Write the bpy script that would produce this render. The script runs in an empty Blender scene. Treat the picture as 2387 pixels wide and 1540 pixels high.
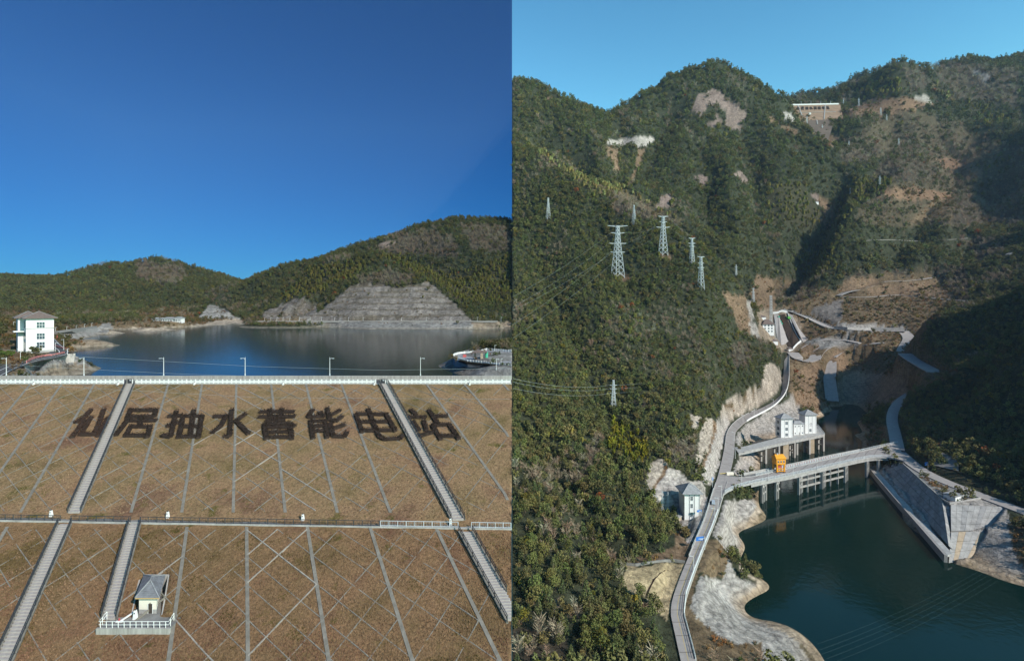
import bpy, math, random
import numpy as np
from mathutils import Vector, Matrix
random.seed(7); RNG = np.random.default_rng(7)
SC = bpy.context.scene; COL = SC.collection
# ------------------------------------------------------------------ camera, sky, sun, exposure
CX, HV, F, PW = 1193.5, 700.0, 1200.0, 2387.0      # survey frame: principal point, horizon row, focal length, width
cam_d = bpy.data.cameras.new('camera'); cam = bpy.data.objects.new('camera', cam_d); COL.objects.link(cam)
cam_d.sensor_width = 36; cam_d.lens = 36 * F / PW; cam_d.shift_y = -(770 - HV) / PW
cam_d.clip_start = 1; cam_d.clip_end = 9000
cam.location = (0, 0, 0); cam.rotation_euler = (math.pi / 2, 0, 0); SC.camera = cam
SUN_EL = math.radians(33); SUN_AZ = math.atan2(0.74, -0.67)
wd = bpy.data.worlds.new('World'); SC.world = wd; wd.use_nodes = True
nt = wd.node_tree; N = nt.nodes; L = nt.links; N.clear()
wo = N.new('ShaderNodeOutputWorld'); bg = N.new('ShaderNodeBackground'); bg.inputs[1].default_value = 0.1
L.new(bg.outputs[0], wo.inputs[0])
tc = N.new('ShaderNodeTexCoord'); sep = N.new('ShaderNodeSeparateXYZ'); L.new(tc.outputs['Generated'], sep.inputs[0])
gt = N.new('ShaderNodeMath'); gt.operation = 'GREATER_THAN'; gt.inputs[1].default_value = 0.0; L.new(sep.outputs[0], gt.inputs[0])
def sky_half(lift, zmin, air, dust, ozone, tint, sat, val):
    # clear winter sky of one of the two places
    va = N.new('ShaderNodeVectorMath'); va.operation = 'ADD'; va.inputs[1].default_value = (0, 0, lift); L.new(tc.outputs['Generated'], va.inputs[0])
    vm = N.new('ShaderNodeVectorMath'); vm.operation = 'MAXIMUM'; vm.inputs[1].default_value = (-2, -2, zmin); L.new(va.outputs[0], vm.inputs[0])
    vn = N.new('ShaderNodeVectorMath'); vn.operation = 'NORMALIZE'; L.new(vm.outputs[0], vn.inputs[0])
    s = N.new('ShaderNodeTexSky'); s.sky_type = 'NISHITA'; s.sun_disc = False; s.sun_elevation = SUN_EL; s.sun_rotation = SUN_AZ
    s.altitude = 300; s.air_density = air; s.dust_density = dust; s.ozone_density = ozone
    L.new(vn.outputs[0], s.inputs[0])
    h = N.new('ShaderNodeHueSaturation'); h.inputs['Saturation'].default_value = sat; h.inputs['Value'].default_value = val; L.new(s.outputs[0], h.inputs['Color'])
    m = N.new('ShaderNodeMix'); m.data_type = 'RGBA'; m.blend_type = 'MULTIPLY'; m.inputs[0].default_value = 1
    L.new(h.outputs[0], m.inputs[6]); m.inputs[7].default_value = (*tint, 1)
    return m.outputs[2]
skL = sky_half(0.02, 0.0, 1.0, 0.2, 4.0, (0.12, 0.50, 0.90), 1.10, 0.86)
skR = sky_half(-0.15, 0.03, 1.0, 0.5, 1.0, (0.66, 1.34, 1.42), 1.12, 1.22)
mx = N.new('ShaderNodeMix'); mx.data_type = 'RGBA'; L.new(gt.outputs[0], mx.inputs[0]); L.new(skL, mx.inputs[6]); L.new(skR, mx.inputs[7])
L.new(mx.outputs[2], bg.inputs[0])
sun_d = bpy.data.lights.new('sun', 'SUN'); sun_d.energy = 4.9; sun_d.angle = math.radians(0.5); sun_d.color = (1.0, 0.94, 0.86)
sun = bpy.data.objects.new('sun', sun_d); COL.objects.link(sun)
SD = Vector((math.sin(SUN_AZ) * math.cos(SUN_EL), math.cos(SUN_AZ) * math.cos(SUN_EL), math.sin(SUN_EL)))
sun.rotation_euler = SD.to_track_quat('Z', 'Y').to_euler(); sun.location = SD * 500
vs = SC.view_settings; vs.view_transform = 'Standard'; vs.look = 'None'; vs.exposure = 0.0; vs.gamma = 1.0
SC.cycles.max_bounces = 4; SC.cycles.diffuse_bounces = 1; SC.cycles.glossy_bounces = 2; SC.cycles.transmission_bounces = 2; SC.cycles.volume_bounces = 0; SC.cycles.transparent_max_bounces = 4
try: vs.use_curve_mapping = False
except Exception: pass

# ------------------------------------------------------------------ survey helpers (all return metres)
RS = 1.45                                  # metres per survey unit in the right-hand place (1 in the left-hand one)
S_ = [RS]
def P(u, v, d):
    d = d * S_[0]; return Vector(((u - CX) / F * d, d, -(v - HV) / F * d))
def W(u, v, z): return P(u, v, -z * F / (v - HV))
def px(p): return (CX + F * p[0] / p[1], HV - F * p[2] / p[1])
def vnoise(x, y, seed=0):
    x = np.asarray(x, float); y = np.asarray(y, float)
    xi = np.floor(x); yi = np.floor(y); fx = x - xi; fy = y - yi
    fx = fx * fx * (3 - 2 * fx); fy = fy * fy * (3 - 2 * fy)
    def h(a, b):
        s = np.sin(a * 127.1 + b * 311.7 + seed * 74.7) * 43758.5453
        return s - np.floor(s)
    return (h(xi, yi) * (1 - fx) + h(xi + 1, yi) * fx) * (1 - fy) + (h(xi, yi + 1) * (1 - fx) + h(xi + 1, yi + 1) * fx) * fy
def fbm(x, y, oct=4, seed=0):
    s = 0; a = 1; t = 0
    for i in range(oct):
        s = s + a * (vnoise(x * 2 ** i, y * 2 ** i, seed + i) - .5) * 2; t += a; a *= .5
    return s / t
def ridged(x, y, oct=4, seed=0):
    s = 0; a = 1; t = 0
    for i in range(oct):
        s = s + a * (1 - np.abs(vnoise(x * 2 ** i, y * 2 ** i, seed + i) * 2 - 1)); t += a; a *= .5
    return s / t * 2 - 1
def inpoly(u, v, poly):
    u = np.asarray(u); v = np.asarray(v); r = np.zeros(u.shape, bool); n = len(poly)
    for i in range(n):
        x0, y0 = poly[i]; x1, y1 = poly[(i + 1) % n]
        if y0 == y1: continue
        c = (y0 > v) != (y1 > v)
        r ^= c & (u < (x1 - x0) * (v - y0) / (y1 - y0) + x0)
    return r

# ------------------------------------------------------------------ materials
MATS = {}
def mat(name, col, rough=.8, spec=.3, noise=0, nscale=1.0, bump=0, bscale=None, col2=None, metal=0, coat=0):
    if name in MATS: return MATS[name]
    m = bpy.data.materials.new(name); m.use_nodes = True; t = m.node_tree; b = t.nodes['Principled BSDF']
    b.inputs['Base Color'].default_value = (*col, 1); b.inputs['Roughness'].default_value = rough
    b.inputs['Specular IOR Level'].default_value = spec; b.inputs['Metallic'].default_value = metal
    if noise or bump:
        co = t.nodes.new('ShaderNodeTexCoord')
        nz = t.nodes.new('ShaderNodeTexNoise'); nz.inputs['Scale'].default_value = nscale; nz.inputs['Detail'].default_value = 8; nz.inputs['Roughness'].default_value = .65
        t.links.new(co.outputs['Object'], nz.inputs['Vector'])
        if noise:
            r = t.nodes.new('ShaderNodeValToRGB'); c2 = col2 or tuple(c * (1 - noise) for c in col); c1 = col if col2 else tuple(min(1, c * (1 + noise)) for c in col)
            r.color_ramp.elements[0].position = .3; r.color_ramp.elements[1].position = .7
            r.color_ramp.elements[0].color = (*c2, 1); r.color_ramp.elements[1].color = (*c1, 1)
            t.links.new(nz.outputs['Fac'], r.inputs[0]); t.links.new(r.outputs[0], b.inputs['Base Color'])
        if bump:
            n2 = t.nodes.new('ShaderNodeTexNoise'); n2.inputs['Scale'].default_value = bscale or nscale * 3; n2.inputs['Detail'].default_value = 6
            t.links.new(co.outputs['Object'], n2.inputs['Vector'])
            bp = t.nodes.new('ShaderNodeBump'); bp.inputs['Strength'].default_value = 1; bp.inputs['Distance'].default_value = bump
            t.links.new(n2.outputs['Fac'], bp.inputs['Height']); t.links.new(bp.outputs[0], b.inputs['Normal'])
    MATS[name] = m; return m
def leaf_mat(name, col, trans=.25):
    m = bpy.data.materials.new(name); m.use_nodes = True; t = m.node_tree; nn = t.nodes; ll = t.links; b = nn['Principled BSDF']
    at = nn.new('ShaderNodeAttribute'); at.attribute_type = 'INSTANCER'; at.attribute_name = 'tint'
    oi = nn.new('ShaderNodeObjectInfo')
    ln = nn.new('ShaderNodeVectorMath'); ln.operation = 'LENGTH'; ll.new(at.outputs['Color'], ln.inputs[0])
    g = nn.new('ShaderNodeMath'); g.operation = 'GREATER_THAN'; g.inputs[1].default_value = .001; ll.new(ln.outputs['Value'], g.inputs[0])
    a = nn.new('ShaderNodeMix'); a.data_type = 'RGBA'; ll.new(g.outputs[0], a.inputs[0]); ll.new(oi.outputs['Color'], a.inputs[6]); ll.new(at.outputs['Color'], a.inputs[7])
    q = nn.new('ShaderNodeMix'); q.data_type = 'RGBA'; q.blend_type = 'MULTIPLY'; q.inputs[0].default_value = 1
    ll.new(a.outputs[2], q.inputs[6]); q.inputs[7].default_value = (*col, 1)
    ll.new(q.outputs[2], b.inputs['Base Color']); b.inputs['Roughness'].default_value = .75; b.inputs['Specular IOR Level'].default_value = .15
    MATS[name] = m; return m
def vcol_mat(name, bscale=.5, bump=.5, nscale=.12):
    m = bpy.data.materials.new(name); m.use_nodes = True; t = m.node_tree; nn = t.nodes; ll = t.links; b = nn['Principled BSDF']
    at = nn.new('ShaderNodeAttribute'); at.attribute_name = 'Col'; co = nn.new('ShaderNodeTexCoord')
    nz = nn.new('ShaderNodeTexNoise'); nz.inputs['Scale'].default_value = nscale; nz.inputs['Detail'].default_value = 10; nz.inputs['Roughness'].default_value = .7; ll.new(co.outputs['Object'], nz.inputs[0])
    mr = nn.new('ShaderNodeMapRange'); mr.inputs[1].default_value = .3; mr.inputs[2].default_value = .7; mr.inputs[3].default_value = .55; mr.inputs[4].default_value = 1.4; ll.new(nz.outputs['Fac'], mr.inputs[0])
    q = nn.new('ShaderNodeMix'); q.data_type = 'RGBA'; q.blend_type = 'MULTIPLY'; q.inputs[0].default_value = 1; ll.new(at.outputs['Color'], q.inputs[6]); ll.new(mr.outputs[0], q.inputs[7])
    ds = nn.new('ShaderNodeVectorMath'); ds.operation = 'MULTIPLY_ADD'; ds.inputs[1].default_value = (7, 7, 7); ll.new(nz.outputs['Color'], ds.inputs[0]); ll.new(co.outputs['Object'], ds.inputs[2])
    vo = nn.new('ShaderNodeTexVoronoi'); vo.feature = 'DISTANCE_TO_EDGE'; vo.inputs['Scale'].default_value = .17; ll.new(ds.outputs[0], vo.inputs['Vector']); cr = nn.new('ShaderNodeMapRange'); cr.inputs[1].default_value = 0; cr.inputs[2].default_value = .09; cr.inputs[3].default_value = .62; cr.inputs[4].default_value = 1; ll.new(vo.outputs['Distance'], cr.inputs[0])
    wv = nn.new('ShaderNodeTexWave'); wv.bands_direction = 'Z'; wv.inputs['Scale'].default_value = .16; wv.inputs['Distortion'].default_value = 9; wv.inputs['Detail'].default_value = 5; wv.inputs['Detail Scale'].default_value = .6; ll.new(co.outputs['Object'], wv.inputs['Vector']); wr = nn.new('ShaderNodeMapRange'); wr.inputs[3].default_value = .82; wr.inputs[4].default_value = 1.12; ll.new(wv.outputs['Fac'], wr.inputs[0])
    mm = nn.new('ShaderNodeMath'); mm.operation = 'MULTIPLY'; ll.new(cr.outputs[0], mm.inputs[0]); ll.new(wr.outputs[0], mm.inputs[1]); q2 = nn.new('ShaderNodeMix'); q2.data_type = 'RGBA'; q2.blend_type = 'MULTIPLY'; q2.inputs[0].default_value = 1; ll.new(q.outputs[2], q2.inputs[6]); ll.new(mm.outputs[0], q2.inputs[7])
    ll.new(q2.outputs[2], b.inputs['Base Color']); b.inputs['Roughness'].default_value = .95; b.inputs['Specular IOR Level'].default_value = .1
    n2 = nn.new('ShaderNodeTexNoise'); n2.inputs['Scale'].default_value = bscale; n2.inputs['Detail'].default_value = 8; n2.inputs['Roughness'].default_value = .65; ll.new(co.outputs['Object'], n2.inputs[0])
    bp = nn.new('ShaderNodeBump'); bp.inputs['Distance'].default_value = bump; ll.new(n2.outputs['Fac'], bp.inputs['Height']); ll.new(bp.outputs[0], b.inputs['Normal'])
    MATS[name] = m; return m
def water_mat(name, col, rough, bump, scale, stretch=(1, 1, 1), spec=.5):
    m = bpy.data.materials.new(name); m.use_nodes = True; t = m.node_tree; nn = t.nodes; ll = t.links; b = nn['Principled BSDF']
    b.inputs['Base Color'].default_value = (*col, 1); b.inputs['Roughness'].default_value = rough; b.inputs['IOR'].default_value = 1.333; b.inputs['Specular IOR Level'].default_value = spec
    co = nn.new('ShaderNodeTexCoord'); mp = nn.new('ShaderNodeMapping'); mp.inputs['Scale'].default_value = stretch; ll.new(co.outputs['Object'], mp.inputs[0])
    n1 = nn.new('ShaderNodeTexNoise'); n1.inputs['Scale'].default_value = scale; n1.inputs['Detail'].default_value = 5; ll.new(mp.outputs[0], n1.inputs[0])
    n2 = nn.new('ShaderNodeTexNoise'); n2.inputs['Scale'].default_value = .012; n2.inputs['Detail'].default_value = 3; ll.new(mp.outputs[0], n2.inputs[0])
    mr = nn.new('ShaderNodeMapRange'); mr.inputs[1].default_value = .35; mr.inputs[2].default_value = .65; mr.inputs[3].default_value = .15; mr.inputs[4].default_value = 1; ll.new(n2.outputs['Fac'], mr.inputs[0])
    bp = nn.new('ShaderNodeBump'); bp.inputs['Distance'].default_value = bump; ll.new(n1.outputs['Fac'], bp.inputs['Height']); ll.new(mr.outputs[0], bp.inputs['Strength']); ll.new(bp.outputs[0], b.inputs['Normal'])
    MATS[name] = m; return m

# ------------------------------------------------------------------ mesh helpers
def setp(o, label=None, cat=None, group=None, kind=None):
    if label: o['label'] = label
    if cat: o['category'] = cat
    if group: o['group'] = group
    if kind: o['kind'] = kind
    return o
def root_loc(o):
    v = Vector((0, 0, 0))
    while o is not None: v += o.location; o = o.parent
    return v
def thing(name, label, cat, loc, group=None, rz=0):
    o = bpy.data.objects.new(name, None); COL.objects.link(o); o.location = loc; o.rotation_euler = (0, 0, rz); o.empty_display_size = .5
    return setp(o, label, cat, group)
def link(name, me, parent=None, loc=None, rz=0, m=None):
    o = bpy.data.objects.new(name, me); COL.objects.link(o); o.parent = parent
    if loc is not None: o.location = loc
    o.rotation_euler = (0, 0, rz)
    if m is not None and not me.materials: me.materials.append(m)
    return o
class MB:
    def __init__(s): s.v = []; s.f = []
    def vs(s, pts):
        n = len(s.v); s.v += [tuple(p) for p in pts]; return n
    def poly(s, pts): n = s.vs(pts); s.f.append(tuple(range(n, n + len(pts)))); return s
    def hexa(s, b, t):                      # bottom and top quads
        n = s.vs(list(b) + list(t)); k = len(b)
        s.f.append(tuple(n + i for i in reversed(range(k)))); s.f.append(tuple(n + k + i for i in range(k)))
        for i in range(k): j = (i + 1) % k; s.f.append((n + i, n + j, n + k + j, n + k + i))
        return s
    def box(s, c, sx, sy, sz, ax=(1, 0)):   # c: centre of the bottom face; ax: direction of the x side
        a = Vector((ax[0], ax[1], 0)).normalized(); b = Vector((-a.y, a.x, 0)); c = Vector(c)
        q = [c + a * (i * sx / 2) + b * (j * sy / 2) for i, j in ((-1, -1), (1, -1), (1, 1), (-1, 1))]
        return s.hexa(q, [p + Vector((0, 0, sz)) for p in q])
    def prism(s, pts, z0, z1): return s.hexa([(p[0], p[1], z0) for p in pts], [(p[0], p[1], z1) for p in pts])
    def beam(s, p0, p1, w, h=None, up=Vector((0, 0, 1))):
        p0 = Vector(p0); p1 = Vector(p1); h = h or w; d = (p1 - p0)
        if d.length < 1e-6: return s
        d.normalize(); r = d.cross(up)
        if r.length < 1e-3: r = d.cross(Vector((1, 0, 0)))
        r.normalize(); n = r.cross(d)
        o = [r * (i * w / 2) + n * (j * h / 2) for i, j in ((-1, -1), (1, -1), (1, 1), (-1, 1))]
        return s.hexa([p0 + q for q in o], [p1 + q for q in o])
    def tube(s, pts, r, k=5):
        pts = [Vector(p) for p in pts]; rs = r if isinstance(r, (list, tuple)) else [r] * len(pts); base = []
        for i, p in enumerate(pts):
            d = (pts[min(i + 1, len(pts) - 1)] - pts[max(i - 1, 0)]).normalized()
            a = d.cross(Vector((0, 0, 1))); a = a if a.length > .05 else d.cross(Vector((1, 0, 0))); a.normalize(); b = d.cross(a)
            base.append(s.vs([p + a * (rs[i] * math.cos(2 * math.pi * j / k)) + b * (rs[i] * math.sin(2 * math.pi * j / k)) for j in range(k)]))
        for i in range(len(pts) - 1):
            for j in range(k):
                q = (j + 1) % k; s.f.append((base[i] + j, base[i] + q, base[i + 1] + q, base[i + 1] + j))
        s.f.append(tuple(base[0] + j for j in range(k))); s.f.append(tuple(base[-1] + j for j in reversed(range(k))))
        return s
    def ribbon(s, left, right, thick):      # slab between two edges
        n = len(left); t = [Vector(p) for p in left]; q = [Vector(p) for p in right]; dz = Vector((0, 0, -thick))
        a = s.vs(t); b = s.vs(q); c = s.vs([p + dz for p in t]); d = s.vs([p + dz for p in q])
        for i in range(n - 1):
            s.f += [(a + i, b + i, b + i + 1, a + i + 1), (c + i + 1, d + i + 1, d + i, c + i), (a + i + 1, c + i + 1, c + i, a + i), (b + i, d + i, d + i + 1, b + i + 1)]
        s.f += [(a, c, d, b), (a + n - 1, b + n - 1, d + n - 1, c + n - 1)]
        return s
    def build(s, name, m, parent=None, smooth=False, kind=None):
        me = bpy.data.meshes.new(name); o0 = root_loc(parent)
        me.from_pydata([(p[0] - o0.x, p[1] - o0.y, p[2] - o0.z) for p in s.v], [], s.f); me.update()
        me.materials.append(m if not isinstance(m, str) else MATS[m])
        if smooth: me.shade_smooth()
        o = bpy.data.objects.new(name, me); COL.objects.link(o); o.parent = parent
        if kind: o['kind'] = kind
        return o
def grid_mesh(name, X, Y, Z, m, col=None, smooth=True, kind='structure', skirt=None):
    nu, nv = X.shape; co = np.stack([X, Y, Z], -1).reshape(-1, 3)
    i = np.arange(nu - 1)[:, None] * nv + np.arange(nv - 1)[None]; q = np.stack([i, i + nv, i + nv + 1, i + 1], -1).reshape(-1, 4)
    if skirt is not None:                   # closed earth sides down to a base level
        ring = np.concatenate([np.arange(nv), np.arange(1, nu) * nv + nv - 1, (nu - 1) * nv + np.arange(nv - 2, -1, -1), np.arange(nu - 2, 0, -1) * nv])
        b = co[ring].copy(); b[:, 2] = skirt; n0 = len(co); co = np.concatenate([co, b]); k = np.arange(len(ring)); k1 = (k + 1) % len(ring)
        q = np.concatenate([q, np.stack([ring[k], ring[k1], n0 + k1, n0 + k], -1)])
        if col is not None: col = np.concatenate([col.reshape(-1, 3), col.reshape(-1, 3)[ring]])
    me = bpy.data.meshes.new(name); me.vertices.add(len(co)); me.vertices.foreach_set('co', co.astype(np.float32).ravel())
    me.loops.add(q.size); me.loops.foreach_set('vertex_index', q.astype(np.int32).ravel()); me.polygons.add(len(q))
    me.polygons.foreach_set('loop_start', np.arange(0, q.size, 4, dtype=np.int32)); me.update(calc_edges=True); me.validate()
    if smooth: me.shade_smooth()
    if col is not None:
        a = me.color_attributes.new('Col', 'FLOAT_COLOR', 'POINT'); c = np.ones((len(co), 4), np.float32); c[:, :3] = col.reshape(-1, 3); a.data.foreach_set('color', c.ravel())
    me.materials.append(m); o = bpy.data.objects.new(name, me); COL.objects.link(o)
    if kind: o['kind'] = kind
    return o

# shared materials
for a in [('white_paint', (.80, .79, .76), .6, .3, .05, .6), ('concrete', (.40, .385, .36), .9, .2, .28, .35, .05, 3), ('concrete_dark', (.22, .21, .195), .9, .2, .3, .5, .05, 3),
          ('road_concrete', (.36, .325, .30), .9, .2, .16, .25), ('asphalt', (.085, .083, .082), .9, .2, .25, .4), ('roof_tile', (.20, .20, .21), .8, .3, .3, 1.2, .03, 6), ('roof_brown', (.16, .12, .105), .85, .2, .25, 1.2),
          ('roof_grey', (.30, .30, .30), .85, .2, .3, .8), ('dark_metal', (.035, .037, .042), .5, .5), ('steel', (.50, .52, .54), .5, .5), ('galvanised', (.66, .70, .70), .5, .4, .1, .5),
          ('glass', (.06, .09, .11), .08, .6), ('orange_paint', (.80, .33, .02), .55, .3, .12, .5), ('yellow_line', (.65, .48, .12), .8, .2), ('red_paint', (.50, .10, .09), .6, .3), ('pink_rail', (.55, .22, .20), .7, .2, .1, 1),
          ('hedge_core', (.05, .035, .028), .95, .1), ('bark', (.14, .10, .075), .9, .1), ('door_brown', (.07, .055, .045), .7, .2), ('blue_sign', (.03, .17, .55), .5, .3), ('silver_car', (.45, .50, .56), .3, .6), ('rubber', (.02, .02, .02), .8, .2),
          ('green_paint', (.10, .42, .05), .55, .3), ('teal_paint', (.06, .40, .26), .5, .3), ('cream_wall', (.82, .74, .62), .8, .2, .04, .5), ('sandstone', (.42, .34, .25), .9, .1, .25, .6), ('pier_stain', (.42, .33, .23), .9, .1, .2, .3), ('plaza_stone', (.30, .30, .31), .85, .2, .15, .4), ('cable', (.30, .33, .33), .6, .3), ('garden_soil', (.045, .03, .022), .95, .1, .4, .3), ('wood_edge', (.55, .36, .16), .7, .2)]:
    mat(*a)
HAZE = 0.00003
# ------------------------------------------------------------------ terrain from surveyed points
WZ, LZ = -102.0, -32.0                     # levels of the two reservoirs
class Terrain:
    def __init__(s, pts, u0, u1, nu, d0, d1, nd, c=8.0):
        p = np.array([tuple(q) for q in pts]); s.c = c; xy = p[:, :2]; n = len(p)
        A = np.zeros((n + 3, n + 3)); r = np.sqrt(((xy[:, None] - xy[None]) ** 2).sum(-1) + c * c)
        A[:n, :n] = -r + np.eye(n) * .6; A[:n, n] = 1; A[:n, n + 1:] = xy / 500; A[n, :n] = 1; A[n + 1:, :n] = xy.T / 500
        b = np.zeros(n + 3); b[:n] = p[:, 2]; s.w = np.linalg.solve(A, b); s.xy = xy
        s.U = np.linspace(u0, u1, nu); s.D = np.geomspace(d0, d1, nd); s.UU, s.DD = np.meshgrid(s.U, s.D, indexing='ij')
        s.X = (s.UU - CX) / F * s.DD; s.Y = s.DD; s.Z = s.base(s.X, s.Y)
    def base(s, x, y):
        sh = x.shape; x = x.ravel(); y = y.ravel(); n = len(s.xy); o = s.w[n] + s.w[n + 1] * x / 500 + s.w[n + 2] * y / 500
        for i in range(n): o = o - s.w[i] * np.sqrt((x - s.xy[i, 0]) ** 2 + (y - s.xy[i, 1]) ** 2 + s.c ** 2)
        return o.reshape(sh)
    def flatten(s, line, hw, drop=.5, blend=5.0, only_down=False):   # cut a bench under a road: line of 3-D points
        for a, b in zip(line[:-1], line[1:]):
            m = (s.X > min(a[0], b[0]) - hw - blend) & (s.X < max(a[0], b[0]) + hw + blend) & (s.Y > min(a[1], b[1]) - hw - blend) & (s.Y < max(a[1], b[1]) + hw + blend)
            if not m.any(): continue
            x = s.X[m]; y = s.Y[m]; dx = b[0] - a[0]; dy = b[1] - a[1]; t = np.clip(((x - a[0]) * dx + (y - a[1]) * dy) / (dx * dx + dy * dy + 1e-9), 0, 1)
            dist = np.hypot(x - a[0] - t * dx, y - a[1] - t * dy); zt = a[2] + t * (b[2] - a[2]) - drop
            k = np.clip((dist - hw) / blend, 0, 1); z = s.Z[m]; zn = zt * (1 - k) + z * k
            s.Z[m] = np.minimum(z, zn) if only_down else zn
    def pad(s, poly, z, blend=0):
        m = inpoly(s.X, s.Y, [(p[0], p[1]) for p in poly]); s.Z[m] = z
    def col(s, u):
        f = (u - s.U[0]) / (s.U[1] - s.U[0]); f = min(max(f, 0), len(s.U) - 1.001); i = int(f); f -= i
        return s.Z[i] * (1 - f) + s.Z[i + 1] * f
    def hit(s, u, v, dmin=0, dz=0):         # where the sight line through (u, v) meets the ground
        z = s.col(u) + dz; e = z / s.D; t = -(v - HV) / F; ok = np.where((e >= t) & (s.D >= dmin))[0]
        PP = lambda d: Vector(((u - CX) / F * d, d, -(v - HV) / F * d))
        if len(ok) == 0: return PP(s.D[-1])
        i = ok[0]
        if i == 0: return PP(s.D[0])
        g = (t - e[i - 1]) / (e[i] - e[i - 1] + 1e-12); d = s.D[i - 1] + g * (s.D[i] - s.D[i - 1]); return PP(d)
    def ground(s, x, y):
        u = CX + F * x / y; c = s.col(u); return float(np.interp(y, s.D, c))
    def carve(s, line, depth, wid):         # a gully down a slope
        for a, b in zip(line[:-1], line[1:]):
            dx = b[0] - a[0]; dy = b[1] - a[1]; t = np.clip(((s.X - a[0]) * dx + (s.Y - a[1]) * dy) / (dx * dx + dy * dy + 1e-9), 0, 1); k = np.clip(1 - np.hypot(s.X - a[0] - t * dx, s.Y - a[1] - t * dy) / wid, 0, 1)
            s.cut = np.maximum(s.cut, depth * k ** 1.3)
    def below(s, quad, drop):               # keep the ground under a built slope
        q = np.array([tuple(p) for p in quad]); m = inpoly(s.X, s.Y, [(p[0], p[1]) for p in quad]); A = np.c_[q[:, :2], np.ones(4)]; c = np.linalg.lstsq(A, q[:, 2], rcond=None)[0]
        s.Z[m] = np.minimum(s.Z[m], s.X[m] * c[0] + s.Y[m] * c[1] + c[2] - drop)
    def px(s):
        return s.UU, HV - F * s.Z / s.DD
def WP(lst, z): return [W(u, v, z) for u, v in lst]
def cc(ox, oy, k, pts): return [(ox + k * x, oy + k * y) for x, y in pts]
def c1r(p): return cc(1193.6, 116.6, .2649, p)
def c2r(p): return cc(1790.4, 116.6, .2649, p)
def c3r(p): return cc(1193.6, 437.1, .2649, p)
def c4r(p): return cc(1790.4, 524.5, .2649, p)
def c5r(p): return cc(1193.6, 815.9, .2459, p)
def c6r(p): return cc(1631.9, 903.4, .2271, p)
def c7r(p): return cc(1193.6, 1165.6, .25, p)
def c8r(p): return cc(1790.4, 990.8, .357, p)
def c1l(p): return cc(0, 582.8, .25, p)
def c2l(p): return cc(596.8, 501.2, .2649, p)
def c3l(p): return cc(0, 845.1, .25, p)
def c4l(p): return cc(596.8, 845.1, .25, p)
def c5l(p): return cc(0, 1165.6, .25, p)
def c6l(p): return cc(596.8, 1165.6, .25, p)

# ---- the right-hand place: road centre line (u, v, z)
RZ = -91.0; WR = WZ * RS
ROAD = [(1606, 1552, RZ), (1588, 1470, RZ), (1575, 1416, RZ), (1599, 1343, RZ), (1628.5, 1271, RZ), (1655, 1212, RZ), (1667, 1167, RZ), (1688, 1110, RZ), (1700, 1050, RZ), (1703, 1010, RZ),
        (1712, 992, RZ), (1738, 972, -90), (1771, 957, -88.5), (1805, 937, -86), (1826, 917, -82), (1833, 905, -79.5), (1833, 880, -74), (1833.5, 850, -65), (1834, 818, -55)]
road_c = [W(*q) for q in ROAD]
EROAD = [(2095, 1052, RZ), (2140, 1092, RZ), (2200, 1121, RZ), (2290, 1155, RZ), (2400, 1196, RZ), (2460, 1218, RZ)]
EROAD2 = [(2093, 1048, RZ), (2086, 1010, -89.5), (2078, 980, -88), (2082, 955, -85), (2098, 933, -82), (2122, 917, -79)]
cp = []
def add(*pts):
    for u, v, d in pts: cp.append(P(u, v, d))
def addz(z, *pts):
    for u, v in pts: cp.append(W(u, v, z))
# west hillside
add((1193, 1560, 122), (1193, 1540, 125), (1193, 1300, 165), (1193, 1100, 225), (1193, 900, 330), (1193, 700, 470), (1193, 500, 620), (1193, 330, 760), (1193, 185, 1000), (1193, 210, 1120),
    (1300, 1540, 126), (1300, 1300, 170), (1300, 1100, 230), (1300, 900, 335), (1300, 700, 455), (1300, 500, 590), (1300, 365, 690), (1300, 420, 790), (1300, 300, 900), (1300, 232, 1000), (1300, 270, 1120),
    (1240, 345, 740), (1250, 205, 1000), (1350, 255, 1000),
    (1400, 1540, 128), (1400, 1400, 150), (1400, 1300, 172), (1400, 1150, 212), (1400, 1000, 285), (1400, 850, 365), (1400, 700, 445), (1400, 560, 540), (1400, 430, 630), (1400, 480, 700),
    (1500, 1540, 129), (1500, 1400, 151), (1500, 1280, 184), (1500, 1200, 207), (1500, 1100, 245), (1500, 1000, 292), (1500, 900, 345), (1500, 800, 395), (1500, 700, 440), (1500, 600, 500), (1500, 485, 575), (1500, 530, 650),
    (1560, 1230, 205), (1540, 1190, 217), (1520, 1130, 235), (1560, 1080, 252), (1600, 1120, 243), (1600, 1050, 272), (1600, 1000, 300), (1600, 950, 325), (1600, 850, 380), (1600, 750, 430), (1600, 650, 475), (1600, 550, 530), (1600, 590, 600),
    (1625, 1090, 260), (1640, 1020, 300), (1650, 960, 340), (1650, 900, 370), (1650, 800, 410), (1650, 700, 450), (1650, 590, 510), (1650, 640, 580),
    (1700, 955, 385), (1700, 920, 396), (1700, 850, 425), (1700, 760, 455), (1700, 650, 495), (1700, 690, 560), (1750, 940, 405), (1750, 890, 424), (1750, 830, 450), (1750, 760, 475), (1750, 712, 490), (1750, 740, 540),
    (1790, 915, 432), (1790, 870, 450), (1790, 830, 475), (1783, 800, 490), (1812, 870, 468), (1812, 830, 492), (1775, 770, 520), (1765, 730, 545))
# tan field and its rim
addz(-89, (1470, 1400), (1520, 1330), (1580, 1330)); addz(-87, (1450, 1330)); addz(-89.5, (1530, 1420))
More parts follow.
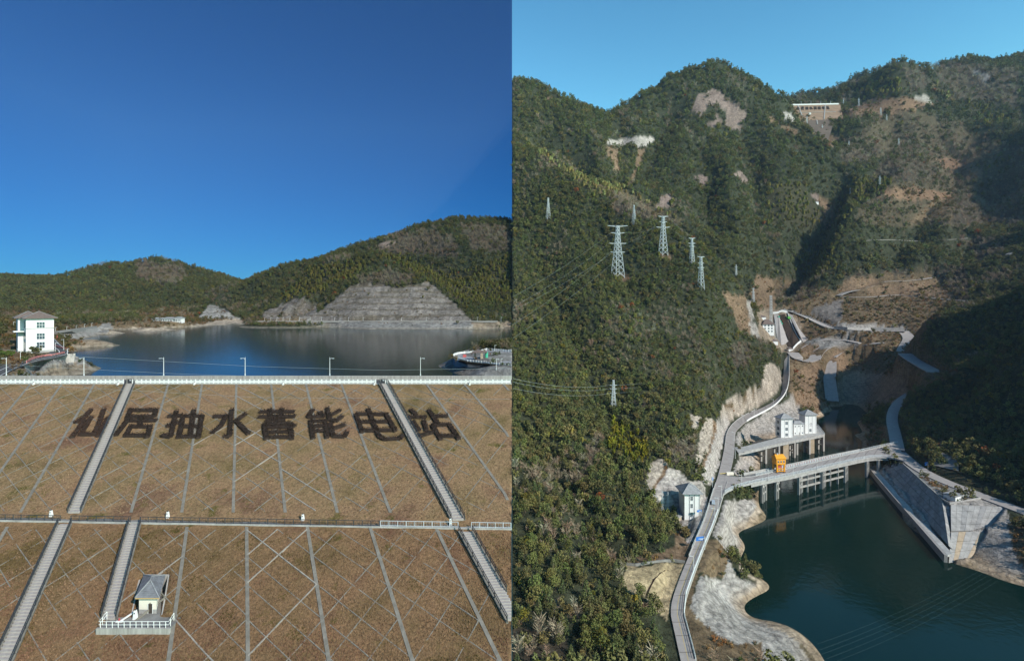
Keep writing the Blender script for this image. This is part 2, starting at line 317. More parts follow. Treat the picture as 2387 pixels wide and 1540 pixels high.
# central peak
add((1470, 440, 760), (1560, 500, 720), (1650, 560, 690), (1720, 612, 670), (1780, 655, 690), (1795, 700, 655), (1420, 340, 900), (1400, 300, 960), (1392, 262, 1030), (1450, 250, 1050), (1500, 222, 1080), (1560, 195, 1110), (1620, 170, 1140), (1668, 155, 1160),
    (1720, 180, 1150), (1780, 203, 1140), (1820, 222, 1120), (1848, 244, 1090), (1862, 288, 1055), (1880, 306, 1030), (1895, 316, 1010), (1920, 335, 980), (1935, 380, 940), (1955, 430, 900), (1940, 478, 872), (1925, 505, 852), (1900, 550, 812), (1860, 600, 772), (1820, 640, 728),
    (1600, 300, 1010), (1680, 300, 1005), (1760, 300, 1005), (1820, 320, 990), (1600, 420, 870), (1700, 430, 840), (1800, 430, 850), (1860, 420, 880), (1650, 500, 770), (1750, 520, 755), (1830, 540, 760), (1520, 330, 950), (1480, 380, 860), (1670, 190, 1300), (1500, 270, 1250), (1820, 260, 1250), (1392, 300, 1200))
# east mountain, saddle with the upper dam, far ridge
add((1955, 690, 662), (2050, 660, 685), (2170, 648, 690), (1850, 655, 692), (1890, 634, 702), (1925, 605, 716), (1960, 560, 736), (1990, 500, 776), (2005, 455, 822), (1990, 400, 905), (1965, 340, 1020), (1958, 306, 1075), (1900, 330, 1050),
    (1895, 300, 1095), (1870, 300, 1085), (1930, 300, 1095), (1895, 280, 1195), (1855, 270, 1210), (1940, 268, 1210), (1895, 262, 1250), (1965, 246, 1240), (1992, 233, 1240), (2023, 210, 1235), (2058, 178, 1225), (2080, 152, 1220), (2130, 142, 1230), (2160, 153, 1230), (2230, 145, 1350), (2300, 150, 1380), (2387, 139, 1400), (2500, 110, 1450),
    (2000, 270, 1130), (2100, 240, 1130), (2150, 235, 1120), (2050, 330, 1020), (2150, 330, 1020), (2250, 300, 1100), (2350, 300, 1080), (2050, 430, 850), (2150, 430, 870), (2250, 420, 890), (2387, 400, 900), (2050, 520, 780), (2150, 520, 770), (2250, 520, 770), (2387, 500, 790),
    (2050, 600, 710), (2150, 600, 700), (2250, 600, 690), (2387, 590, 690), (2460, 230, 900), (2520, 300, 800), (2500, 500, 700), (2600, 300, 900), (2080, 205, 1400), (2020, 235, 1420), (2300, 190, 1560),
    (1826, 234, 1680), (1872, 220, 1680), (1910, 214, 1690), (1955, 205, 1700), (1985, 194, 1700), (2005, 182, 1700), (2050, 171, 1720), (2090, 175, 1740), (1900, 250, 1440), (1960, 240, 1430), (2060, 230, 1900), (1850, 290, 1950))
# valley floor
add((2000, 720, 620), (2100, 730, 600), (2200, 740, 575), (1950, 765, 592), (2050, 772, 580), (2120, 778, 562), (1890, 758, 618), (1900, 724, 640), (1830, 728, 640), (1800, 735, 630), (1815, 790, 590), (1850, 800, 580), (1870, 795, 592), (1860, 745, 628), (1920, 790, 575), (2000, 800, 560),
    (1870, 850, 525), (1890, 825, 545), (1935, 830, 548), (1990, 830, 556), (2080, 815, 535), (2000, 870, 536), (2050, 880, 515), (1960, 900, 525), (2030, 920, 505), (1870, 905, 492), (1900, 925, 482), (1885, 950, 458), (1860, 880, 505), (1930, 925, 500), (2150, 860, 500), (2100, 850, 510), (2180, 868, 480))
# shores
WSH = [(1925, 1545), (1890, 1494), (1862, 1469), (1837, 1458), (1790, 1443), (1743, 1437), (1735, 1416), (1744, 1400), (1790, 1380), (1796, 1370), (1756, 1338), (1731, 1315), (1726, 1298), (1736, 1266), (1751, 1228), (1776, 1190), (1770, 1160)]
addz(WZ, *WSH); addz(WZ, (1772, 1092), (1768, 1055), (1800, 1022), (1860, 1008), (1905, 988), (1920, 962), (1935, 946), (1960, 942), (2005, 948), (1997, 985), (1991, 1012), (2008, 1040), (2025, 1065))
addz(-97, (1680, 1205), (1722, 1180), (1690, 1265), (1672, 1352), (1700, 1425), (1760, 1485), (1800, 1545), (1740, 1330), (1752, 1172), (1880, 975), (1900, 955)); addz(-93, (1700, 1500), (1645, 1440), (1660, 1380), (1660, 1300))
addz(-95, (1720, 1010), (1745, 990), (1790, 975), (1840, 950)); addz(-92.5, (1712, 1085))
addz(-106, (1900, 1500), (1800, 1420), (1760, 1280), (1790, 1180), (1800, 1090), (1790, 1050), (1910, 1000), (1950, 960), (1985, 1000), (1985, 1040))
addz(-112, (1900, 1250), (2000, 1180), (1850, 1130), (1900, 1060), (1960, 1010), (2050, 1300), (2100, 1450), (1960, 1500), (1950, 1100), (2250, 1500), (2400, 1500), (2200, 1380), (1850, 1330))
# east bank
ESH = [(2022, 1094), (2047, 1123), (2101, 1187), (2160, 1256), (2211, 1312), (2262, 1301), (2301, 1337), (2326, 1350), (2387, 1366), (2450, 1385)]
addz(WZ, *ESH); addz(-91.6, (2106, 1085), (2150, 1128), (2197, 1166), (2215, 1175), (2288, 1163), (2343, 1181), (2300, 1180), (2200, 1140), (2150, 1105)); addz(-95, (2355, 1240), (2387, 1270), (2450, 1290)); addz(-96, (2060, 1000), (2050, 1030)); addz(-98, (2020, 975))
# shaded hill on the right
add((2130, 1030, 322), (2150, 1000, 335), (2200, 1000, 322), (2250, 950, 330), (2250, 1050, 283), (2300, 1100, 258), (2387, 1130, 240), (2387, 1000, 285), (2300, 900, 342), (2387, 850, 342), (2200, 880, 380), (2160, 930, 375), (2140, 880, 430), (2180, 776, 478), (2150, 815, 492), (2260, 728, 450), (2320, 702, 432), (2387, 668, 420), (2470, 620, 400),
    (2240, 862, 368), (2320, 815, 340), (2387, 780, 320), (2480, 725, 300), (2600, 650, 300), (2300, 810, 400), (2387, 695, 560), (2300, 708, 575), (2300, 655, 625), (2470, 640, 520), (2600, 560, 420), (2600, 1000, 230), (2600, 1200, 190), (2600, 400, 650), (2480, 1130, 225))
for q in road_c: cp.append(q + Vector((0, 0, -.4)))
for q in EROAD + EROAD2: cp.append(W(*q) + Vector((0, 0, -.4)))
TR = Terrain(cp, CX, 2640, 330, 92 * RS, 2300 * RS, 430, 8 * RS)
X_, Y_, Z_ = TR.X / RS, TR.Y / RS, TR.Z / RS
def smooth(x, a, b): t = np.clip((x - a) / (b - a), 0, 1); return t * t * (3 - 2 * t)
amp = smooth(Z_, -86, -10) * smooth(Y_, 170, 420)
valley = inpoly(TR.UU, HV - F * TR.Z / TR.DD, [(1790, 660), (1960, 690), (2200, 640), (2250, 760), (2130, 860), (2060, 960), (1850, 960), (1820, 830), (1770, 760)])
valley = valley.astype(float) + inpoly(TR.UU, HV - F * TR.Z / TR.DD, [(1825, 236), (1965, 236), (1960, 312), (1850, 312)]) * 1.0
for _ in range(14): valley[1:-1, 1:-1] = (valley[1:-1, 1:-1] * 2 + valley[:-2, 1:-1] + valley[2:, 1:-1] + valley[1:-1, :-2] + valley[1:-1, 2:]) / 6
amp = amp * (1 - .88 * valley)
nz = (ridged(X_ / 210, Y_ / 300, 4, 3) - .28) * 36 * smooth(Y_, 540, 880) + fbm(X_ / 60, Y_ / 60, 4, 9) * 6
TR.Z = TR.Z + RS * (nz * amp + fbm(X_ / 14, Y_ / 14, 3, 21) * .5 * smooth(Z_, -98, -80))
TR.cut = np.zeros_like(TR.Z)
for ln_, dep, wid in (([(1735, 300), (1758, 365), (1760, 450), (1790, 540), (1815, 600)], 34, 48), ([(1640, 330), (1665, 400), (1645, 450), (1660, 520)], 24, 40), ([(1560, 250), (1520, 340), (1490, 400)], 30, 50), ([(2085, 290), (2050, 370), (2010, 430)], 26, 48), ([(2260, 320), (2200, 420), (2150, 480), (2090, 560)], 34, 52), ([(2360, 330), (2320, 420), (2260, 520), (2240, 580)], 26, 48), ([(1250, 560), (1330, 760), (1400, 900), (1480, 1010)], 9, 30), ([(1400, 520), (1470, 660), (1560, 800)], 8, 30), ([(1230, 1000), (1330, 1130), (1400, 1260)], 6, 18), ([(2180, 190), (2180, 260), (2240, 340)], 34, 60), ([(1962, 400), (1952, 440), (1938, 478), (1920, 510), (1895, 553), (1860, 598), (1828, 636)], 46, 46), ([(1260, 322), (1340, 362), (1420, 408), (1500, 452), (1560, 498), (1620, 548), (1680, 602), (1730, 650)], 30, 44), ([(1450, 300), (1450, 350), (1440, 420)], 22, 40)):
    TR.carve([TR.hit(u, v, 0 if dep < 12 else 640 * RS) for u, v in ln_], dep * RS, wid * RS)
TR.Z = TR.Z - TR.cut
TWB = W(1613.5, 1214, -93); TR.flatten([TWB + Vector((-9, 0, 0)), TWB + Vector((9, 0, 0))], 10, 1.0, 6.0)
TR.flatten([TWB + Vector((-9, -16, -2)), TWB + Vector((10, -16, -2))], 7, 1.0, 5.0, True)
TR.flatten(road_c, 6.4, .6, 4.5)
for rr in (EROAD, EROAD2): TR.flatten([W(*q) for q in rr], 6, .6, 4.5)
EB_ = lambda u, v, z, dz=0, dx=0, dy=0: W(u, v, z) + Vector((dx, dy, dz))
PANELS = [[EB_(2104, 1082, -91.3, .1), EB_(2197, 1166, -91.3, .1), EB_(2049, 1112, WZ, 4.6, 5, 2), EB_(2211, 1300, WZ, 4.6, 4, 4)], [EB_(2216, 1176, -91.5), EB_(2343, 1181, -91.5), EB_(2217, 1238, -97), EB_(2312, 1236, -97)], [EB_(2217, 1240, -97), EB_(2303, 1238, -97), EB_(2211, 1314, -102.3), EB_(2262, 1304, -102.3)]]
for q in PANELS: TR.below([q[0], q[1], q[3], q[2]], 1.6)
# farther roads: drawn where their sight lines meet the slope
FAR_ROADS = [[(1955, 689), (1968, 682), (2000, 676), (2040, 664), (2068, 655), (2090, 656), (2140, 653), (2175, 647)], [(1955, 691), (1985, 693), (2040, 692), (2090, 687), (2140, 692), (2200, 698), (2260, 702)],
             [(2005, 562), (2040, 560), (2080, 560), (2130, 563), (2190, 561), (2250, 556)], [(2285, 612), (2282, 604), (2300, 600), (2340, 599), (2358, 590)],
             [(1934, 832), (1937, 852), (1933, 880), (1936, 905), (1940, 935)], [(1936, 832), (1952, 820), (1990, 808), (2030, 801), (2060, 799)], [(1898, 838), (1905, 822), (1925, 808), (1960, 800), (1995, 800)],
             [(1850, 815), (1880, 798), (1925, 791), (1970, 793), (2005, 800)], [(1822, 722), (1845, 727), (1880, 740), (1920, 757), (1940, 766), (2000, 770), (2060, 772), (2110, 772)], [(1848, 822), (1862, 838), (1880, 846), (1896, 838)], [(2105, 772), (2125, 790), (2108, 806), (2104, 820), (2125, 838), (2180, 868)]]
far_lines = []
for fr in FAR_ROADS:
    dens = []
    for a, b in zip(fr[:-1], fr[1:]):
        n = max(1, int(math.hypot(b[0] - a[0], b[1] - a[1]) / 6))
        dens += [(a[0] + (b[0] - a[0]) * i / n, a[1] + (b[1] - a[1]) * i / n) for i in range(n)]
    dens.append(fr[-1]); pts = [TR.hit(u, v, 380 * RS) for u, v in dens]
    run = [pts[0]]
    for a, b in zip(pts[:-1], pts[1:]):
        if (b - a).length > 45:                # the slope hides a stretch: start again beyond it
            if len(run) > 2: far_lines.append(run)
            run = []
        run.append(b)
    if len(run) > 2: far_lines.append(run)
for k_, l in enumerate(far_lines):
    for _ in range(4): l = [l[0]] + [(l[i - 1] + l[i] * 2 + l[i + 1]) / 4 for i in range(1, len(l) - 1)] + [l[-1]]
    far_lines[k_] = l
for l in far_lines: TR.flatten(l, 7, .3, 7.0)
# ---- what grows or lies where
G = {'forest': ((.050, .054, .030), 1.1), 'rock': ((.25, .185, .155), .08), 'shot': ((.42, .375, .33), 0), 'conc': ((.36, .33, .295), 0), 'soil': ((.215, .145, .09), .5), 'dry': ((.165, .118, .07), 1.1), 'sand': ((.42, .34, .255), 0), 'field': ((.44, .34, .20), 0),
     'bamboo': ((.06, .055, .03), 1.1), 'bare': ((.075, .062, .045), 1.2), 'mixed': ((.105, .085, .052), 1.1), 'pale': ((.14, .11, .06), 1.1), 'yellow': ((.05, .05, .025), 1.1), 'grey': ((.26, .245, .225), .05), 'brownrock': ((.195, .17, .15), .06), 'terrace': ((.23, .145, .09), .7), 'dirt': ((.27, .21, .15), .03), 'none': ((.07, .06, .035), 0), 'tanshot': ((.41, .345, .275), 0)}
ZR = [('mixed', c2r([(620, 900), (900, 640), (1300, 520), (1700, 640), (1900, 800), (2253, 850), (2253, 1560), (1000, 1560), (760, 1500), (900, 1150), (1000, 950), (760, 1000)])), ('bare', [(1960, 640), (2250, 620), (2260, 700), (2100, 720), (1990, 690)]), ('dry', c4r([(30, 470), (600, 570), (650, 480), (1000, 420), (1500, 470), (1700, 650), (1500, 800), (1250, 1080), (1700, 1300), (1250, 1500), (650, 1640), (500, 1560), (200, 1500), (130, 1300), (220, 900), (180, 760), (0, 600)])),
      ('soil', c4r([(1050, 510), (1420, 480), (1650, 640), (1250, 640), (880, 620), (700, 600), (1000, 540)])), ('soil', c4r([(660, 500), (1000, 440), (960, 530), (700, 580), (600, 570)])), ('soil', c4r([(520, 1180), (640, 1080), (720, 1200), (700, 1330), (560, 1330)])), ('soil', c4r([(260, 1280), (420, 1200), (540, 1340), (520, 1560), (250, 1500)])),
      ('dirt', c4r([(600, 1380), (740, 1280), (1250, 1340), (1200, 1560), (640, 1640)])), ('dry', c4r([(650, 650), (1150, 640), (1180, 760), (1000, 850), (640, 840)])), ('brownrock', c4r([(350, 760), (640, 650), (650, 840), (560, 870)])), ('conc', c4r([(610, 860), (1230, 890), (1220, 935), (700, 930), (580, 900)])),
      ('grey', c4r([(330, 1020), (640, 990), (820, 1040), (470, 1090), (330, 1060)])), ('soil', c4r([(280, 790), (330, 990), (300, 970), (210, 800)])), ('soil', c4r([(300, 1050), (450, 1050), (440, 1130), (350, 1180), (290, 1110)])), ('sand', c6r([(1300, 180), (1330, 200), (1230, 380), (1180, 380), (1200, 260)])),
      ('soil', c6r([(980, 60), (1300, 0), (1330, 170), (1220, 260), (1010, 200)])), ('conc', c6r([(350, 540), (380, 470), (480, 370), (880, 120), (960, 70), (1030, 230), (1200, 400), (1280, 480), (780, 560), (420, 610)])), ('shot', c6r([(330, 880), (440, 660), (540, 640), (620, 800), (560, 900), (380, 900)])),
      ('tanshot', c5r([(1690, 600), (1790, 630), (1740, 800), (1700, 720)])), ('tanshot', c5r([(1830, 640), (1920, 660), (1900, 860), (1760, 1150), (1745, 1060), (1770, 830)])), ('shot', c5r([(1980, 590), (2060, 440), (2060, 700), (1990, 950), (1960, 1100), (1880, 1290), (1770, 1280), (1830, 1100), (1930, 820), (1950, 680)])),
      ('soil', c5r([(1900, 660), (1950, 680), (1930, 820), (1830, 1100), (1780, 1130), (1900, 860)])), ('tanshot', c5r([(1290, 1080), (1400, 1030), (1480, 1080), (1440, 1160), (1330, 1320), (1280, 1330), (1265, 1200)])), ('shot', c5r([(1480, 1130), (1580, 1140), (1680, 1250), (1640, 1290), (1620, 1560), (1430, 1500), (1310, 1390), (1400, 1200)])),
      ('soil', c5r([(1440, 1120), (1490, 1110), (1350, 1330), (1320, 1330)])), ('tanshot', c6r([(230, 190), (330, 80), (480, 30), (560, 0), (700, -60), (830, -20), (760, 90), (600, 180), (420, 290), (300, 330), (200, 290)])), ('dry', c6r([(240, 190), (480, 80), (700, -30), (720, -5), (500, 110), (250, 230)])),
      ('tanshot', c4r([(0, 1190), (60, 1230), (120, 1320), (120, 1420), (0, 1540), (-100, 1480), (-30, 1300)])), ('shot', c3r([(2060, 980), (2090, 1000), (2180, 1330), (2110, 1300), (2080, 1150)])), ('soil', c3r([(1850, 920), (2060, 960), (2110, 1290), (2000, 1250), (1930, 1080)])), ('soil', c3r([(2140, 860), (2253, 830), (2253, 1080), (2150, 1000)])),
      ('bare', c3r([(1950, 1370), (2080, 1400), (2140, 1500), (2060, 1600), (1900, 1540)])), ('shot', c7r([(1600, 270), (1640, 170), (1720, 200), (1690, 380), (1630, 400)])), ('soil', c7r([(1500, 270), (1600, 300), (1620, 400), (1690, 390), (1640, 560), (1480, 560), (1100, 590), (960, 560), (1300, 500), (1540, 420)])),
      ('field', c7r([(1040, 600), (1200, 620), (1470, 570), (1620, 600), (1500, 900), (1440, 1130), (1260, 920), (1170, 900), (1080, 840), (1010, 780), (1060, 660)])), ('bare', c7r([(0, 1190), (350, 1170), (520, 1290), (500, 1540), (0, 1540)])), ('bare', c7r([(480, 1000), (620, 1010), (650, 1110), (560, 1120)])), ('dirt', c7r([(350, 950), (440, 900), (470, 960), (400, 1010)])),
      ('shot', c7r([(1980, 0), (2290, 0), (2340, 80), (2230, 220), (2130, 540), (2030, 540), (1900, 350), (1880, 300)])), ('sand', c7r([(2290, 20), (2350, 80), (2240, 240), (2140, 540), (2200, 690), (2400, 780), (2400, 850), (2170, 960), (2210, 1080), (2150, 1090), (2080, 960), (2150, 850), (2300, 760), (2150, 700), (2100, 540), (2180, 240)])),
      ('conc', c7r([(1760, 700), (1960, 740), (2020, 540), (2080, 700), (2300, 780), (2150, 900), (2200, 1100), (2600, 1180), (2800, 1560), (2350, 1560), (2100, 1340), (1900, 1260), (1720, 1090), (1660, 1000)])), ('sand', c8r([(0, 1270), (140, 1310), (280, 1410), (380, 1560), (330, 1560), (230, 1430), (100, 1350), (0, 1310)])),
      ('dry', c7r([(1700, 640), (1760, 640), (1660, 1000), (1720, 1090), (1950, 1290), (2100, 1340), (2330, 1330), (2340, 1560), (1740, 1560), (1600, 1050), (1620, 900)])), ('dry', c7r([(1780, 380), (1900, 350), (2030, 500), (1960, 720), (1780, 700), (1740, 600)])),
      ('conc', c8r([(640, 270), (880, 250), (1150, 490), (1400, 475), (1560, 540), (1590, 680), (1700, 930), (1700, 1060), (1500, 1010), (1320, 880), (1180, 910), (860, 550)])), ('sand', c8r([(1180, 860), (1320, 820), (1500, 950), (1690, 1000), (1690, 1070), (1490, 1020), (1320, 890), (1180, 910)])), ('dry', c8r([(1560, 640), (1672, 600), (1700, 940), (1620, 880)])), ('dry', c8r([(880, 240), (1000, 270), (1340, 470), (1150, 490)])),
      ('none', c8r([(870, 130), (960, 200), (1100, 300), (1400, 420), (1700, 540), (1700, 480), (1300, 330), (1240, 300), (1080, 260), (930, 180)])), ('soil', c8r([(1080, 160), (1130, 60), (1160, 120), (1100, 180)])), ('soil', c8r([(560, 0), (640, 0), (680, 130), (640, 160), (580, 60)])), ('dry', c8r([(620, 0), (820, 0), (860, 130), (640, 170)])),
      ('rock', c1r([(1640, 390), (1790, 350), (1860, 400), (1920, 450), (2000, 490), (2000, 530), (2090, 560), (2000, 690), (1950, 710), (1880, 650), (1890, 560), (1800, 470), (1720, 500), (1670, 590), (1590, 530), (1590, 490)])), ('rock', c1r([(1720, 660), (1800, 570), (1870, 630), (1760, 690)])), ('shot', c1r([(800, 800), (1000, 785), (1150, 762), (1250, 772), (1230, 825), (1160, 855), (840, 838)])),
      ('soil', c1r([(830, 850), (940, 870), (930, 960), (965, 1110), (900, 1040), (840, 930)])), ('soil', c1r([(1110, 860), (1165, 870), (1135, 1000), (1030, 1205), (1010, 1190), (1080, 1060)])), ('rock', c1r([(1270, 1380), (1310, 1290), (1400, 1265), (1430, 1310), (1350, 1400)])), ('soil', c1r([(2240, 560), (2300, 600), (2360, 660), (2300, 650)])), ('rock', c1r([(1940, 1090), (2010, 1060), (2090, 1150), (2060, 1180)])), ('rock', c1r([(2080, 960), (2130, 950), (2140, 1010), (2100, 1020)])), ('rock', c1r([(1600, 1110), (1660, 1100), (1730, 1140), (1700, 1210)])), ('rock', c1r([(470, 690), (540, 700), (535, 735), (500, 720)])), ('soil', c1r([(280, 400), (380, 430), (350, 460)])),
      ('pale', c1r([(110, 800), (200, 840), (340, 950), (520, 1070), (700, 1170), (950, 1200), (1060, 1270), (1280, 1380), (1500, 1500), (1480, 1540), (1250, 1430), (900, 1330), (700, 1250), (430, 1070), (200, 900)])), ('bare', c1r([(850, 1270), (1010, 1290), (1280, 1420), (1500, 1540), (900, 1440)])),
      ('shot', c2r([(130, 560), (170, 545), (220, 580), (228, 630), (160, 625)])), ('soil', c2r([(-40, 580), (60, 600), (110, 660), (260, 700), (240, 760), (60, 640)])), ('dry', c2r([(210, 520), (620, 500), (560, 590), (530, 640), (470, 700), (330, 690), (260, 600)])), ('soil', c2r([(290, 640), (440, 690), (500, 740), (620, 760), (640, 830), (560, 850), (450, 760)])), ('shot', c2r([(340, 655), (440, 680), (440, 705), (390, 705)])),
      ('terrace', c2r([(560, 590), (760, 500), (960, 420), (1300, 430), (1450, 480), (1320, 520), (1000, 580), (700, 590), (560, 640)])), ('shot', c2r([(1280, 430), (1340, 395), (1420, 425), (1435, 470), (1340, 460), (1270, 450)])), ('terrace', c2r([(1440, 960), (1700, 940), (1900, 1060), (1900, 1140), (1700, 1120), (1500, 1010)])), ('terrace', c2r([(960, 1230), (1230, 1200), (1630, 1270), (1600, 1310), (1300, 1320), (960, 1300)])), ('bare', c2r([(980, 1060), (1300, 980), (1500, 1060), (1300, 1150), (1000, 1180)])), ('bare', c2r([(1040, 130), (1350, 180), (1450, 300), (1250, 400), (1200, 200)])), ('pale', c2r([(1440, 270), (1680, 460), (1640, 480), (1430, 330)])), ('bamboo', c2r([(1720, 430), (2100, 620), (1950, 680), (1720, 500)])), ('bamboo', c2r([(820, 380), (1000, 240), (1250, 260), (1230, 360), (1000, 420)])), ('bare', c2r([(1400, 130), (2200, 170), (2200, 500), (1700, 440), (1500, 250)])),
      ('bamboo', c2r([(0, 1230), (260, 1120), (450, 1400), (460, 1540), (0, 1540)])), ('bamboo', c2r([(800, 1130), (1100, 1150), (1000, 1280), (700, 1400), (600, 1460)])), ('rock', c2r([(370, 1260), (440, 1260), (450, 1310), (400, 1330)])), ('soil', c2r([(440, 1300), (520, 1340), (600, 1440), (480, 1540), (480, 1420)])), ('grey', c2r([(1790, 170), (1950, 230), (1920, 290), (1800, 210)])), ('bare', c2r([(1900, 1150), (2253, 1180), (2253, 1540), (1500, 1540)])), ('dry', c2r([(1450, 1330), (1650, 1300), (1640, 1480), (1200, 1540)])),
      ('bare', c2r([(660, 900), (1000, 860), (900, 1000), (600, 1000)])), ('bamboo', c4r([(350, 200), (560, 180), (620, 400), (330, 500), (220, 400)])), ('bare', c4r([(60, 560), (330, 530), (400, 640), (100, 700)])), ('bare', c4r([(1680, 120), (2120, 160), (2050, 280), (1860, 320)])), ('soil', c4r([(640, 480), (760, 450), (740, 560)])),
      ('dirt', [(1762, 726), (1800, 718), (1846, 722), (1880, 790), (1872, 800), (1848, 826), (1815, 818), (1800, 800), (1768, 790)]), ('soil', [(1765, 640), (1800, 650), (1812, 715), (1770, 722), (1745, 690)]), ('shot', [(1580, 1125), (1640, 1120), (1652, 1180), (1642, 1236), (1582, 1230), (1570, 1180)]), ('yellow', c5r([(880, 660), (1200, 760), (1290, 1000), (1240, 1100), (900, 1020), (960, 800)])), ('bare', c5r([(780, 800), (880, 850), (760, 1120), (640, 1300), (700, 1000)])), ('bare', c5r([(1560, 870), (1740, 830), (1760, 960), (1700, 1060), (1560, 1100), (1400, 960)])), ('bare', c5r([(1170, 470), (1290, 480), (1260, 540), (1130, 520)])), ('soil', c3r([(880, 760), (1030, 770), (1050, 820), (960, 830)])), ('soil', c3r([(1300, 580), (1420, 580), (1400, 640), (1330, 640)]))]
def zones(u, v, zl, seed):
    ju = u + fbm(u / 9, v / 9, 3, seed) * 5; jv = v + fbm(u / 9, v / 9, 3, seed + 5) * 4
    names = ['forest'] + sorted({k for k, _ in zl}); idx = np.zeros(u.shape, int)
    for k, p in zl:
        p = list(p); us = [q[0] for q in p]; vv = [q[1] for q in p]
        m = (ju > min(us)) & (ju < max(us)) & (jv > min(vv)) & (jv < max(vv))
        if not m.any(): continue
        sub = inpoly(ju[m], jv[m], p); t = idx[m]; t[sub] = names.index(k); idx[m] = t
    return idx, names
def paint(T, zl, seed):
    u, v = T.px(); idx, names = zones(u, v, zl, seed); pal = np.array([G[n][0] for n in names])
    n = 1 + .35 * fbm(T.X / 25, T.Y / 25, 4, seed + 2)
    return pal[idx] * n[..., None]
vcol_mat('ground_cover', .33, 1.5, .16)
colR = paint(TR, ZR, 31)
u, v = TR.px(); zi_, zn_ = zones(u, v, ZR, 31); hard = np.isin(zi_, [zn_.index(q) for q in ('shot', 'tanshot', 'rock', 'brownrock', 'grey')])
rough = (ridged(TR.X / 9, (TR.Y + TR.Z * 1.3) / 16, 3, 81) * 1.3 + fbm(TR.X / 4, TR.Y / 4, 2, 83) * .7) * hard * (.45 + .55 * smooth(TR.Z / RS, -96, -84)) * smooth(TR.Z, WR + 2, WR + 9); TR.Z = TR.Z + rough
colR = colR * np.where(hard, 1 + .28 * fbm(TR.X / 3.5, (TR.Y + TR.Z) / 11, 3, 85), 1)[..., None]
TR.flatten(road_c, 6.4, .6, 1.0)
# wet and silted band just above the water line
band = smooth(TR.Z, WR + 4.6, WR + .3)[..., None]
colR = colR * (1 - band * .75) + np.array([.36, .26, .165]) * band * .75
ter_r = grid_mesh('terrain', TR.X, TR.Y, TR.Z, MATS['ground_cover'], colR, skirt=-200)
water_mat('deep_green_water', (.0016, .014, .0115), .06, .09, .30, (1, 1, 1), .30)
mw = MB(); mw.poly([(0.05, 90, WR), (600, 90, WR), (750, 1000, WR), (0.05, 1000, WR)]); mw.build('water', 'deep_green_water', kind='structure')

# ---- the left-hand place
cp = []; S_[0] = 1.0
add((-150, 652, 1100), (0, 652, 1100), (32, 651, 1100), (112, 664, 1100), (150, 658, 1120), (172, 643, 1120), (245, 623, 1120), (295, 624, 1130), (345, 608, 1140), (400, 615, 1130), (462, 648, 1100), (550, 667, 1080), (250, 660, 1500), (450, 690, 1500), (0, 690, 1500),
    (0, 700, 880), (150, 700, 900), (300, 690, 920), (150, 670, 1010), (300, 652, 1010), (400, 660, 1000), (450, 700, 940), (550, 716, 930), (-150, 700, 850), (0, 735, 700), (130, 740, 720), (200, 742, 720), (260, 738, 760), (60, 725, 800), (420, 722, 760), (350, 728, 760), (500, 722, 800), (550, 735, 840),
    (597, 654, 980), (655, 631, 970), (690, 631, 960), (725, 621, 940), (620, 700, 880), (660, 670, 900), (650, 690, 1300),
    (729, 626, 850), (790, 612, 830), (862, 597, 800), (888, 594, 760), (940, 615, 740), (994, 634, 725), (1045, 675, 700), (1100, 713, 650), (820, 640, 760), (760, 665, 760), (700, 690, 770), (640, 715, 775), (610, 730, 760),
    (864, 593, 880), (901, 560, 900), (954, 554, 910), (994, 529, 920), (1087, 518, 940), (1193, 525, 930), (900, 620, 830), (1000, 570, 870), (1050, 600, 820), (1120, 600, 800), (1193, 600, 800), (1100, 655, 735), (1150, 660, 735), (1193, 655, 735), (1110, 700, 690), (1150, 710, 670), (1193, 700, 680), (1087, 600, 1300), (954, 640, 1250), (790, 660, 1200), (1193, 560, 1300),
    (814, 666, 690), (900, 660, 692), (994, 657, 692), (1021, 674, 680), (1060, 705, 655), (1087, 732, 625), (708, 697, 700), (660, 715, 690), (760, 700, 680), (860, 700, 655), (940, 700, 655), (860, 725, 630), (960, 725, 628), (780, 730, 635), (700, 735, 640),
    (716, 748, 618), (800, 748, 612), (900, 749, 606), (1000, 749, 604), (1100, 750, 600), (1193, 750, 600), (630, 745, 650))
add((940, 652, 812), (1000, 668, 792), (880, 632, 842), (1050, 692, 762), (905, 640, 825)); addz(LZ, (597, 755), (660, 755), (716, 756), (790, 763), (862, 767), (1000, 767), (1100, 767), (1193, 767), (562, 749), (475, 760), (405, 768), (325, 773), (260, 779), (232, 780), (190, 789), (170, 800), (185, 803), (232, 809), (175, 819), (150, 826), (178, 838), (225, 861), (175, 874), (100, 876))
addz(-28, (250, 769), (330, 762), (420, 755), (500, 746), (200, 772), (150, 780), (210, 795)); addz(-25, (380, 748), (300, 752), (430, 747)); addz(-26, (130, 800), (105, 790))
addz(-24, (75, 828), (40, 830), (110, 828), (150, 824), (172, 823), (120, 812), (30, 845), (0, 862), (20, 856), (62, 846), (100, 838), (-60, 850)); addz(-29, (70, 868), (110, 852), (40, 874)); addz(-31, (150, 862), (190, 866))
add((10, 795, 255), (0, 780, 275), (0, 745, 330), (-60, 740, 300), (15, 758, 330), (35, 790, 262), (-60, 800, 240), (40, 752, 420), (0, 752, 480))
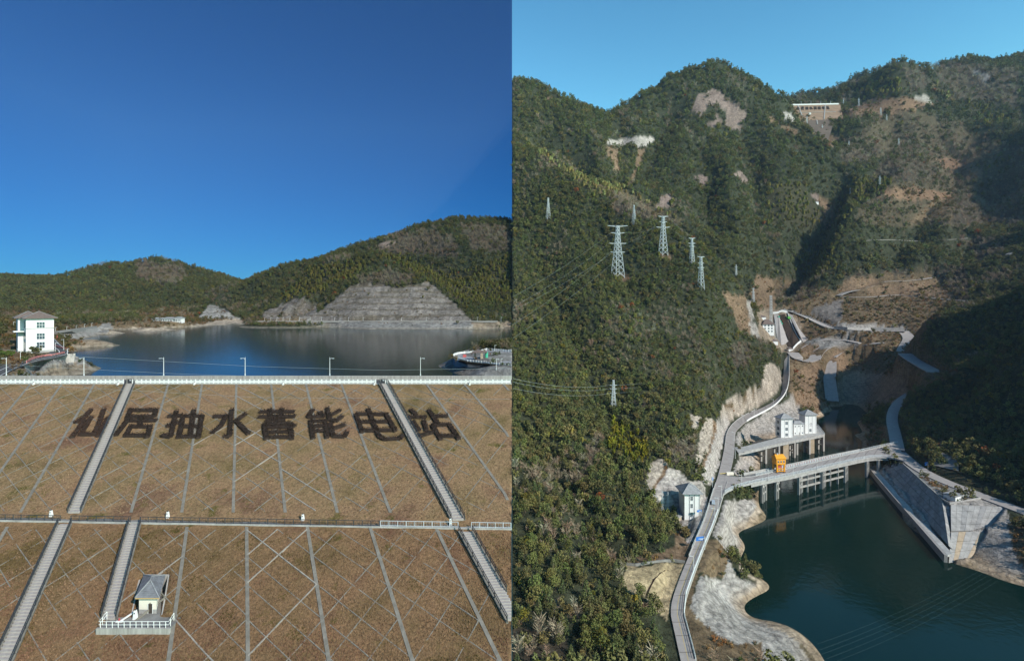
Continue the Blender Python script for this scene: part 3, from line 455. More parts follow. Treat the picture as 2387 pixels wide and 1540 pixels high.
addz(-45, (250, 885), (400, 900), (600, 900), (800, 900), (1000, 890), (320, 880), (950, 875), (450, 875), (700, 880), (330, 830), (420, 790), (650, 780)); addz(-36, (203, 836), (218, 842), (236, 853), (205, 829), (240, 835), (232, 866)); addz(-40, (200, 890), (100, 900), (245, 856), (262, 868), (290, 850), (340, 868), (244, 846), (222, 838), (240, 876), (300, 838), (265, 820));  addz(-45, (500, 800), (700, 800), (900, 800), (1100, 795), (350, 810), (300, 860), (500, 850), (700, 860), (900, 860), (1000, 820), (280, 800), (600, 770), (1193, 790)); addz(-34, (240, 862), (245, 808), (200, 822), (180, 784))
addz(-27.3, (1070, 828), (1100, 822), (1150, 820), (1193, 822), (1100, 845), (1150, 850), (1193, 845), (1193, 862), (1130, 860)); addz(-34, (1035, 835), (1010, 858), (1060, 816), (1110, 810), (1193, 808)); addz(-31, (1060, 858), (1090, 868)); addz(-29, (1193, 875), (1140, 872))
for u_ in range(160, 1060, 90): add((u_, 1018, 170), (u_, 960, 207))
add((0, 935, 170), (60, 935, 170), (110, 950, 170))
TL = Terrain(cp, -260, CX, 330, 165, 1700, 330)
amp = smooth(TL.Z, -22, 15) * smooth(TL.Y, 420, 800)
TL.Z = TL.Z + (ridged(TL.X / 150, TL.Y / 150, 4, 13) * 7 + fbm(TL.X / 45, TL.Y / 45, 4, 19) * 4) * amp + fbm(TL.X / 12, TL.Y / 12, 3, 23) * .4 * smooth(TL.Z, -31, -27)
# benches of the quarried slopes
CUT = c2l([(560, 845), (820, 640), (830, 615), (950, 605), (1100, 620), (1300, 630), (1500, 588), (1610, 655), (1850, 870), (1910, 945), (440, 945)]); CUT2 = c2l([(50, 860), (250, 780), (330, 735), (440, 735), (530, 770), (560, 850), (440, 935), (60, 915)]); CUT3 = c1l([(1840, 650), (1930, 520), (2020, 520), (2120, 570), (2230, 630)])
u, v = TL.px(); cutm = inpoly(u, v, CUT) | inpoly(u, v, CUT2) | inpoly(u, v, CUT3)
stp = 7.4; zz = (TL.Z + 26) / stp; fr = zz - np.floor(zz); tz = (np.floor(zz) + np.clip(fr / .60, 0, 1) ** .9) * stp - 26
TL.Z = np.where(cutm, tz + fbm(TL.X / 6, TL.Y / 6, 3, 40) * .8, TL.Z)
ROAD_L = [(-40, 882, -24.5), (10, 858, -24.5), (45, 846, -24.2), (75, 838, -24), (110, 833, -24), (135, 826, -24), (140, 818, -24), (128, 810, -24), (118, 800, -24.5), (112, 790, -25)]
road_l = [W(*q) for q in ROAD_L]; TL.flatten(road_l, 4.0, .35, 3)
WT_ = [W(u, v, -24.2) for u, v in ((58, 848), (70, 842.5), (87, 836.5), (104, 833), (120, 831.5), (136, 828.5), (155, 824.5), (174, 823.5))]
TL.flatten([p + Vector((1.2, -3.2, -4.6)) for p in WT_], 2.6, 0, 2.5, True)
shore_road = [P(u, 748.5, 607 + (900 - u) * .06) for u in range(600, 1200, 40)]; TL.flatten(shore_road, 4.5, .3, 3)
HUTP = W(75, 828, -24)
fn_ = Vector((.74, -.67, 0)); fa_ = Vector((.67, .74, 0)); bc_ = W(93.5, 820.5, -24); BPAD = [bc_ + fa_ * 6.5 + fn_ * 2, bc_ - fa_ * 8 + fn_ * 2, bc_ - fa_ * 10 - fn_ * 19, bc_ + fa_ * 5 - fn_ * 19]
TL.pad(BPAD, -24.2)
ZL = [('dirt', c1l([(640, 700), (1060, 740), (1060, 880), (940, 910), (640, 960)])), ('dry', c1l([(0, 560), (480, 560), (560, 760), (720, 980), (700, 1250), (0, 1250)])), ('grey', c2l([(1500, 1180), (2260, 1180), (2260, 1500), (1300, 1500)])), ('brownrock', CUT), ('brownrock', CUT2), ('grey', c1l([(1840, 650), (1930, 520), (2020, 520), (2120, 570), (2240, 640)])), ('dry', c1l([(1280, 600), (1400, 560), (1600, 520), (1800, 590), (1840, 650), (1280, 660)])), ('dry', c1l([(480, 700), (900, 680), (1040, 670), (1300, 660), (2000, 640), (2250, 640), (2300, 660), (1300, 780), (1000, 800), (480, 780)])), ('sand', c1l([(1040, 740), (1300, 720), (1640, 720), (1900, 680), (2250, 640), (2300, 670), (1900, 730), (1300, 790), (1000, 800)])),
      ('grey', c1l([(890, 740), (950, 680), (1030, 680), (1050, 720), (1020, 760), (900, 790)])), ('conc', c1l([(480, 780), (880, 730), (930, 790), (760, 830), (560, 810)])), ('dry', c1l([(540, 840), (730, 820), (840, 890), (640, 890)])), ('dirt', c1l([(640, 880), (840, 890), (950, 905), (700, 960), (640, 940)])), ('dry', c1l([(0, 600), (120, 780), (280, 960), (240, 1010), (0, 1040)])), ('dirt', c1l([(0, 650), (60, 650), (100, 700), (0, 700)])),
      ('grey', c1l([(60, 1180), (280, 1050), (700, 960), (900, 1110), (660, 1190), (60, 1200)])), ('dirt', c1l([(360, 1130), (620, 1060), (780, 1060), (900, 1115), (640, 1190), (480, 1180)])), ('dry', c1l([(20, 1150), (180, 1060), (300, 1070), (240, 1130), (60, 1180)])), ('grey', c2l([(440, 935), (1900, 945), (1930, 1010), (900, 1010), (500, 970)])), ('dry', c2l([(0, 905), (440, 915), (460, 965), (0, 965)])), ('dirt', c2l([(1900, 940), (2260, 940), (2260, 1010), (1930, 1010)])),
      ('bamboo', c2l([(1040, 360), (1280, 370), (1500, 480), (1700, 420), (1900, 720), (1850, 820), (1640, 640), (1450, 560), (1200, 420)])), ('bamboo', c2l([(1700, 560), (2253, 360), (2253, 800), (1900, 780)])), ('bamboo', c2l([(460, 480), (980, 380), (960, 480), (800, 560), (560, 700), (200, 760), (320, 640)])), ('bare', c2l([(1080, 260), (1450, 130), (1750, 200), (1780, 380), (1400, 350), (1100, 340)])), ('bare', c2l([(1780, 80), (2253, 110), (2253, 340), (1900, 300)])), ('bare', c2l([(870, 560), (1200, 480), (1420, 560), (1380, 610), (900, 610)])), ('bare', c1l([(1290, 110), (1700, 160), (1760, 280), (1500, 340), (1250, 250)])), ('rock', c2l([(1080, 260), (1200, 225), (1220, 260), (1100, 290)])), ('rock', c1l([(580, 560), (640, 540), (650, 570), (600, 580)])), ('rock', c1l([(630, 470), (730, 530), (700, 540)]))]
colL = paint(TL, ZL, 51)
ledge = cutm & (fr > .62); colL[ledge] = colL[ledge] * .4 + np.array([.10, .075, .04]) * .6
streak = 1 + .28 * fbm(TL.X / 2.2, TL.Z / 14, 3, 61); colL = np.where(cutm[..., None], colL * streak[..., None], colL)
band = smooth(TL.Z, LZ + 2.2, LZ + .2)[..., None]; colL = colL * (1 - band * .7) + np.array([.30, .255, .20]) * band * .7
ter_l = grid_mesh('terrain', TL.X, TL.Y, TL.Z, MATS['ground_cover'], colL, skirt=-60)
water_mat('lake_water', (.004, .019, .021), .13, .10, .30, (1, .35, 1))
ml = MB(); ml.poly([(-700, 157.9, LZ), (-.05, 157.9, LZ), (-.05, 1000, LZ), (-900, 1000, LZ)]); ml.build('water', 'lake_water', kind='structure')
# ------------------------------------------------------------------ trees
def leaf_cards(centers, sizes, nrm=None, flat=.6, tri=False):
    mb = MB()
    for c, s in zip(centers, sizes):
        c = Vector(c); n = Vector((random.gauss(0, 1), random.gauss(0, 1), random.gauss(.5, 1))).normalized()
        if nrm is not None: n = (n * flat + (c - nrm).normalized() * (1 - flat)).normalized()
        a = n.orthogonal().normalized(); a.rotate(Matrix.Rotation(random.random() * 6.28, 3, n)); b = n.cross(a)
        k = [c + a * s * random.uniform(.7, 1.1), c + b * s * random.uniform(.4, .8), c - a * s * random.uniform(.7, 1.1), c - b * s * random.uniform(.4, .8)]
        mid = c + n * s * .25; i = mb.vs(k + [mid]); mb.f += [(i, i + 1, i + 4), (i + 1, i + 2, i + 4), (i + 2, i + 3, i + 4), (i + 3, i, i + 4)]
    return mb
def crown_conifer(seed, n=58, sz=.115):
    random.seed(seed); c = []; s = []
    for i in range(n):
        h = random.random() ** 1.25; r = .30 * (1 - h) ** .8 + .02; a = random.random() * 6.28; rr = r * math.sqrt(random.uniform(.25, 1)) * random.uniform(.8, 1.25)
        c.append((rr * math.cos(a), rr * math.sin(a), .12 + .9 * h)); s.append(sz * (1.25 - h * .6))
    return leaf_cards(c, s)
def crown_broad(seed, n=66, sz=1.0, zc=.58):
    random.seed(seed); lob = [(random.uniform(-.2, .2), random.uniform(-.2, .2), zc + random.uniform(-.16, .2), random.uniform(.16, .28)) for _ in range(6)]; c = []; s = []
    for i in range(n):
        l = random.choice(lob); d = Vector((random.gauss(0, 1), random.gauss(0, 1), random.gauss(0, 1))).normalized() * l[3] * random.uniform(.65, 1.05)
        c.append((l[0] + d.x * 1.15, l[1] + d.y * 1.15, max(.12, l[2] + d.z))); s.append(random.uniform(.085, .145) * sz)
    return leaf_cards(c, s)
def crown_bamboo(seed, n=26):
    random.seed(seed); mb = MB()
    for i in range(n):
        a = random.random() * 6.28; b = a + random.uniform(-.6, .6); r0 = random.random() * .16; h = random.uniform(.7, 1.05); le = random.uniform(.1, .26)
        p = [Vector((r0 * math.cos(a) + le * t * t * math.cos(b), r0 * math.sin(a) + le * t * t * math.sin(b), h * (.25 + .75 * t) - .16 * t ** 4)) for t in (0, .4, .75, 1)]
        w = [.02, .075, .07, .01]; sd = Vector((-math.sin(b), math.cos(b), .3)).normalized()
        k = [mb.vs([q + sd * x, q - sd * x]) for q, x in zip(p, w)]
        for j in range(3): mb.f.append((k[j], k[j] + 1, k[j + 1] + 1, k[j + 1]))
    return mb
def crown_bare(seed, n=46):
    random.seed(seed); mb = MB()
    for i in range(n):
        a = random.random() * 6.28; z0 = random.uniform(.25, .8); le = random.uniform(.15, .34); up = random.uniform(.5, 1.4); r0 = random.uniform(0, .16)
        p0 = Vector((r0 * math.cos(a), r0 * math.sin(a), z0)); d = Vector((math.cos(a), math.sin(a), up)).normalized(); p1 = p0 + d * le; sd = d.orthogonal().normalized(); sd.rotate(Matrix.Rotation(random.random() * 3, 3, d)); w = .016
        k = mb.vs([p0 + sd * w, p0 - sd * w, p1 - sd * w * .6, p1 + sd * w * .6]); mb.f.append((k, k + 1, k + 2, k + 3))
    return mb
def trunk_mb(h, r, bend=.03, k=5):
    mb = MB(); mb.tube([(0, 0, -.06), (bend, 0, h * .4), (0, bend, h * .75), (.01, .01, h)], [r, r * .8, r * .55, r * .2], k)
    for i in range(4):
        a = i * 1.7 + .4; z = h * (.45 + .12 * i); mb.tube([(0, 0, z), (.14 * math.cos(a), .14 * math.sin(a), z + .09)], [r * .4, r * .15], 4)
    return mb
leaf_mat('needles', (1, 1, 1)); leaf_mat('leaves', (1, 1, 1)); leaf_mat('twigs', (1, 1, 1))
SPEC = [('conifer', crown_conifer(1), 'needles', .95, .030), ('conifer', crown_conifer(2, 52), 'needles', .95, .030), ('broad', crown_broad(3), 'leaves', .62, .032), ('broad', crown_broad(4, 62), 'leaves', .62, .032),
        ('bamboo', crown_bamboo(5), 'leaves', .6, .02), ('bare', crown_bare(6), 'twigs', .95, .026), ('shrub', crown_broad(7, 40, zc=.42), 'leaves', .4, .03), ('pine', crown_broad(8, 60, zc=.7), 'needles', .85, .028)]
random.seed(11)
def mesh_of(mb, name, m):
    me = bpy.data.meshes.new(name); me.from_pydata(mb.v, [], mb.f); me.update(); me.materials.append(MATS[m]); return me
HI = {0: crown_conifer(1, 230, .062), 1: crown_conifer(2, 210, .062), 2: crown_broad(3, 300, .52), 3: crown_broad(4, 280, .52), 7: crown_broad(8, 260, .5, .7), 5: crown_bare(6, 90)}
random.seed(11)
HI = {k: mesh_of(c, SPEC[k][0] + '_crown_fine', SPEC[k][2]) for k, c in HI.items()}
TM = [(n, mesh_of(c, n + '_crown', m), mesh_of(trunk_mb(h, r), n + '_trunk', 'bark')) for n, c, m, h, r in SPEC]
def scatter(T, zl, seed, spacing, umin, umax, noveg_lines):
    u, v = T.px(); elev = T.Z / T.D[None]; runmax = np.maximum.accumulate(elev + 2.0 / T.D[None], 1); vis = (elev + 9.0 / T.D[None]) >= np.concatenate([np.full((len(T.U), 1), -9), runmax[:, :-1]], 1)
    vis &= (T.UU > umin) & (T.UU < umax) & (v < 1590)
    idx, names = zones(u, v, zl, seed); dens = np.array([G[n][1] for n in names])[idx]
    dd = np.gradient(T.D)[None] * np.ones_like(T.Z); area = dd * (T.U[1] - T.U[0]) / F * T.DD; sp = spacing(T.DD)
    lam = np.where(vis, dens * area / sp ** 2, 0); cnt = RNG.poisson(lam); ii, jj = np.nonzero(cnt); rep = cnt[ii, jj]; ii = np.repeat(ii, rep); jj = np.repeat(jj, rep); n = len(ii)
    fu = np.clip(ii + RNG.random(n) - .5, 0, len(T.U) - 1.001); fd = np.clip(jj + RNG.random(n) - .5, 0, len(T.D) - 1.001); a = fu.astype(int); b = fd.astype(int); x = fu - a; y = fd - b
    lerp = lambda A: (A[a, b] * (1 - x) + A[a + 1, b] * x) * (1 - y) + (A[a, b + 1] * (1 - x) + A[a + 1, b + 1] * x) * y
    X, Y, Z, S = lerp(T.X), lerp(T.Y), lerp(T.Z), lerp(sp); zi = idx[ii, jj]; keep = np.ones(n, bool)
    for line, hw in noveg_lines:
        for p, q in zip(line[:-1], line[1:]):
            dx = q[0] - p[0]; dy = q[1] - p[1]; t = np.clip(((X - p[0]) * dx + (Y - p[1]) * dy) / (dx * dx + dy * dy + 1e-9), 0, 1); keep &= np.hypot(X - p[0] - t * dx, Y - p[1] - t * dy) > hw
    return X[keep], Y[keep], Z[keep], S[keep], zi[keep], names
def dress(X, Y, Z, S, zi, names, seed):
    n = len(X); kind = np.zeros(n, int); tint = np.zeros((n, 3)); r = RNG.random(n); r2 = RNG.random(n); big = fbm(X / 70, Y / 70, 3, seed); mid = fbm(X / 28 + 5, Y / 28, 3, seed + 3)
    fo = lambda *l: np.isin(zi, [names.index(q) for q in l if q in names])
    # ordinary mixed wood
    kind = np.where(r < .30, 0, np.where(r < .5, 1, np.where(r < .66, 7, np.where(r < .8, 2, 3)))); bare = (big + .5 * (r2 - .5) > .33); kind = np.where(bare & (r2 < .75), 5, kind)
    kind = np.where((mid > .52) & (r < .4), 4, kind)
    bm = fo('bamboo', 'pale', 'yellow') & (r < .85); kind = np.where(bm, 4, kind); kind = np.where(fo('bare') & (r < .82), 5, kind); kind = np.where(fo('mixed') & (r2 < .42), 5, np.where(fo('mixed') & (r2 < .62), 6, kind)); sh = fo('dry', 'soil', 'rock', 'terrace', 'grey', 'brownrock', 'dirt'); kind = np.where(sh & (r < .85), 6, kind)
    base = {0: (.080, .100, .046), 1: (.088, .112, .046), 2: (.110, .125, .050), 3: (.118, .118, .054), 4: (.155, .165, .048), 5: (.26, .215, .18), 6: (.19, .135, .065), 7: (.105, .130, .046)}
    for k, c in base.items(): tint[kind == k] = c
    tint[fo('pale') & (kind == 4)] = (.30, .26, .11); tint[fo('yellow') & (kind == 4)] = (.17, .18, .022); tint[fo('yellow') & (kind != 4)] = (.10, .115, .022)
    q = (kind == 6) & (r2 < .45); tint[q] = (.19, .11, .045); q = (kind == 6) & (r2 > .8); tint[q] = (.045, .07, .02)
    rare = RNG.random(n); q = (rare < .005) & np.isin(kind, (2, 3)); tint[q] = (.20, .075, .03); q = (rare > .965) & np.isin(kind, (2, 3, 7)); tint[q] = (.13, .13, .025)
    tint *= (.72 + .6 * RNG.random(n))[:, None] * (1 + .22 * mid)[:, None]; tint[:, 0] *= .93 + .36 * RNG.random(n); tint[:, 2] *= .88; tint *= np.array([1.22, 1.14, 1.05]); tint = np.minimum(tint, .36)
    sc = S * 1.55 * (.5 + 1.0 * RNG.random(n) ** 1.6); sc = np.where(kind == 6, sc * .5, np.where(kind == 5, sc * 1.0, np.where(kind == 4, sc * 1.05, sc)))
    return kind, tint, sc
protos = {}
def forest_obj(name, X, Y, Z, kind, tint, sc, label):
    n = len(X); me = bpy.data.meshes.new(name); me.vertices.add(n); me.vertices.foreach_set('co', np.stack([X, Y, Z], -1).astype(np.float32).ravel())
    def at(nm, ty, arr, key): a = me.attributes.new(nm, ty, 'POINT'); a.data.foreach_set(key, np.ascontiguousarray(arr).ravel())
    at('kind', 'INT', kind.astype(np.int32), 'value'); at('size', 'FLOAT', sc.astype(np.float32), 'value'); at('turn', 'FLOAT', (RNG.random(n) * 6.28).astype(np.float32), 'value'); at('tint', 'FLOAT_COLOR', np.concatenate([tint, np.ones((n, 1))], 1).astype(np.float32), 'color')
    o = bpy.data.objects.new(name, me); COL.objects.link(o); setp(o, label, 'forest', kind='stuff')
    g = bpy.data.node_groups.new(name, 'GeometryNodeTree'); g.interface.new_socket('Geometry', in_out='INPUT', socket_type='NodeSocketGeometry'); g.interface.new_socket('Geometry', in_out='OUTPUT', socket_type='NodeSocketGeometry')
    A = g.nodes.new; k = g.links.new; gi = A('NodeGroupInput'); go = A('NodeGroupOutput'); ip = A('GeometryNodeInstanceOnPoints'); jn = A('GeometryNodeJoinGeometry')
    infos = []
    for i in range(len(TM)):
        oi = A('GeometryNodeObjectInfo'); oi.transform_space = 'ORIGINAL'; oi.inputs['As Instance'].default_value = True; oi.inputs['Object'].default_value = protos[i]; infos.append(oi)
    for oi in reversed(infos): k(oi.outputs['Geometry'], jn.inputs[0])
    def na(nm, ty): a = A('GeometryNodeInputNamedAttribute'); a.data_type = ty; a.inputs['Name'].default_value = nm; return a.outputs['Attribute']
    cx = A('ShaderNodeCombineXYZ'); k(na('turn', 'FLOAT'), cx.inputs[2]); k(gi.outputs[0], ip.inputs['Points']); k(jn.outputs[0], ip.inputs['Instance']); ip.inputs['Pick Instance'].default_value = True
    k(na('kind', 'INT'), ip.inputs['Instance Index']); k(cx.outputs[0], ip.inputs['Rotation']); k(na('size', 'FLOAT'), ip.inputs['Scale']); k(ip.outputs[0], go.inputs[0])
    md = o.modifiers.new('trees', 'NODES'); md.node_group = g; return o
TNAME = {'conifer': 'conifer_tree', 'broad': 'broadleaf_tree', 'bamboo': 'bamboo_clump', 'bare': 'bare_tree', 'shrub': 'shrub', 'pine': 'pine_tree'}
TLAB = {'conifer': 'dark pointed conifer among the nearest forest above the lakeside road', 'broad': 'round dark green broadleaf tree among the nearest forest above the lakeside road', 'bamboo': 'feathery yellow green bamboo clump among the nearest forest above the lakeside road', 'bare': 'leafless grey tree among the nearest forest above the lakeside road', 'shrub': 'low brown shrub near the bottom of the lakeside road', 'pine': 'flat topped green pine among the nearest forest above the lakeside road'}
def tree(i, loc, size, tint, rz, label=None, group=None, cat=None, fine=False):
    n, cm, tm = TM[i]; cm = HI.get(i, cm) if fine else cm; r = thing(TNAME[n], label or TLAB[n], cat or ('shrub' if n == 'shrub' else 'bamboo' if n == 'bamboo' else 'tree'), loc, group or ('nearest forest ' + ('shrubs' if n == 'shrub' else 'trees')), rz); r.scale = (size,) * 3
    c = link('crown', cm, r); c.color = (*tint, 1); t = link('trunk', tm, r); t.color = (*tint, 1)
    if not fine: protos.setdefault(i, c)
    return r
S_[0] = RS
NOVEG_R = [(road_c, 8)] + [([W(*q) for q in rr], 7.5) for rr in (EROAD, EROAD2)] + [(l, 9) for l in far_lines]
X, Y, Z, S, zi, nm = scatter(TR, ZR, 31, lambda d: np.maximum(3.7, d / 178), CX + 3, 2560, NOVEG_R)
keep = (Z > WR + 2.5) & (X > .8)
X, Y, Z, S, zi = X[keep], Y[keep], Z[keep], S[keep], zi[keep]; kind, tint, sc = dress(X, Y, Z, S, zi, nm, 71)
up = CX + F * X / Y; vp = HV - F * Z / Y; inf = (up < 2380) & (vp < 1535); order = np.argsort(-(sc / Y) * inf)
sel = list(order[:285]); have = set(kind[sel])
for kx in range(len(TM)):
    if kx not in have: sel.append(int(np.where((kind == kx) & inf)[0][0]))
def where(u, v):
    if u > 1650: return 'below the lakeside road near the water' if v > 1200 else 'beside the bridge road'
    if v > 1440: return 'in the bottom left corner of the hillside' if u < 1330 else 'just left of the road at the bottom'
    if v > 1330: return 'at the left edge, level with the tan field' if u < 1330 else 'beside the tan field'
    if v > 1200: return 'at the left edge, level with the control tower' if u < 1400 else 'on the slope below the control tower'
    return 'on the slope left of the control tower'
TADJ = {'conifer': 'dark pointed conifer', 'broad': 'round dark green broadleaf tree', 'bamboo': 'feathery yellow green bamboo clump', 'bare': 'leafless grey tree', 'shrub': 'low brown shrub', 'pine': 'flat topped green pine'}
for rk, i in enumerate(sel):
    n_ = TM[int(kind[i])][0]; w_ = where(up[i], vp[i]); tree(int(kind[i]), (X[i], Y[i], Z[i] - .1), float(sc[i]), tuple(float(q) for q in tint[i]), float(RNG.random() * 6.28), TADJ[n_] + ' ' + w_, n_ + ' trees ' + w_, None, rk < 225)
for kx in range(len(TM)):
    if kx not in protos: i = int(np.where((kind == kx) & inf & ~np.isin(np.arange(len(X)), sel))[0][0]); sel.append(i); tree(kx, (X[i], Y[i], Z[i] - .1), float(sc[i]), tuple(float(q) for q in tint[i]), 1.0, 'single ' + TADJ[TM[kx][0]] + ' ' + where(up[i], vp[i]), 'single wood plants')
rest = np.ones(len(X), bool); rest[sel] = False
forest_obj('forest', X[rest], Y[rest], Z[rest] - .1, kind[rest], tint[rest], sc[rest], 'mixed evergreen forest covering the mountains around the bridge')
NOVEG_L = [(road_l, 6), (shore_road, 6)]
X, Y, Z, S, zi, nm = scatter(TL, ZL, 51, lambda d: np.maximum(2.6, d / 215), -40, CX - 3, NOVEG_L)
keep = (Z > LZ + 1.6) & (X < -.6) & ~inpoly(X, Y, [(q.x, q.y) for q in (BPAD[0] + fa_ * 2 + fn_ * 3, BPAD[1] - fa_ * 2 + fn_ * 3, BPAD[2] - fa_ * 2, BPAD[3] + fa_ * 2)])
X, Y, Z, S, zi = X[keep], Y[keep], Z[keep], S[keep], zi[keep]; kind, tint, sc = dress(X, Y, Z, S, zi, nm, 91)
forest_obj('forest', X, Y, Z - .1, kind, tint * .60, sc, 'dark green forest covering the hills across the lake behind the dam')
print('TREES', len(rest), len(X))
# ------------------------------------------------------------------ the dam in front (left-hand place)
S_[0] = 1.0
def DD_(v): return 74.725 / ((v - HV) / F + .3375)
def DP(u, v, h=0): return P(u, v, DD_(v)) + Vector((0, 0, h))
ZC = -24.1                                  # crest level
SLD = Vector(((566 - CX) / F, 1, .3375))    # up-slope direction of the stairs and ribs
def AT(a, t, h=0): return DP(a, 895) - SLD * t + Vector((0, 0, h))      # a: crest mark, t: distance down the slope
def t_of(v): return DD_(895) - DD_(v)
def dry_grass_mat():
    m = bpy.data.materials.new('dry_turf'); m.use_nodes = True; t = m.node_tree; nn = t.nodes; ll = t.links; b = nn['Principled BSDF']; co = nn.new('ShaderNodeTexCoord')
    def nz(s, d, r): n = nn.new('ShaderNodeTexNoise'); n.inputs['Scale'].default_value = s; n.inputs['Detail'].default_value = d; n.inputs['Roughness'].default_value = r; ll.new(co.outputs['Object'], n.inputs[0]); return n.outputs['Fac']
    def ramp(f, st):
        r = nn.new('ShaderNodeValToRGB'); e = r.color_ramp.elements
        while len(e) < len(st): e.new(.5)
        for x, (p, c) in zip(e, st): x.position = p; x.color = (*c, 1)
        ll.new(f, r.inputs[0]); return r.outputs[0]
    big = ramp(nz(.085, 6, .6), [(.32, (.165, .12, .055)), (.45, (.27, .185, .10)), (.56, (.31, .20, .115)), (.70, (.20, .115, .075))]); fine = ramp(nz(1.9, 10, .75), [(.28, (.34, .32, .25)), (.5, (.95, .95, .93)), (.72, (1.5, 1.45, 1.35))])
    q = nn.new('ShaderNodeMix'); q.data_type = 'RGBA'; q.blend_type = 'MULTIPLY'; q.inputs[0].default_value = 1; ll.new(big, q.inputs[6]); ll.new(fine, q.inputs[7])
    gr = ramp(nz(.25, 5, .6), [(.60, (0, 0, 0)), (.72, (1, 1, 1))]); q2 = nn.new('ShaderNodeMix'); q2.data_type = 'RGBA'; ll.new(gr, q2.inputs[0]); ll.new(q.outputs[2], q2.inputs[6]); q3 = nn.new('ShaderNodeMix'); q3.data_type = 'RGBA'; q3.blend_type = 'MULTIPLY'; q3.inputs[0].default_value = 1; q3.inputs[6].default_value = (.12, .105, .03, 1); ll.new(fine, q3.inputs[7]); ll.new(q3.outputs[2], q2.inputs[7])
    sx = nn.new('ShaderNodeSeparateXYZ'); ll.new(co.outputs['Object'], sx.inputs[0]); lo = nn.new('ShaderNodeMapRange'); lo.inputs[1].default_value = 95.5; lo.inputs[2].default_value = 98.5; ll.new(sx.outputs[1], lo.inputs[0])      # the field below the bench is a browner grass
    cm = nn.new('ShaderNodeMix'); cm.data_type = 'RGBA'; ll.new(lo.outputs[0], cm.inputs[0]); cm.inputs[6].default_value = (.82, .75, .72, 1); cm.inputs[7].default_value = (.96, .94, .93, 1); q4 = nn.new('ShaderNodeMix'); q4.data_type = 'RGBA'; q4.blend_type = 'MULTIPLY'; q4.inputs[0].default_value = 1; ll.new(q2.outputs[2], q4.inputs[6]); ll.new(cm.outputs[2], q4.inputs[7])
    ll.new(q4.outputs[2], b.inputs['Base Color']); b.inputs['Roughness'].default_value = .95; b.inputs['Specular IOR Level'].default_value = .08
    bp = nn.new('ShaderNodeBump'); bp.inputs['Distance'].default_value = .35; ll.new(nz(2.6, 8, .7), bp.inputs['Height']); ll.new(bp.outputs[0], b.inputs['Normal']); MATS['dry_turf'] = m
dry_grass_mat()
def streak_mat(name, c1, c2):
    m = bpy.data.materials.new(name); m.use_nodes = True; t = m.node_tree; nn = t.nodes; ll = t.links; b = nn['Principled BSDF']; co = nn.new('ShaderNodeTexCoord'); mp = nn.new('ShaderNodeMapping'); mp.inputs['Scale'].default_value = (1.6, 1.6, .12); ll.new(co.outputs['Object'], mp.inputs[0])
    n = nn.new('ShaderNodeTexNoise'); n.inputs['Scale'].default_value = 1.0; n.inputs['Detail'].default_value = 8; n.inputs['Roughness'].default_value = .7; ll.new(mp.outputs[0], n.inputs[0]); r = nn.new('ShaderNodeValToRGB'); r.color_ramp.elements[0].position = .32; r.color_ramp.elements[1].position = .68; r.color_ramp.elements[0].color = (*c2, 1); r.color_ramp.elements[1].color = (*c1, 1)
    ll.new(n.outputs['Fac'], r.inputs[0]); ll.new(r.outputs[0], b.inputs['Base Color']); b.inputs['Roughness'].default_value = .9; b.inputs['Specular IOR Level'].default_value = .2; MATS[name] = m
streak_mat('stained_concrete', (.50, .475, .43), (.27, .25, .225)); streak_mat('shore_concrete', (.40, .37, .34), (.25, .235, .22))
# bench level and edges: inner edge on the slope, outer edge level with it
def bench_in(u): return 1196 + 20 * u / 1194
def bench_out(u): return bench_in(u) + 15
def B(u, v): zi = DP(u, bench_in(u)).z - .5 * max(0, min(1, (v - bench_in(u)) / 15)); return W(u, v, zi)
# slope surface (upper and lower field) as one sheet with a slight lumpy relief
tt = np.concatenate([np.linspace(0, t_of(1210), 110), np.linspace(t_of(1210) + .4, t_of(1660), 90)]); aa = np.linspace(-420, 1900, 330)
Ax = np.array([AT(a, 0) for a in aa]); XX = Ax[:, 0][:, None] - SLD.x * tt[None]; YY = Ax[:, 1][:, None] - tt[None]; ZZ = Ax[:, 2][:, None] - SLD.z * tt[None]
ZZ = ZZ + fbm(XX / 3.1, YY / 3.1, 4, 77) * .12; lim = XX > -.05; XX = np.where(lim, -.05, XX)
PX0, PX1, PZ = -59.0, -54.1, -48.4
pit_q = (YY > 75.9) & (YY < 86.6) & (XX > -61.2 - SLD.x * -1 * (YY - 76.1) * 0) & (XX + .523 * (YY - 79.7) > PX0) & (XX + .523 * (YY - 79.7) < PX1) & (YY > 78.2)
pit_p = (YY > 75.95) & (YY < 78.6) & (XX > -61.2) & (XX < -50.5)
ZZ = np.where(pit_q | pit_p, np.minimum(ZZ, PZ - .25), ZZ)
slope = grid_mesh('dam_slope', XX, YY, ZZ, MATS['dry_turf'], skirt=-75); setp(slope, 'wide dry grass face of the near dam laid out in concrete diamonds', 'dam'); slope['kind'] = 'structure'
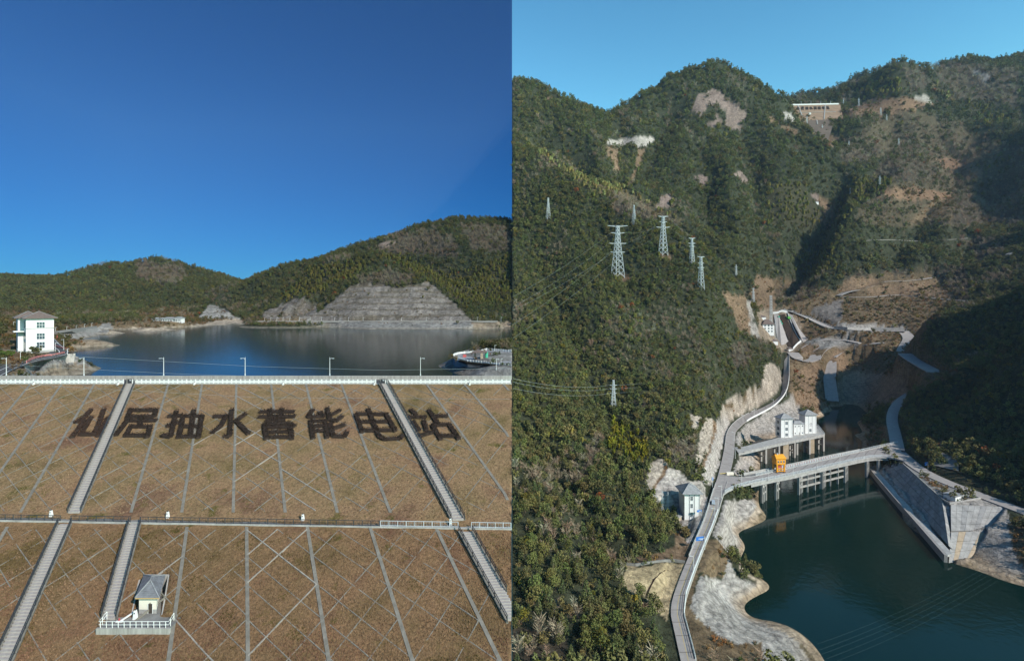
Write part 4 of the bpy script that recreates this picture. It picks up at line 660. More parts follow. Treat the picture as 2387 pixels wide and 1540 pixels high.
# ribs
RIBS_U = [(-75, 1060), (-2, 900), (71, 901), (144, 901), (220, 901), (392, 899), (471, 899), (551, 898), (632, 896), (713, 896), (795.5, 896), (994, 894), (1082, 894), (1172, 894)]
UPPER = [-150, -75, -2, 71, 144, 220, 304, 392, 471, 551, 632, 713, 795.5, 894, 994, 1082, 1172, 1260]
TB = t_of(1196)
def crest_of(u, v): k = (DP(u, v) - DP(0, 895)); t = t_of(v); p = DP(u, v) + SLD * t; return CX + F * p.x / p.y
LOWER = [crest_of(*q) for q in [(-130, 1240), (10, 1240), (155, 1213)]] + [crest_of(316, 1213), crest_of(436, 1228), crest_of(575, 1230), crest_of(717, 1232), crest_of(865.5, 1238), crest_of(1022, 1242), crest_of(1084, 1238), crest_of(1240, 1240)]
def strip(mb, a, t0, t1, w, h, seed=0, lo=0):   # low concrete beam lying on the slope, cut off at the seam of the two places
    n = max(2, int((t1 - t0) / 1.6)); L_ = []; R_ = []
    for i in range(n + 1):
        t = t0 + (t1 - t0) * i / n; c = AT(a, t, h); x = min(c.x, -.3 - w)
        L_.append(Vector((x - w / 2, c.y, c.z))); R_.append(Vector((x + w / 2, c.y, c.z)))
    mb.ribbon(L_, R_, h + .35)
def vis_rng(a, t0, t1):                     # part of a rib that lies left of the seam and inside the picture
    ts = [t for t in np.linspace(t0, t1, 60) if -150 < AT(a, t).x < -.4 and px(AT(a, t))[1] < 1580 and px(AT(a, t))[0] > -60]
    return (ts[0], ts[-1]) if len(ts) > 3 else None
mat('rib_concrete', (.205, .185, .155), .9, .2, .3, .8, .03, 4); mat('rib_pale', (.29, .26, .225), .9, .2, .3, .8, .03, 4)
for a in UPPER:
    if a in (304, 894): continue
    r = vis_rng(a, .3, TB - .2)
    if r: mb = MB(); strip(mb, a, r[0], r[1], .62, .10); mb.build('rib_beam', 'rib_concrete', slope)
for i, a in enumerate(LOWER):
    if i in (2, 3, 9): continue
    r = vis_rng(a, t_of(1228), t_of(1600))
    if r: mb = MB(); strip(mb, a, r[0], r[1], .62, .10); mb.build('rib_beam', 'rib_concrete', slope)
# diamond beams, partly grown over
def diag(a0, t0, a1, t1, k, pale):
    p0 = AT(a0, t0); p1 = AT(a1, t1); n = 9; pts = []; side = (p1 - p0).cross(Vector((0, -.33, .94))).normalized() * (.07 if not pale else .085)
    for i in range(n + 1):
        p = p0.lerp(p1, i / n); p.z += .06 + (.09 if pale else 0) + .12 * float(fbm(np.array([p.x / 2.5 + k]), np.array([p.y / 2.5]), 3, 5)[0]); pts.append(p)
    if any(p.x > -.5 for p in pts): return
    if all(not (-30 < px(p)[0] < 1193 and px(p)[1] < 1560) for p in pts): return
    mb = MB(); mb.ribbon([p - side for p in pts], [p + side for p in pts], .3); mb.build('lattice_beam', 'rib_pale' if pale else 'rib_concrete', slope)
def lattice(marks, ta, tb, nrow, seed):
    rnd = random.Random(seed)
    for i in range(len(marks) - 1):
        a0, a1 = marks[i], marks[i + 1]; wid = (a1 - a0) / F * 150; st = (tb - ta) / nrow
        rise = wid * 1.0
        for k in range(-3, nrow + 1):
            for sg in (1, -1):
                s0 = ta + k * st + rnd.uniform(-.2, .2); s1 = s0 + rise; lo, hi = 0., 1.
                if s0 < ta: lo = (ta - s0) / rise
                if s1 > tb: hi = (tb - s0) / rise
                if hi - lo < .15 or rnd.random() < .10: continue
                f0, f1 = (lo, hi) if sg > 0 else (1 - lo, 1 - hi)
                diag(a0 + (a1 - a0) * f0, s0 + rise * lo, a0 + (a1 - a0) * f1, s0 + rise * hi, rnd.random() * 50, rnd.random() < (.02 if not (551 <= a0 < 640) else .18))
lattice(UPPER[:-1], .6, TB - .6, 8, 3); lattice(LOWER, t_of(1234), t_of(1640), 5, 4)

# ---- bench road with its kerb wall
us = list(range(-60, 1195, 30)) + [1193]
mb = MB(); mb.ribbon([B(u, bench_in(u)) + Vector((0, 1.2, .02)) for u in us], [B(u, bench_out(u)) + Vector((0, 0, .02)) for u in us], .5); mat('old_asphalt', (.19, .18, .17), .9, .2, .25, .5); bench = mb.build('bench_road', 'old_asphalt', kind='structure')
mb = MB()
for u, w in zip(us[:-1], us[1:]):
    p, q = B(u, bench_out(u)), B(w, bench_out(w)); mb.hexa([p + Vector((0, -.35, -1.7)), q + Vector((0, -.35, -1.7)), q + Vector((0, -.01, -1.7)), p + Vector((0, -.01, -1.7))], [p + Vector((0, -.35, .10)), q + Vector((0, -.35, .10)), q + Vector((0, -.01, .10)), p + Vector((0, -.01, .10))])
setp(mb.build('retaining_wall', 'concrete'), 'low pale concrete wall under the railing of the dam bench road', 'wall')
mb = MB(); mb.ribbon([B(u, bench_in(u) - 1) + Vector((0, 2.0, .62)) for u in us], [B(u, bench_in(u) + 1) + Vector((0, 1.1, .30)) for u in us], .5); setp(mb.build('gutter', 'concrete_dark'), 'grey concrete gutter along the uphill side of the dam bench road', 'gutter')

# ---- railings
def railing(name, label, pts, h, m, group, rails=(1.0, .55), step=2.0, r=.045, balus=0, bm=None, cat='railing'):
    root = thing(name, label, cat, pts[0], group); mp = MB(); mp.tube([(0, 0, -.15), (0, 0, h)], r * 1.15, 4); me = None
    seg = [(a, b, (b - a).length) for a, b in zip(pts[:-1], pts[1:])]; tot = sum(s[2] for s in seg)
    def at(s):
        for a, b, l in seg:
            if s <= l or b is seg[-1][1]: return a.lerp(b, min(1, s / max(l, 1e-6)))
            s -= l
    n = max(1, round(tot / step)); pm = bpy.data.meshes.new('post'); pm.from_pydata(mp.v, [], mp.f); pm.materials.append(MATS[m])
    for i in range(n + 1): link('post', pm, root, at(tot * i / n) - Vector(pts[0]))
    for k in rails:
        mr = MB(); mr.tube([p + Vector((0, 0, h * k)) for p in pts], r, 4); mr.build('rail', m, root)
    if balus:
        mbb = MB(); n = int(tot / balus)
        for i in range(n):
            p = at(tot * (i + .5) / n); mbb.beam(p + Vector((0, 0, h * .1)), p + Vector((0, 0, h * rails[0])), .024)
        mbb.build('baluster_bars', bm or m, root, kind='stuff')
    return root
# ---- stairways
def stair(label, a, t0, t1, w, nst, lab_l, lab_r, side_t=None):
    root = thing('stairway', label, 'stairs', AT(a, t1), 'stairways on the dam face'); dt = (t1 - t0) / nst; mb = MB(); hh = SLD.z * dt
    mb.hexa([(-w / 2, -.12, -.5), (w / 2, -.12, -.5), (w / 2, dt * .96, -.5), (-w / 2, dt * .96, -.5)], [(-w / 2, -.12, 0), (w / 2, -.12, 0), (w / 2, dt * .96, 0), (-w / 2, dt * .96, 0)])
    sm = bpy.data.meshes.new('step'); sm.from_pydata(mb.v, [], mb.f); sm.materials.append(MATS['stair_concrete'])
    for i in range(nst):
        p = AT(a, t0 + dt * (i + 1), .26 + hh * .4)
        if p.x - w / 2 > -.6 or px(p)[1] > 1575 or px(p)[0] < -40: continue
        if p.x + w / 2 > -.1:
            xr = -.1 - p.x; cb_ = MB(); cb_.hexa([(-w / 2, -.12, -.5), (xr, -.12, -.5), (xr, dt * .96, -.5), (-w / 2, dt * .96, -.5)], [(-w / 2, -.12, 0), (xr, -.12, 0), (xr, dt * .96, 0), (-w / 2, dt * .96, 0)]); link('step', mesh_of(cb_, 'step', 'stair_concrete'), root, p - AT(a, t1)); continue
        link('step', sm, root, p - AT(a, t1))
    for s in (-1, 1):
        mb = MB(); n = 20; L_ = [AT(a, t0 + (t1 - t0) * i / n, .30) + Vector((s * (w / 2 + .2), 0, 0)) for i in range(n + 1)]; L_ = [p for p in L_ if p.x < -.6]; mb.ribbon([p - Vector((.17, 0, 0)) for p in L_], [p + Vector((.17, 0, 0)) for p in L_], .6); mb.build('stringer', 'rib_concrete', root)
        pts = [AT(a, t0 + (t1 - t0) * i / n, .32) + Vector((s * (w / 2 + .2), 0, 0)) for i in range(n + 1)]; pts = [p for p in pts if p.x < -.6 and px(p)[1] < 1600 and px(p)[0] > -60]
        if len(pts) > 1: railing('stair_railing', lab_l if s < 0 else lab_r, [pts[i] for i in range(0, len(pts), 2)] + ([pts[-1]] if len(pts) % 2 == 0 else []), 1.0, 'dark_metal', 'black stair railings on the dam', (1, .5), 2.2, .065, .26)
mat('stair_concrete', (.40, .36, .33), .9, .2, .22, 1.5)
stair('long concrete stairway left of the second hedge character, crest to bench', 304, .2, TB - .1, 2.15, 66, 'black railing on the left of the stairway beside the first hedge character', 'black railing on the right of the stairway beside the second hedge character')
stair('long concrete stairway between the last two hedge characters', 894, .2, t_of(1212), 2.15, 70, 'black railing on the left of the stairway beside the seventh hedge character', 'black railing on the right of the stairway beside the eighth hedge character')
stair('lower concrete stairway running off the bottom left corner', LOWER[2], t_of(1222), t_of(1560), 2.1, 46, 'left black railing of the stairway in the bottom left corner', 'right black railing of the stairway in the bottom left corner')
stair('short concrete stairway leading down to the small pump hut', LOWER[3], t_of(1222), t_of(1443), 1.85, 34, 'left black railing of the stairway to the hut', 'right black railing of the stairway to the hut')
stair('lower concrete stairway below the bench near the right end of the dam', LOWER[9], t_of(1240), t_of(1500), 2.1, 40, 'left black railing of the lower right stairway', 'right black railing of the lower right stairway')
def bench_rail(u0, u1, m, lab, hz=1.0):
    n = 8; pts = [B(u0 + (u1 - u0) * i / n, bench_out(u0 + (u1 - u0) * i / n)) + Vector((0, -.18, .1)) for i in range(n + 1)]; railing('bench_railing', lab, pts, hz, m, 'railings along the dam bench', (1, .12), 1.6, .06, .30)
bench_rail(-40, 143, 'dark_metal', 'black railing on the bench left of the bottom left stairway'); bench_rail(167, 306, 'dark_metal', 'short black railing on the bench between the two left lower stairways'); bench_rail(328, 885, 'dark_metal', 'long black railing on the bench right of the hut stairway'); bench_rail(887, 1068, 'steel', 'shiny steel railing on the bench left of the lower right stairway'); bench_rail(1099, 1191, 'steel', 'shiny steel railing at the right end of the bench')
# ---- white path lamps
def path_lamp(p, lab, h=1.15):
    r = thing('path_lamp', lab, 'lamp', p, 'white path lamps on the dam'); mb = MB(); a, b = .26, .15; mb.hexa([(p.x + i * a, p.y + j * a, p.z) for i, j in ((-1, -1), (1, -1), (1, 1), (-1, 1))], [(p.x + i * b, p.y + j * b, p.z + h) for i, j in ((-1, -1), (1, -1), (1, 1), (-1, 1))]); mb.build('body', 'white_paint', r)
    mb = MB(); mb.box((p.x, p.y - .205, p.z + h * .66), .14, .06, .16); mb.build('lens', 'dark_metal', r); mb = MB(); mb.box((p.x, p.y, p.z + h), .16, .16, .16); mb.build('cap', 'dark_metal', r)
for u, v, lab in [(119, 1203, 'white tapered path lamp on the bench left of the long stairway'), (391, 1206, 'white tapered path lamp on the bench right of the hut stairway'), (706, 1212, 'white tapered path lamp on the middle of the bench'), (1050, 1222, 'white tapered path lamp on the bench beside the right stairway')]: path_lamp(B(u, v), lab)

# ---- crest: lower wall, balustrade, road, wave wall, lamps
x0, x1 = -168, -.1
mb = MB()
n = 24
for i in range(n):
    a = x0 + (x1 - x0) * i / n; b = x0 + (x1 - x0) * (i + 1) / n - .03; mb.hexa([(a, 149.3, ZC - 1.5), (b, 149.3, ZC - 1.5), (b, 150, ZC - 1.5), (a, 150, ZC - 1.5)], [(a, 149.35, ZC), (b, 149.35, ZC), (b, 150, ZC), (a, 150, ZC)])
setp(mb.build('crest_wall', 'stained_concrete'), 'streaked concrete kerb wall under the white balustrade of the dam crest', 'wall')
mb = MB(); mb.prism([(x0, 148.3), (x1, 148.3), (x1, 149.3), (x0, 149.3)], ZC - 1.6, ZC - .62); setp(mb.build('gutter', 'concrete_dark'), 'dark concrete gutter along the top edge of the grass slope', 'gutter')
mb = MB(); mb.prism([(x0, 150), (x1, 150), (x1, 157), (x0, 157)], ZC - 2.5, ZC - .05); mb.build('crest_road', 'asphalt', kind='structure')
mb = MB()
for i in range(n):
    a = x0 + (x1 - x0) * i / n; b = x0 + (x1 - x0) * (i + 1) / n - .03; mb.hexa([(a, 157, ZC - 12), (b, 157, ZC - 12), (b, 157.8, ZC - 12), (a, 157.8, ZC - 12)], [(a, 157, ZC + 1.1), (b, 157, ZC + 1.1), (b, 157.5, ZC + 1.1), (a, 157.5, ZC + 1.1)])
setp(mb.build('wave_wall', 'stained_concrete'), 'long streaked concrete wave wall between the dam crest and the lake', 'wall')
bal = thing('balustrade', 'white slotted balustrade along the whole dam crest above the hedge writing', 'balustrade', (x0, 149.7, ZC))
pit = 2.62; gates = [(304 - CX) / F * 149.7, (894 - CX) / F * 149.7]
mp = MB(); mp.box((0, 0, 0), .2, .2, 1.22); mq = MB()
w = pit - .2
for zz0, zz1 in ((.0, .10), (.22, .78), (1.0, 1.12)): mq.prism([(-w / 2, -.06), (w / 2, -.06), (w / 2, .06), (-w / 2, .06)], zz0, zz1)
for xx in (-w / 2 + .05, -.12, .12, w / 2 - .05): mq.prism([(xx - .06, -.055), (xx + .06, -.055), (xx + .06, .055), (xx - .06, .055)], .05, 1.05)
pm = mesh_of(mp, 'baluster_post', 'white_paint'); qm = mesh_of(mq, 'balustrade_panel', 'white_paint'); k = 0
while x0 + k * pit < x1 - .3:
    x = x0 + k * pit
    if not any(abs(x - g) < .5 for g in gates): link('post', pm, bal, (k * pit, 0, 0))
    if x + pit < x1 and not any(abs(x + pit / 2 - g) < pit * .5 for g in gates): link('panel', qm, bal, (k * pit + pit / 2, 0, 0))
    k += 1
for g, lab in zip(gates, ('black gate in the balustrade at the top of the left stairway', 'black gate in the balustrade at the top of the right stairway')):
    r = thing('stair_gate', lab, 'gate', (g, 149.7, ZC), 'gates in the crest balustrade')
    for s in (-1, 1): mb = MB(); mb.box((g + s * 1.0, 149.7, ZC), .26, .26, 1.5); mb.build('gate_post', 'concrete_dark', r)
    mb = MB(); mb.box((g, 149.72, ZC + .1), 1.6, .05, 1.15); mb.build('leaf', 'dark_metal', r); mb = MB(); mb.box((g, 149.66, ZC + .75), .5, .03, .3); mb.build('plate', 'steel', r)
def lamp_post(p, h, lab, group, arm=(-1, 0), rr=.09):
    r = thing('street_lamp', lab, 'street lamp', p, group); mb = MB(); mb.tube([p, p + Vector((0, 0, h))], [rr, rr * .6], 5); mb.build('pole', 'white_paint', r)
    mb = MB(); mb.tube([p, p + Vector((0, 0, .5))], rr * 1.7, 5); mb.build('base', 'galvanised', r)
    a = Vector((arm[0], arm[1], 0)).normalized() * (h * .16); q = p + Vector((0, 0, h * .9)); mb = MB(); mb.tube([q, q + a * .6 + Vector((0, 0, .3)), q + a + Vector((0, 0, .25))], rr * .5, 4); mb.build('arm', 'white_paint', r); mb = MB(); mb.box(q + a * 1.2 + Vector((0, 0, .15)), rr * 6, rr * 3, rr * 1.4, arm); mb.build('lamp_head', 'galvanised', r)
for u, lab in ((14, 'leftmost'), (195, 'second from the left'), (381, 'third from the left'), (571, 'fourth from the left'), (768.5, 'fifth from the left'), (980, 'rightmost')):
    lamp_post(P(u, 884, 157.2) * 1.0 + Vector((0, .1, 1.15)), 5.6, 'white street lamp on the dam crest wave wall, ' + lab, 'street lamps on the dam crest', (1, -.1) if u > 600 else (-1, -.1))
for u, lab in ((78, 'first'), (275, 'second'), (453, 'third'), (660, 'fourth'), (873, 'fifth'), (1095, 'sixth')): path_lamp(Vector(((u - CX) / F * 149.15, 149.15, ZC - .62)), 'white path lamp at the foot of the crest balustrade, %s from the left' % lab, 1.0)

# ---- the hedge writing
CH = [[[(850, 447), (795, 510), (700, 568)], [(782, 545), (735, 620), (672, 705)], [(850, 517), (800, 600), (752, 680)], [(966, 447), (930, 560), (882, 672)], [(1010, 517), (970, 600), (918, 695)], [(752, 678), (920, 678)]],
      [[(1202, 455), (1462, 452)], [(1456, 452), (1436, 512)], [(1202, 512), (1436, 512)], [(1213, 452), (1180, 560), (1080, 686)], [(1190, 551), (1462, 548)], [(1312, 520), (1305, 604)], [(1212, 606), (1400, 606)], [(1222, 604), (1168, 698)], [(1400, 606), (1372, 706)], [(1175, 688), (1380, 688)]],
      [[(1566, 508), (1690, 500)], [(1645, 462), (1612, 600), (1590, 700)], [(1590, 702), (1504, 686)], [(1546, 604), (1680, 562)], [(1806, 452), (1776, 690)], [(1708, 510), (1666, 712)], [(1706, 507), (1886, 507)], [(1882, 507), (1850, 710)], [(1690, 602), (1868, 602)], [(1665, 698), (1850, 698)]],
      [[(2160, 450), (2140, 690)], [(2140, 694), (2086, 696)], [(1992, 510), (2108, 508), (2060, 600), (1976, 664)], [(2292, 486), (2202, 552)], [(2196, 552), (2318, 674)]]]
CH2 = [[[(32, 468), (358, 466)], [(127, 448), (132, 512)], [(240, 440), (236, 510)], [(22, 514), (364, 510)], [(182, 512), (180, 545)], [(95, 550), (268, 546)], [(72, 586), (300, 576), (364, 602)], [(74, 590), (98, 722)], [(322, 612), (334, 722)], [(80, 612), (330, 610)], [(92, 656), (338, 652)], [(98, 704), (338, 702)]],
       [[(532, 446), (482, 516), (640, 508)], [(592, 470), (632, 512)], [(508, 552), (532, 716)], [(508, 556), (655, 551)], [(645, 552), (662, 710)], [(530, 602), (645, 598)], [(540, 648), (650, 644)], [(662, 432), (686, 532)], [(692, 500), (786, 452)], [(686, 540), (742, 554), (804, 508)], [(690, 572), (716, 692)], [(720, 622), (830, 586)], [(716, 694), (826, 698), (850, 656)]],
       [[(930, 490), (990, 660)], [(930, 487), (1216, 492)], [(1212, 492), (1298, 648)], [(958, 562), (1240, 560)], [(985, 642), (1300, 637)], [(1045, 440), (1090, 560), (1148, 700)], [(1148, 702), (1196, 724), (1346, 716), (1368, 684)]],
       [[(1440, 450), (1490, 490)], [(1422, 516), (1588, 516)], [(1460, 556), (1522, 642)], [(1562, 550), (1592, 642)], [(1522, 692), (1660, 652)], [(1610, 450), (1700, 590)], [(1662, 506), (1788, 506)], [(1642, 592), (1722, 726)], [(1642, 590), (1800, 586)], [(1800, 588), (1890, 722)], [(1712, 692), (1882, 692)]]]
NAMES = ['first', 'second', 'third', 'fourth', 'fifth', 'sixth', 'seventh', 'eighth']; HDESC = ['leaning over the slope left of the long stairway', 'just right of the long left stairway', 'left of the open one', 'open airy shape near mid slope', 'the squat dense block', 'made of four clustered parts', 'just left of the right stairway', 'just right of the right stairway']
ALLCH = [[[(x / 4, 845.1 + y / 4) for x, y in s] for s in c] for c in CH] + [[[(596.8 + x / 4, 845.1 + y / 4) for x, y in s] for s in c] for c in CH2]
mat('hedge_leaf', (.032, .022, .017), .9, .1, .5, 3.0); mat('hedge_leaf_red', (.060, .034, .024), .9, .1, .5, 3.0)
for ci, chs in enumerate(ALLCH):
    random.seed(100 + ci); hd = MB(); core = MB(); leaf = []
    for st in chs:
        pw = [DP(*q) for q in st]
        for a, b in zip(pw[:-1], pw[1:]):
            ln = (b - a).length; n = max(2, int(ln / .5)); dirv = (b - a).normalized(); sd = dirv.cross(Vector((0, -.33, .94))).normalized(); wd_ = .60
            core.ribbon([a.lerp(b, i / n) - sd * wd_ * .8 + Vector((0, 0, .5)) for i in range(n + 1)], [a.lerp(b, i / n) + sd * wd_ * .8 + Vector((0, 0, .5)) for i in range(n + 1)], .7)
            for i in range(int(ln * 55)):
                t = random.uniform(-.25 / max(ln, .5), 1 + .25 / max(ln, .5)); s = random.uniform(-1, 1); s = math.copysign(abs(s) ** .8, s); h = .95 * (1 - .4 * s * s) * random.uniform(.3, 1.1); leaf.append(a.lerp(b, 0) + (b - a) * t + sd * s * (wd_ + .05) + Vector((0, 0, h)))
    rt = thing('hedge_character', 'brown hedge, %s character from the left, %s' % (NAMES[ci], HDESC[ci]), 'hedge', pw[0], 'hedge writing on the dam slope')
    core.build('hedge_base', 'hedge_core', rt); leaf_cards(leaf, [random.uniform(.08, .20) for _ in leaf]).build('foliage', 'hedge_leaf' if ci not in (0,) else 'hedge_leaf_red', rt)

# ---- tufts of dry grass over the whole face
def tuft(seed, n=9):
    random.seed(seed); mb = MB()
    for i in range(n):
        a = random.random() * 6.28; r = random.random() * .35; b = Vector((r * math.cos(a), r * math.sin(a), -.05)); le = Vector((random.gauss(0, .25), random.gauss(0, .25), random.uniform(.5, 1))); s = Vector((-math.sin(a), math.cos(a), 0)) * .09; k = mb.vs([b - s, b + s, b + le]); mb.f.append((k, k + 1, k + 2))
    return mb
leaf_mat('straw', (1, 1, 1)); tm_ = [mesh_of(tuft(s, 10), 'grass_tuft', 'straw') for s in (1, 2, 3)]
tp_o = []
for i, (u, v) in enumerate(((640, 1500), (300, 1110), (1000, 1440))):
    o = link('grass_tuft', tm_[i], None, DP(u, v)); o.scale = (.4, .4, .3); o.color = (.30, .21, .12, 1); setp(o, ('stray straw coloured grass tuft low on the middle of the dam', 'stray straw coloured grass tuft above the bench on the left', 'stray straw coloured grass tuft low on the right of the dam')[i], 'grass tuft'); tp_o.append(o)
nT = 46000; us_t = RNG.uniform(-10, 1192, nT); tv = RNG.uniform(0, 1, nT); vs_t = 897 + (1545 - 897) * tv ** .8; xt, yt, zt = [], [], []
dv = 74.725 / ((vs_t - HV) / F + .3375); xt = (us_t - CX) / F * dv; yt = dv; zt = -(vs_t - HV) / F * dv
bi = 1196 + 20 * us_t / 1194; ok = ~((vs_t > bi - 3) & (vs_t < bi + 27)) & (xt < -.4)
def off_line(a, v0, v1, hw):
    t = DD_(895) - dv; ax_ = (DP(a, 895).x - SLD.x * t); return ~((np.abs(xt - ax_) < hw) & (vs_t > v0) & (vs_t < v1))
for a in (304, 894): ok &= off_line(a, 880, 1215, 1.5)
for a in (LOWER[2], LOWER[3], LOWER[9]): ok &= off_line(a, 1210, 1600 if a != LOWER[3] else 1450, 1.4)
for a in UPPER: ok &= off_line(a, 880, 1215, .4)
for a in LOWER: ok &= off_line(a, 1210, 1600, .4)
ok &= ~((us_t > 222) & (us_t < 402) & (vs_t > 1438) & (vs_t < 1486)) & ~((us_t > 300) & (us_t < 400) & (vs_t > 1335) & (vs_t < 1450))
xt, yt, zt = xt[ok], yt[ok], zt[ok]; n = len(xt); pat = fbm(xt / 9, yt / 9, 3, 141); pat2 = fbm(xt / 4, yt / 4, 3, 143); tint = np.where((pat2 > .32)[:, None], np.array([.19, .145, .06]), np.where((pat > .1)[:, None], np.array([.30, .18, .115]), np.array([.33, .225, .135]))) * (.55 + .8 * RNG.random(n))[:, None]
tint = tint * np.where((yt < 97)[:, None], np.array([.80, .71, .68]), np.array([.95, .93, .92])) * (1 + .35 * fbm(xt / 14, yt / 14, 3, 151))[:, None]
TM_keep, protos_keep = TM, dict(protos); TM = [0, 1, 2]; protos.clear(); protos.update({i: o for i, o in enumerate(tp_o)})
go_ = forest_obj('dry_grass', xt, yt, zt, RNG.integers(0, 3, n), tint, .13 + .20 * RNG.random(n), 'short dry straw coloured grass covering the dam face'); go_['category'] = 'grass'
TM = TM_keep; protos.clear(); protos.update(protos_keep)
# ------------------------------------------------------------------ pump hut on the dam face
def HQ(s, k, z): return Vector((-57.75 + s - .523 * k, 79.7 + k, z))    # s: along the front, k: back along the slope line
hut = thing('pump_hut', 'small cream hut with dark hipped roof at the foot of the short stairway', 'hut', HQ(1.36, 0, PZ))
def hbox(mb, s0, s1, k0, k1, z0, z1): return mb.hexa([HQ(s0, k0, z0), HQ(s1, k0, z0), HQ(s1, k1, z0), HQ(s0, k1, z0)], [HQ(s0, k0, z1), HQ(s1, k0, z1), HQ(s1, k1, z1), HQ(s0, k1, z1)])
hbox(MB(), 0, 2.72, 0, 5.6, PZ + .62, PZ + 2.56).build('wall', 'cream_wall', hut); hbox(MB(), -.02, 2.74, -.02, 5.62, PZ - .3, PZ + .62).build('plinth', 'concrete', hut)
d_ = hbox(MB(), 1.45, 2.06, -.06, .02, PZ + .04, PZ + 1.5).build('door', 'door_brown', hut); mb = MB(); hbox(mb, 1.36, 1.45, -.08, .02, PZ, PZ + 1.5); hbox(mb, 2.06, 2.15, -.08, .02, PZ, PZ + 1.5); mb.build('door_frame', 'white_paint', d_); hbox(MB(), 1.68, 1.80, -.14, 0, PZ + 1.56, PZ + 1.68).build('door_lamp', 'dark_metal', hut)
ez = PZ + 2.56; A_, B_, C_, D_ = HQ(-.5, -.5, ez), HQ(3.2, -.5, ez), HQ(3.2, 6.1, ez), HQ(-.5, 6.1, ez); R0, R1 = HQ(1.35, 2.2, ez + 1.25), HQ(1.35, 3.4, ez + 1.25)
mb = MB(); dz = Vector((0, 0, .13))
for q in ([A_, B_, R0], [B_, C_, R1, R0], [C_, D_, R1], [D_, A_, R0, R1]): mb.poly([p + dz for p in q])
mb.poly([A_, D_, C_, B_]); roof = mb.build('roof', 'roof_tile', hut)
hbox(MB(), -.52, 3.22, -.53, -.49, ez - .04, ez + .13).build('eave_board', 'wood_edge', roof)
for a, b in ((A_, R0), (B_, R0), (C_, R1), (D_, R1), (R0, R1)): mb = MB(); mb.beam(a + dz * 1.4, b + dz * 1.4, .13, .12); mb.build('ridge_tile', 'roof_grey', roof)
def courses(c0, c1, t0, t1, n):
    for i in range(1, n): f = i / n; a = c0.lerp(t0, f) + dz * 1.15; b = c1.lerp(t1, f) + dz * 1.15; mbb = MB(); mbb.beam(a, b, .05, .05); mbb.build('tile_course', 'roof_tile', roof)
courses(A_, B_, R0, R0, 8); courses(B_, C_, R0, R1, 8); courses(C_, D_, R1, R1, 6); courses(D_, A_, R1, R0, 8)
# platform, front wall, side walls, white railing, chute, lamp
mb = MB(); mb.prism([(-61.1, 76.1), (-50.6, 76.1), (-50.6, 79.2), (-54.1, 79.7), (-57.2, 85.8), (-62.1, 85.8), (-58.9, 79.7), (-61.1, 79.2)], PZ - .5, PZ - .004); setp(mb.build('hut_terrace', 'concrete_dark'), 'narrow grey concrete terrace in front of the small hut', 'terrace')
mb = MB(); mb.prism([(-61.3, 75.8), (-50.45, 75.8), (-50.45, 76.1), (-61.3, 76.1)], PZ - 1.9, PZ + .12); setp(mb.build('terrace_wall', 'stained_concrete'), 'streaked retaining wall below the white railing of the hut terrace', 'wall')
for s0, lab in ((-1.25, 'sloping concrete side wall left of the hut'), (3.55, 'sloping concrete side wall right of the hut')):
    mb = MB(); mb.hexa([HQ(s0, -.6, PZ - .5), HQ(s0 + .3, -.6, PZ - .5), HQ(s0 + .3, 6.6, PZ - .5), HQ(s0, 6.6, PZ - .5)], [HQ(s0, -.6, PZ + .22), HQ(s0 + .3, -.6, PZ + .22), HQ(s0 + .3, 6.6, PZ + 2.35), HQ(s0, 6.6, PZ + 2.35)]); setp(mb.build('side_wall', 'concrete'), lab, 'wall')
mb = MB(); mb.hexa([HQ(-1.25, 6.6, PZ - .5), HQ(3.85, 6.6, PZ - .5), HQ(3.85, 6.9, PZ - .5), HQ(-1.25, 6.9, PZ - .5)], [HQ(-1.25, 6.6, PZ + 2.4), HQ(3.85, 6.6, PZ + 2.4), HQ(3.85, 6.9, PZ + 2.4), HQ(-1.25, 6.9, PZ + 2.4)]); setp(mb.build('side_wall', 'concrete'), 'concrete wall cut into the slope behind the hut', 'wall')
railing('terrace_railing', 'white tubular railing along the front of the hut terrace', [Vector((-60.9, 77.4, PZ + .7)), Vector((-61.0, 76.0, PZ + .1)), Vector((-50.7, 76.0, PZ + .1)), Vector((-50.7, 77.2, PZ + .65))], .95, 'white_paint', None, (1, .5), .85, .04)
path_lamp(Vector((-57.3, 78.3, PZ)), 'white tapered path lamp on the terrace in front of the hut', 1.35)
r = thing('drain_chute', 'white folding channel lying on the terrace left of the hut door', 'channel', (-58.6, 78, PZ)); mb = MB(); mb.beam((-58.1, 79.6, PZ + .5), (-59.0, 77.6, PZ + .15), .22, .16); mb.build('chute', 'white_paint', r); mb = MB(); mb.beam((-59.6, 77.5, PZ + .12), (-58.6, 77.5, PZ + .12), .3, .16); mb.build('outlet', 'white_paint', r); mb = MB(); mb.box((-59.2, 77.6, PZ + .2), .16, .16, .35); mb.build('valve', 'red_paint', r)

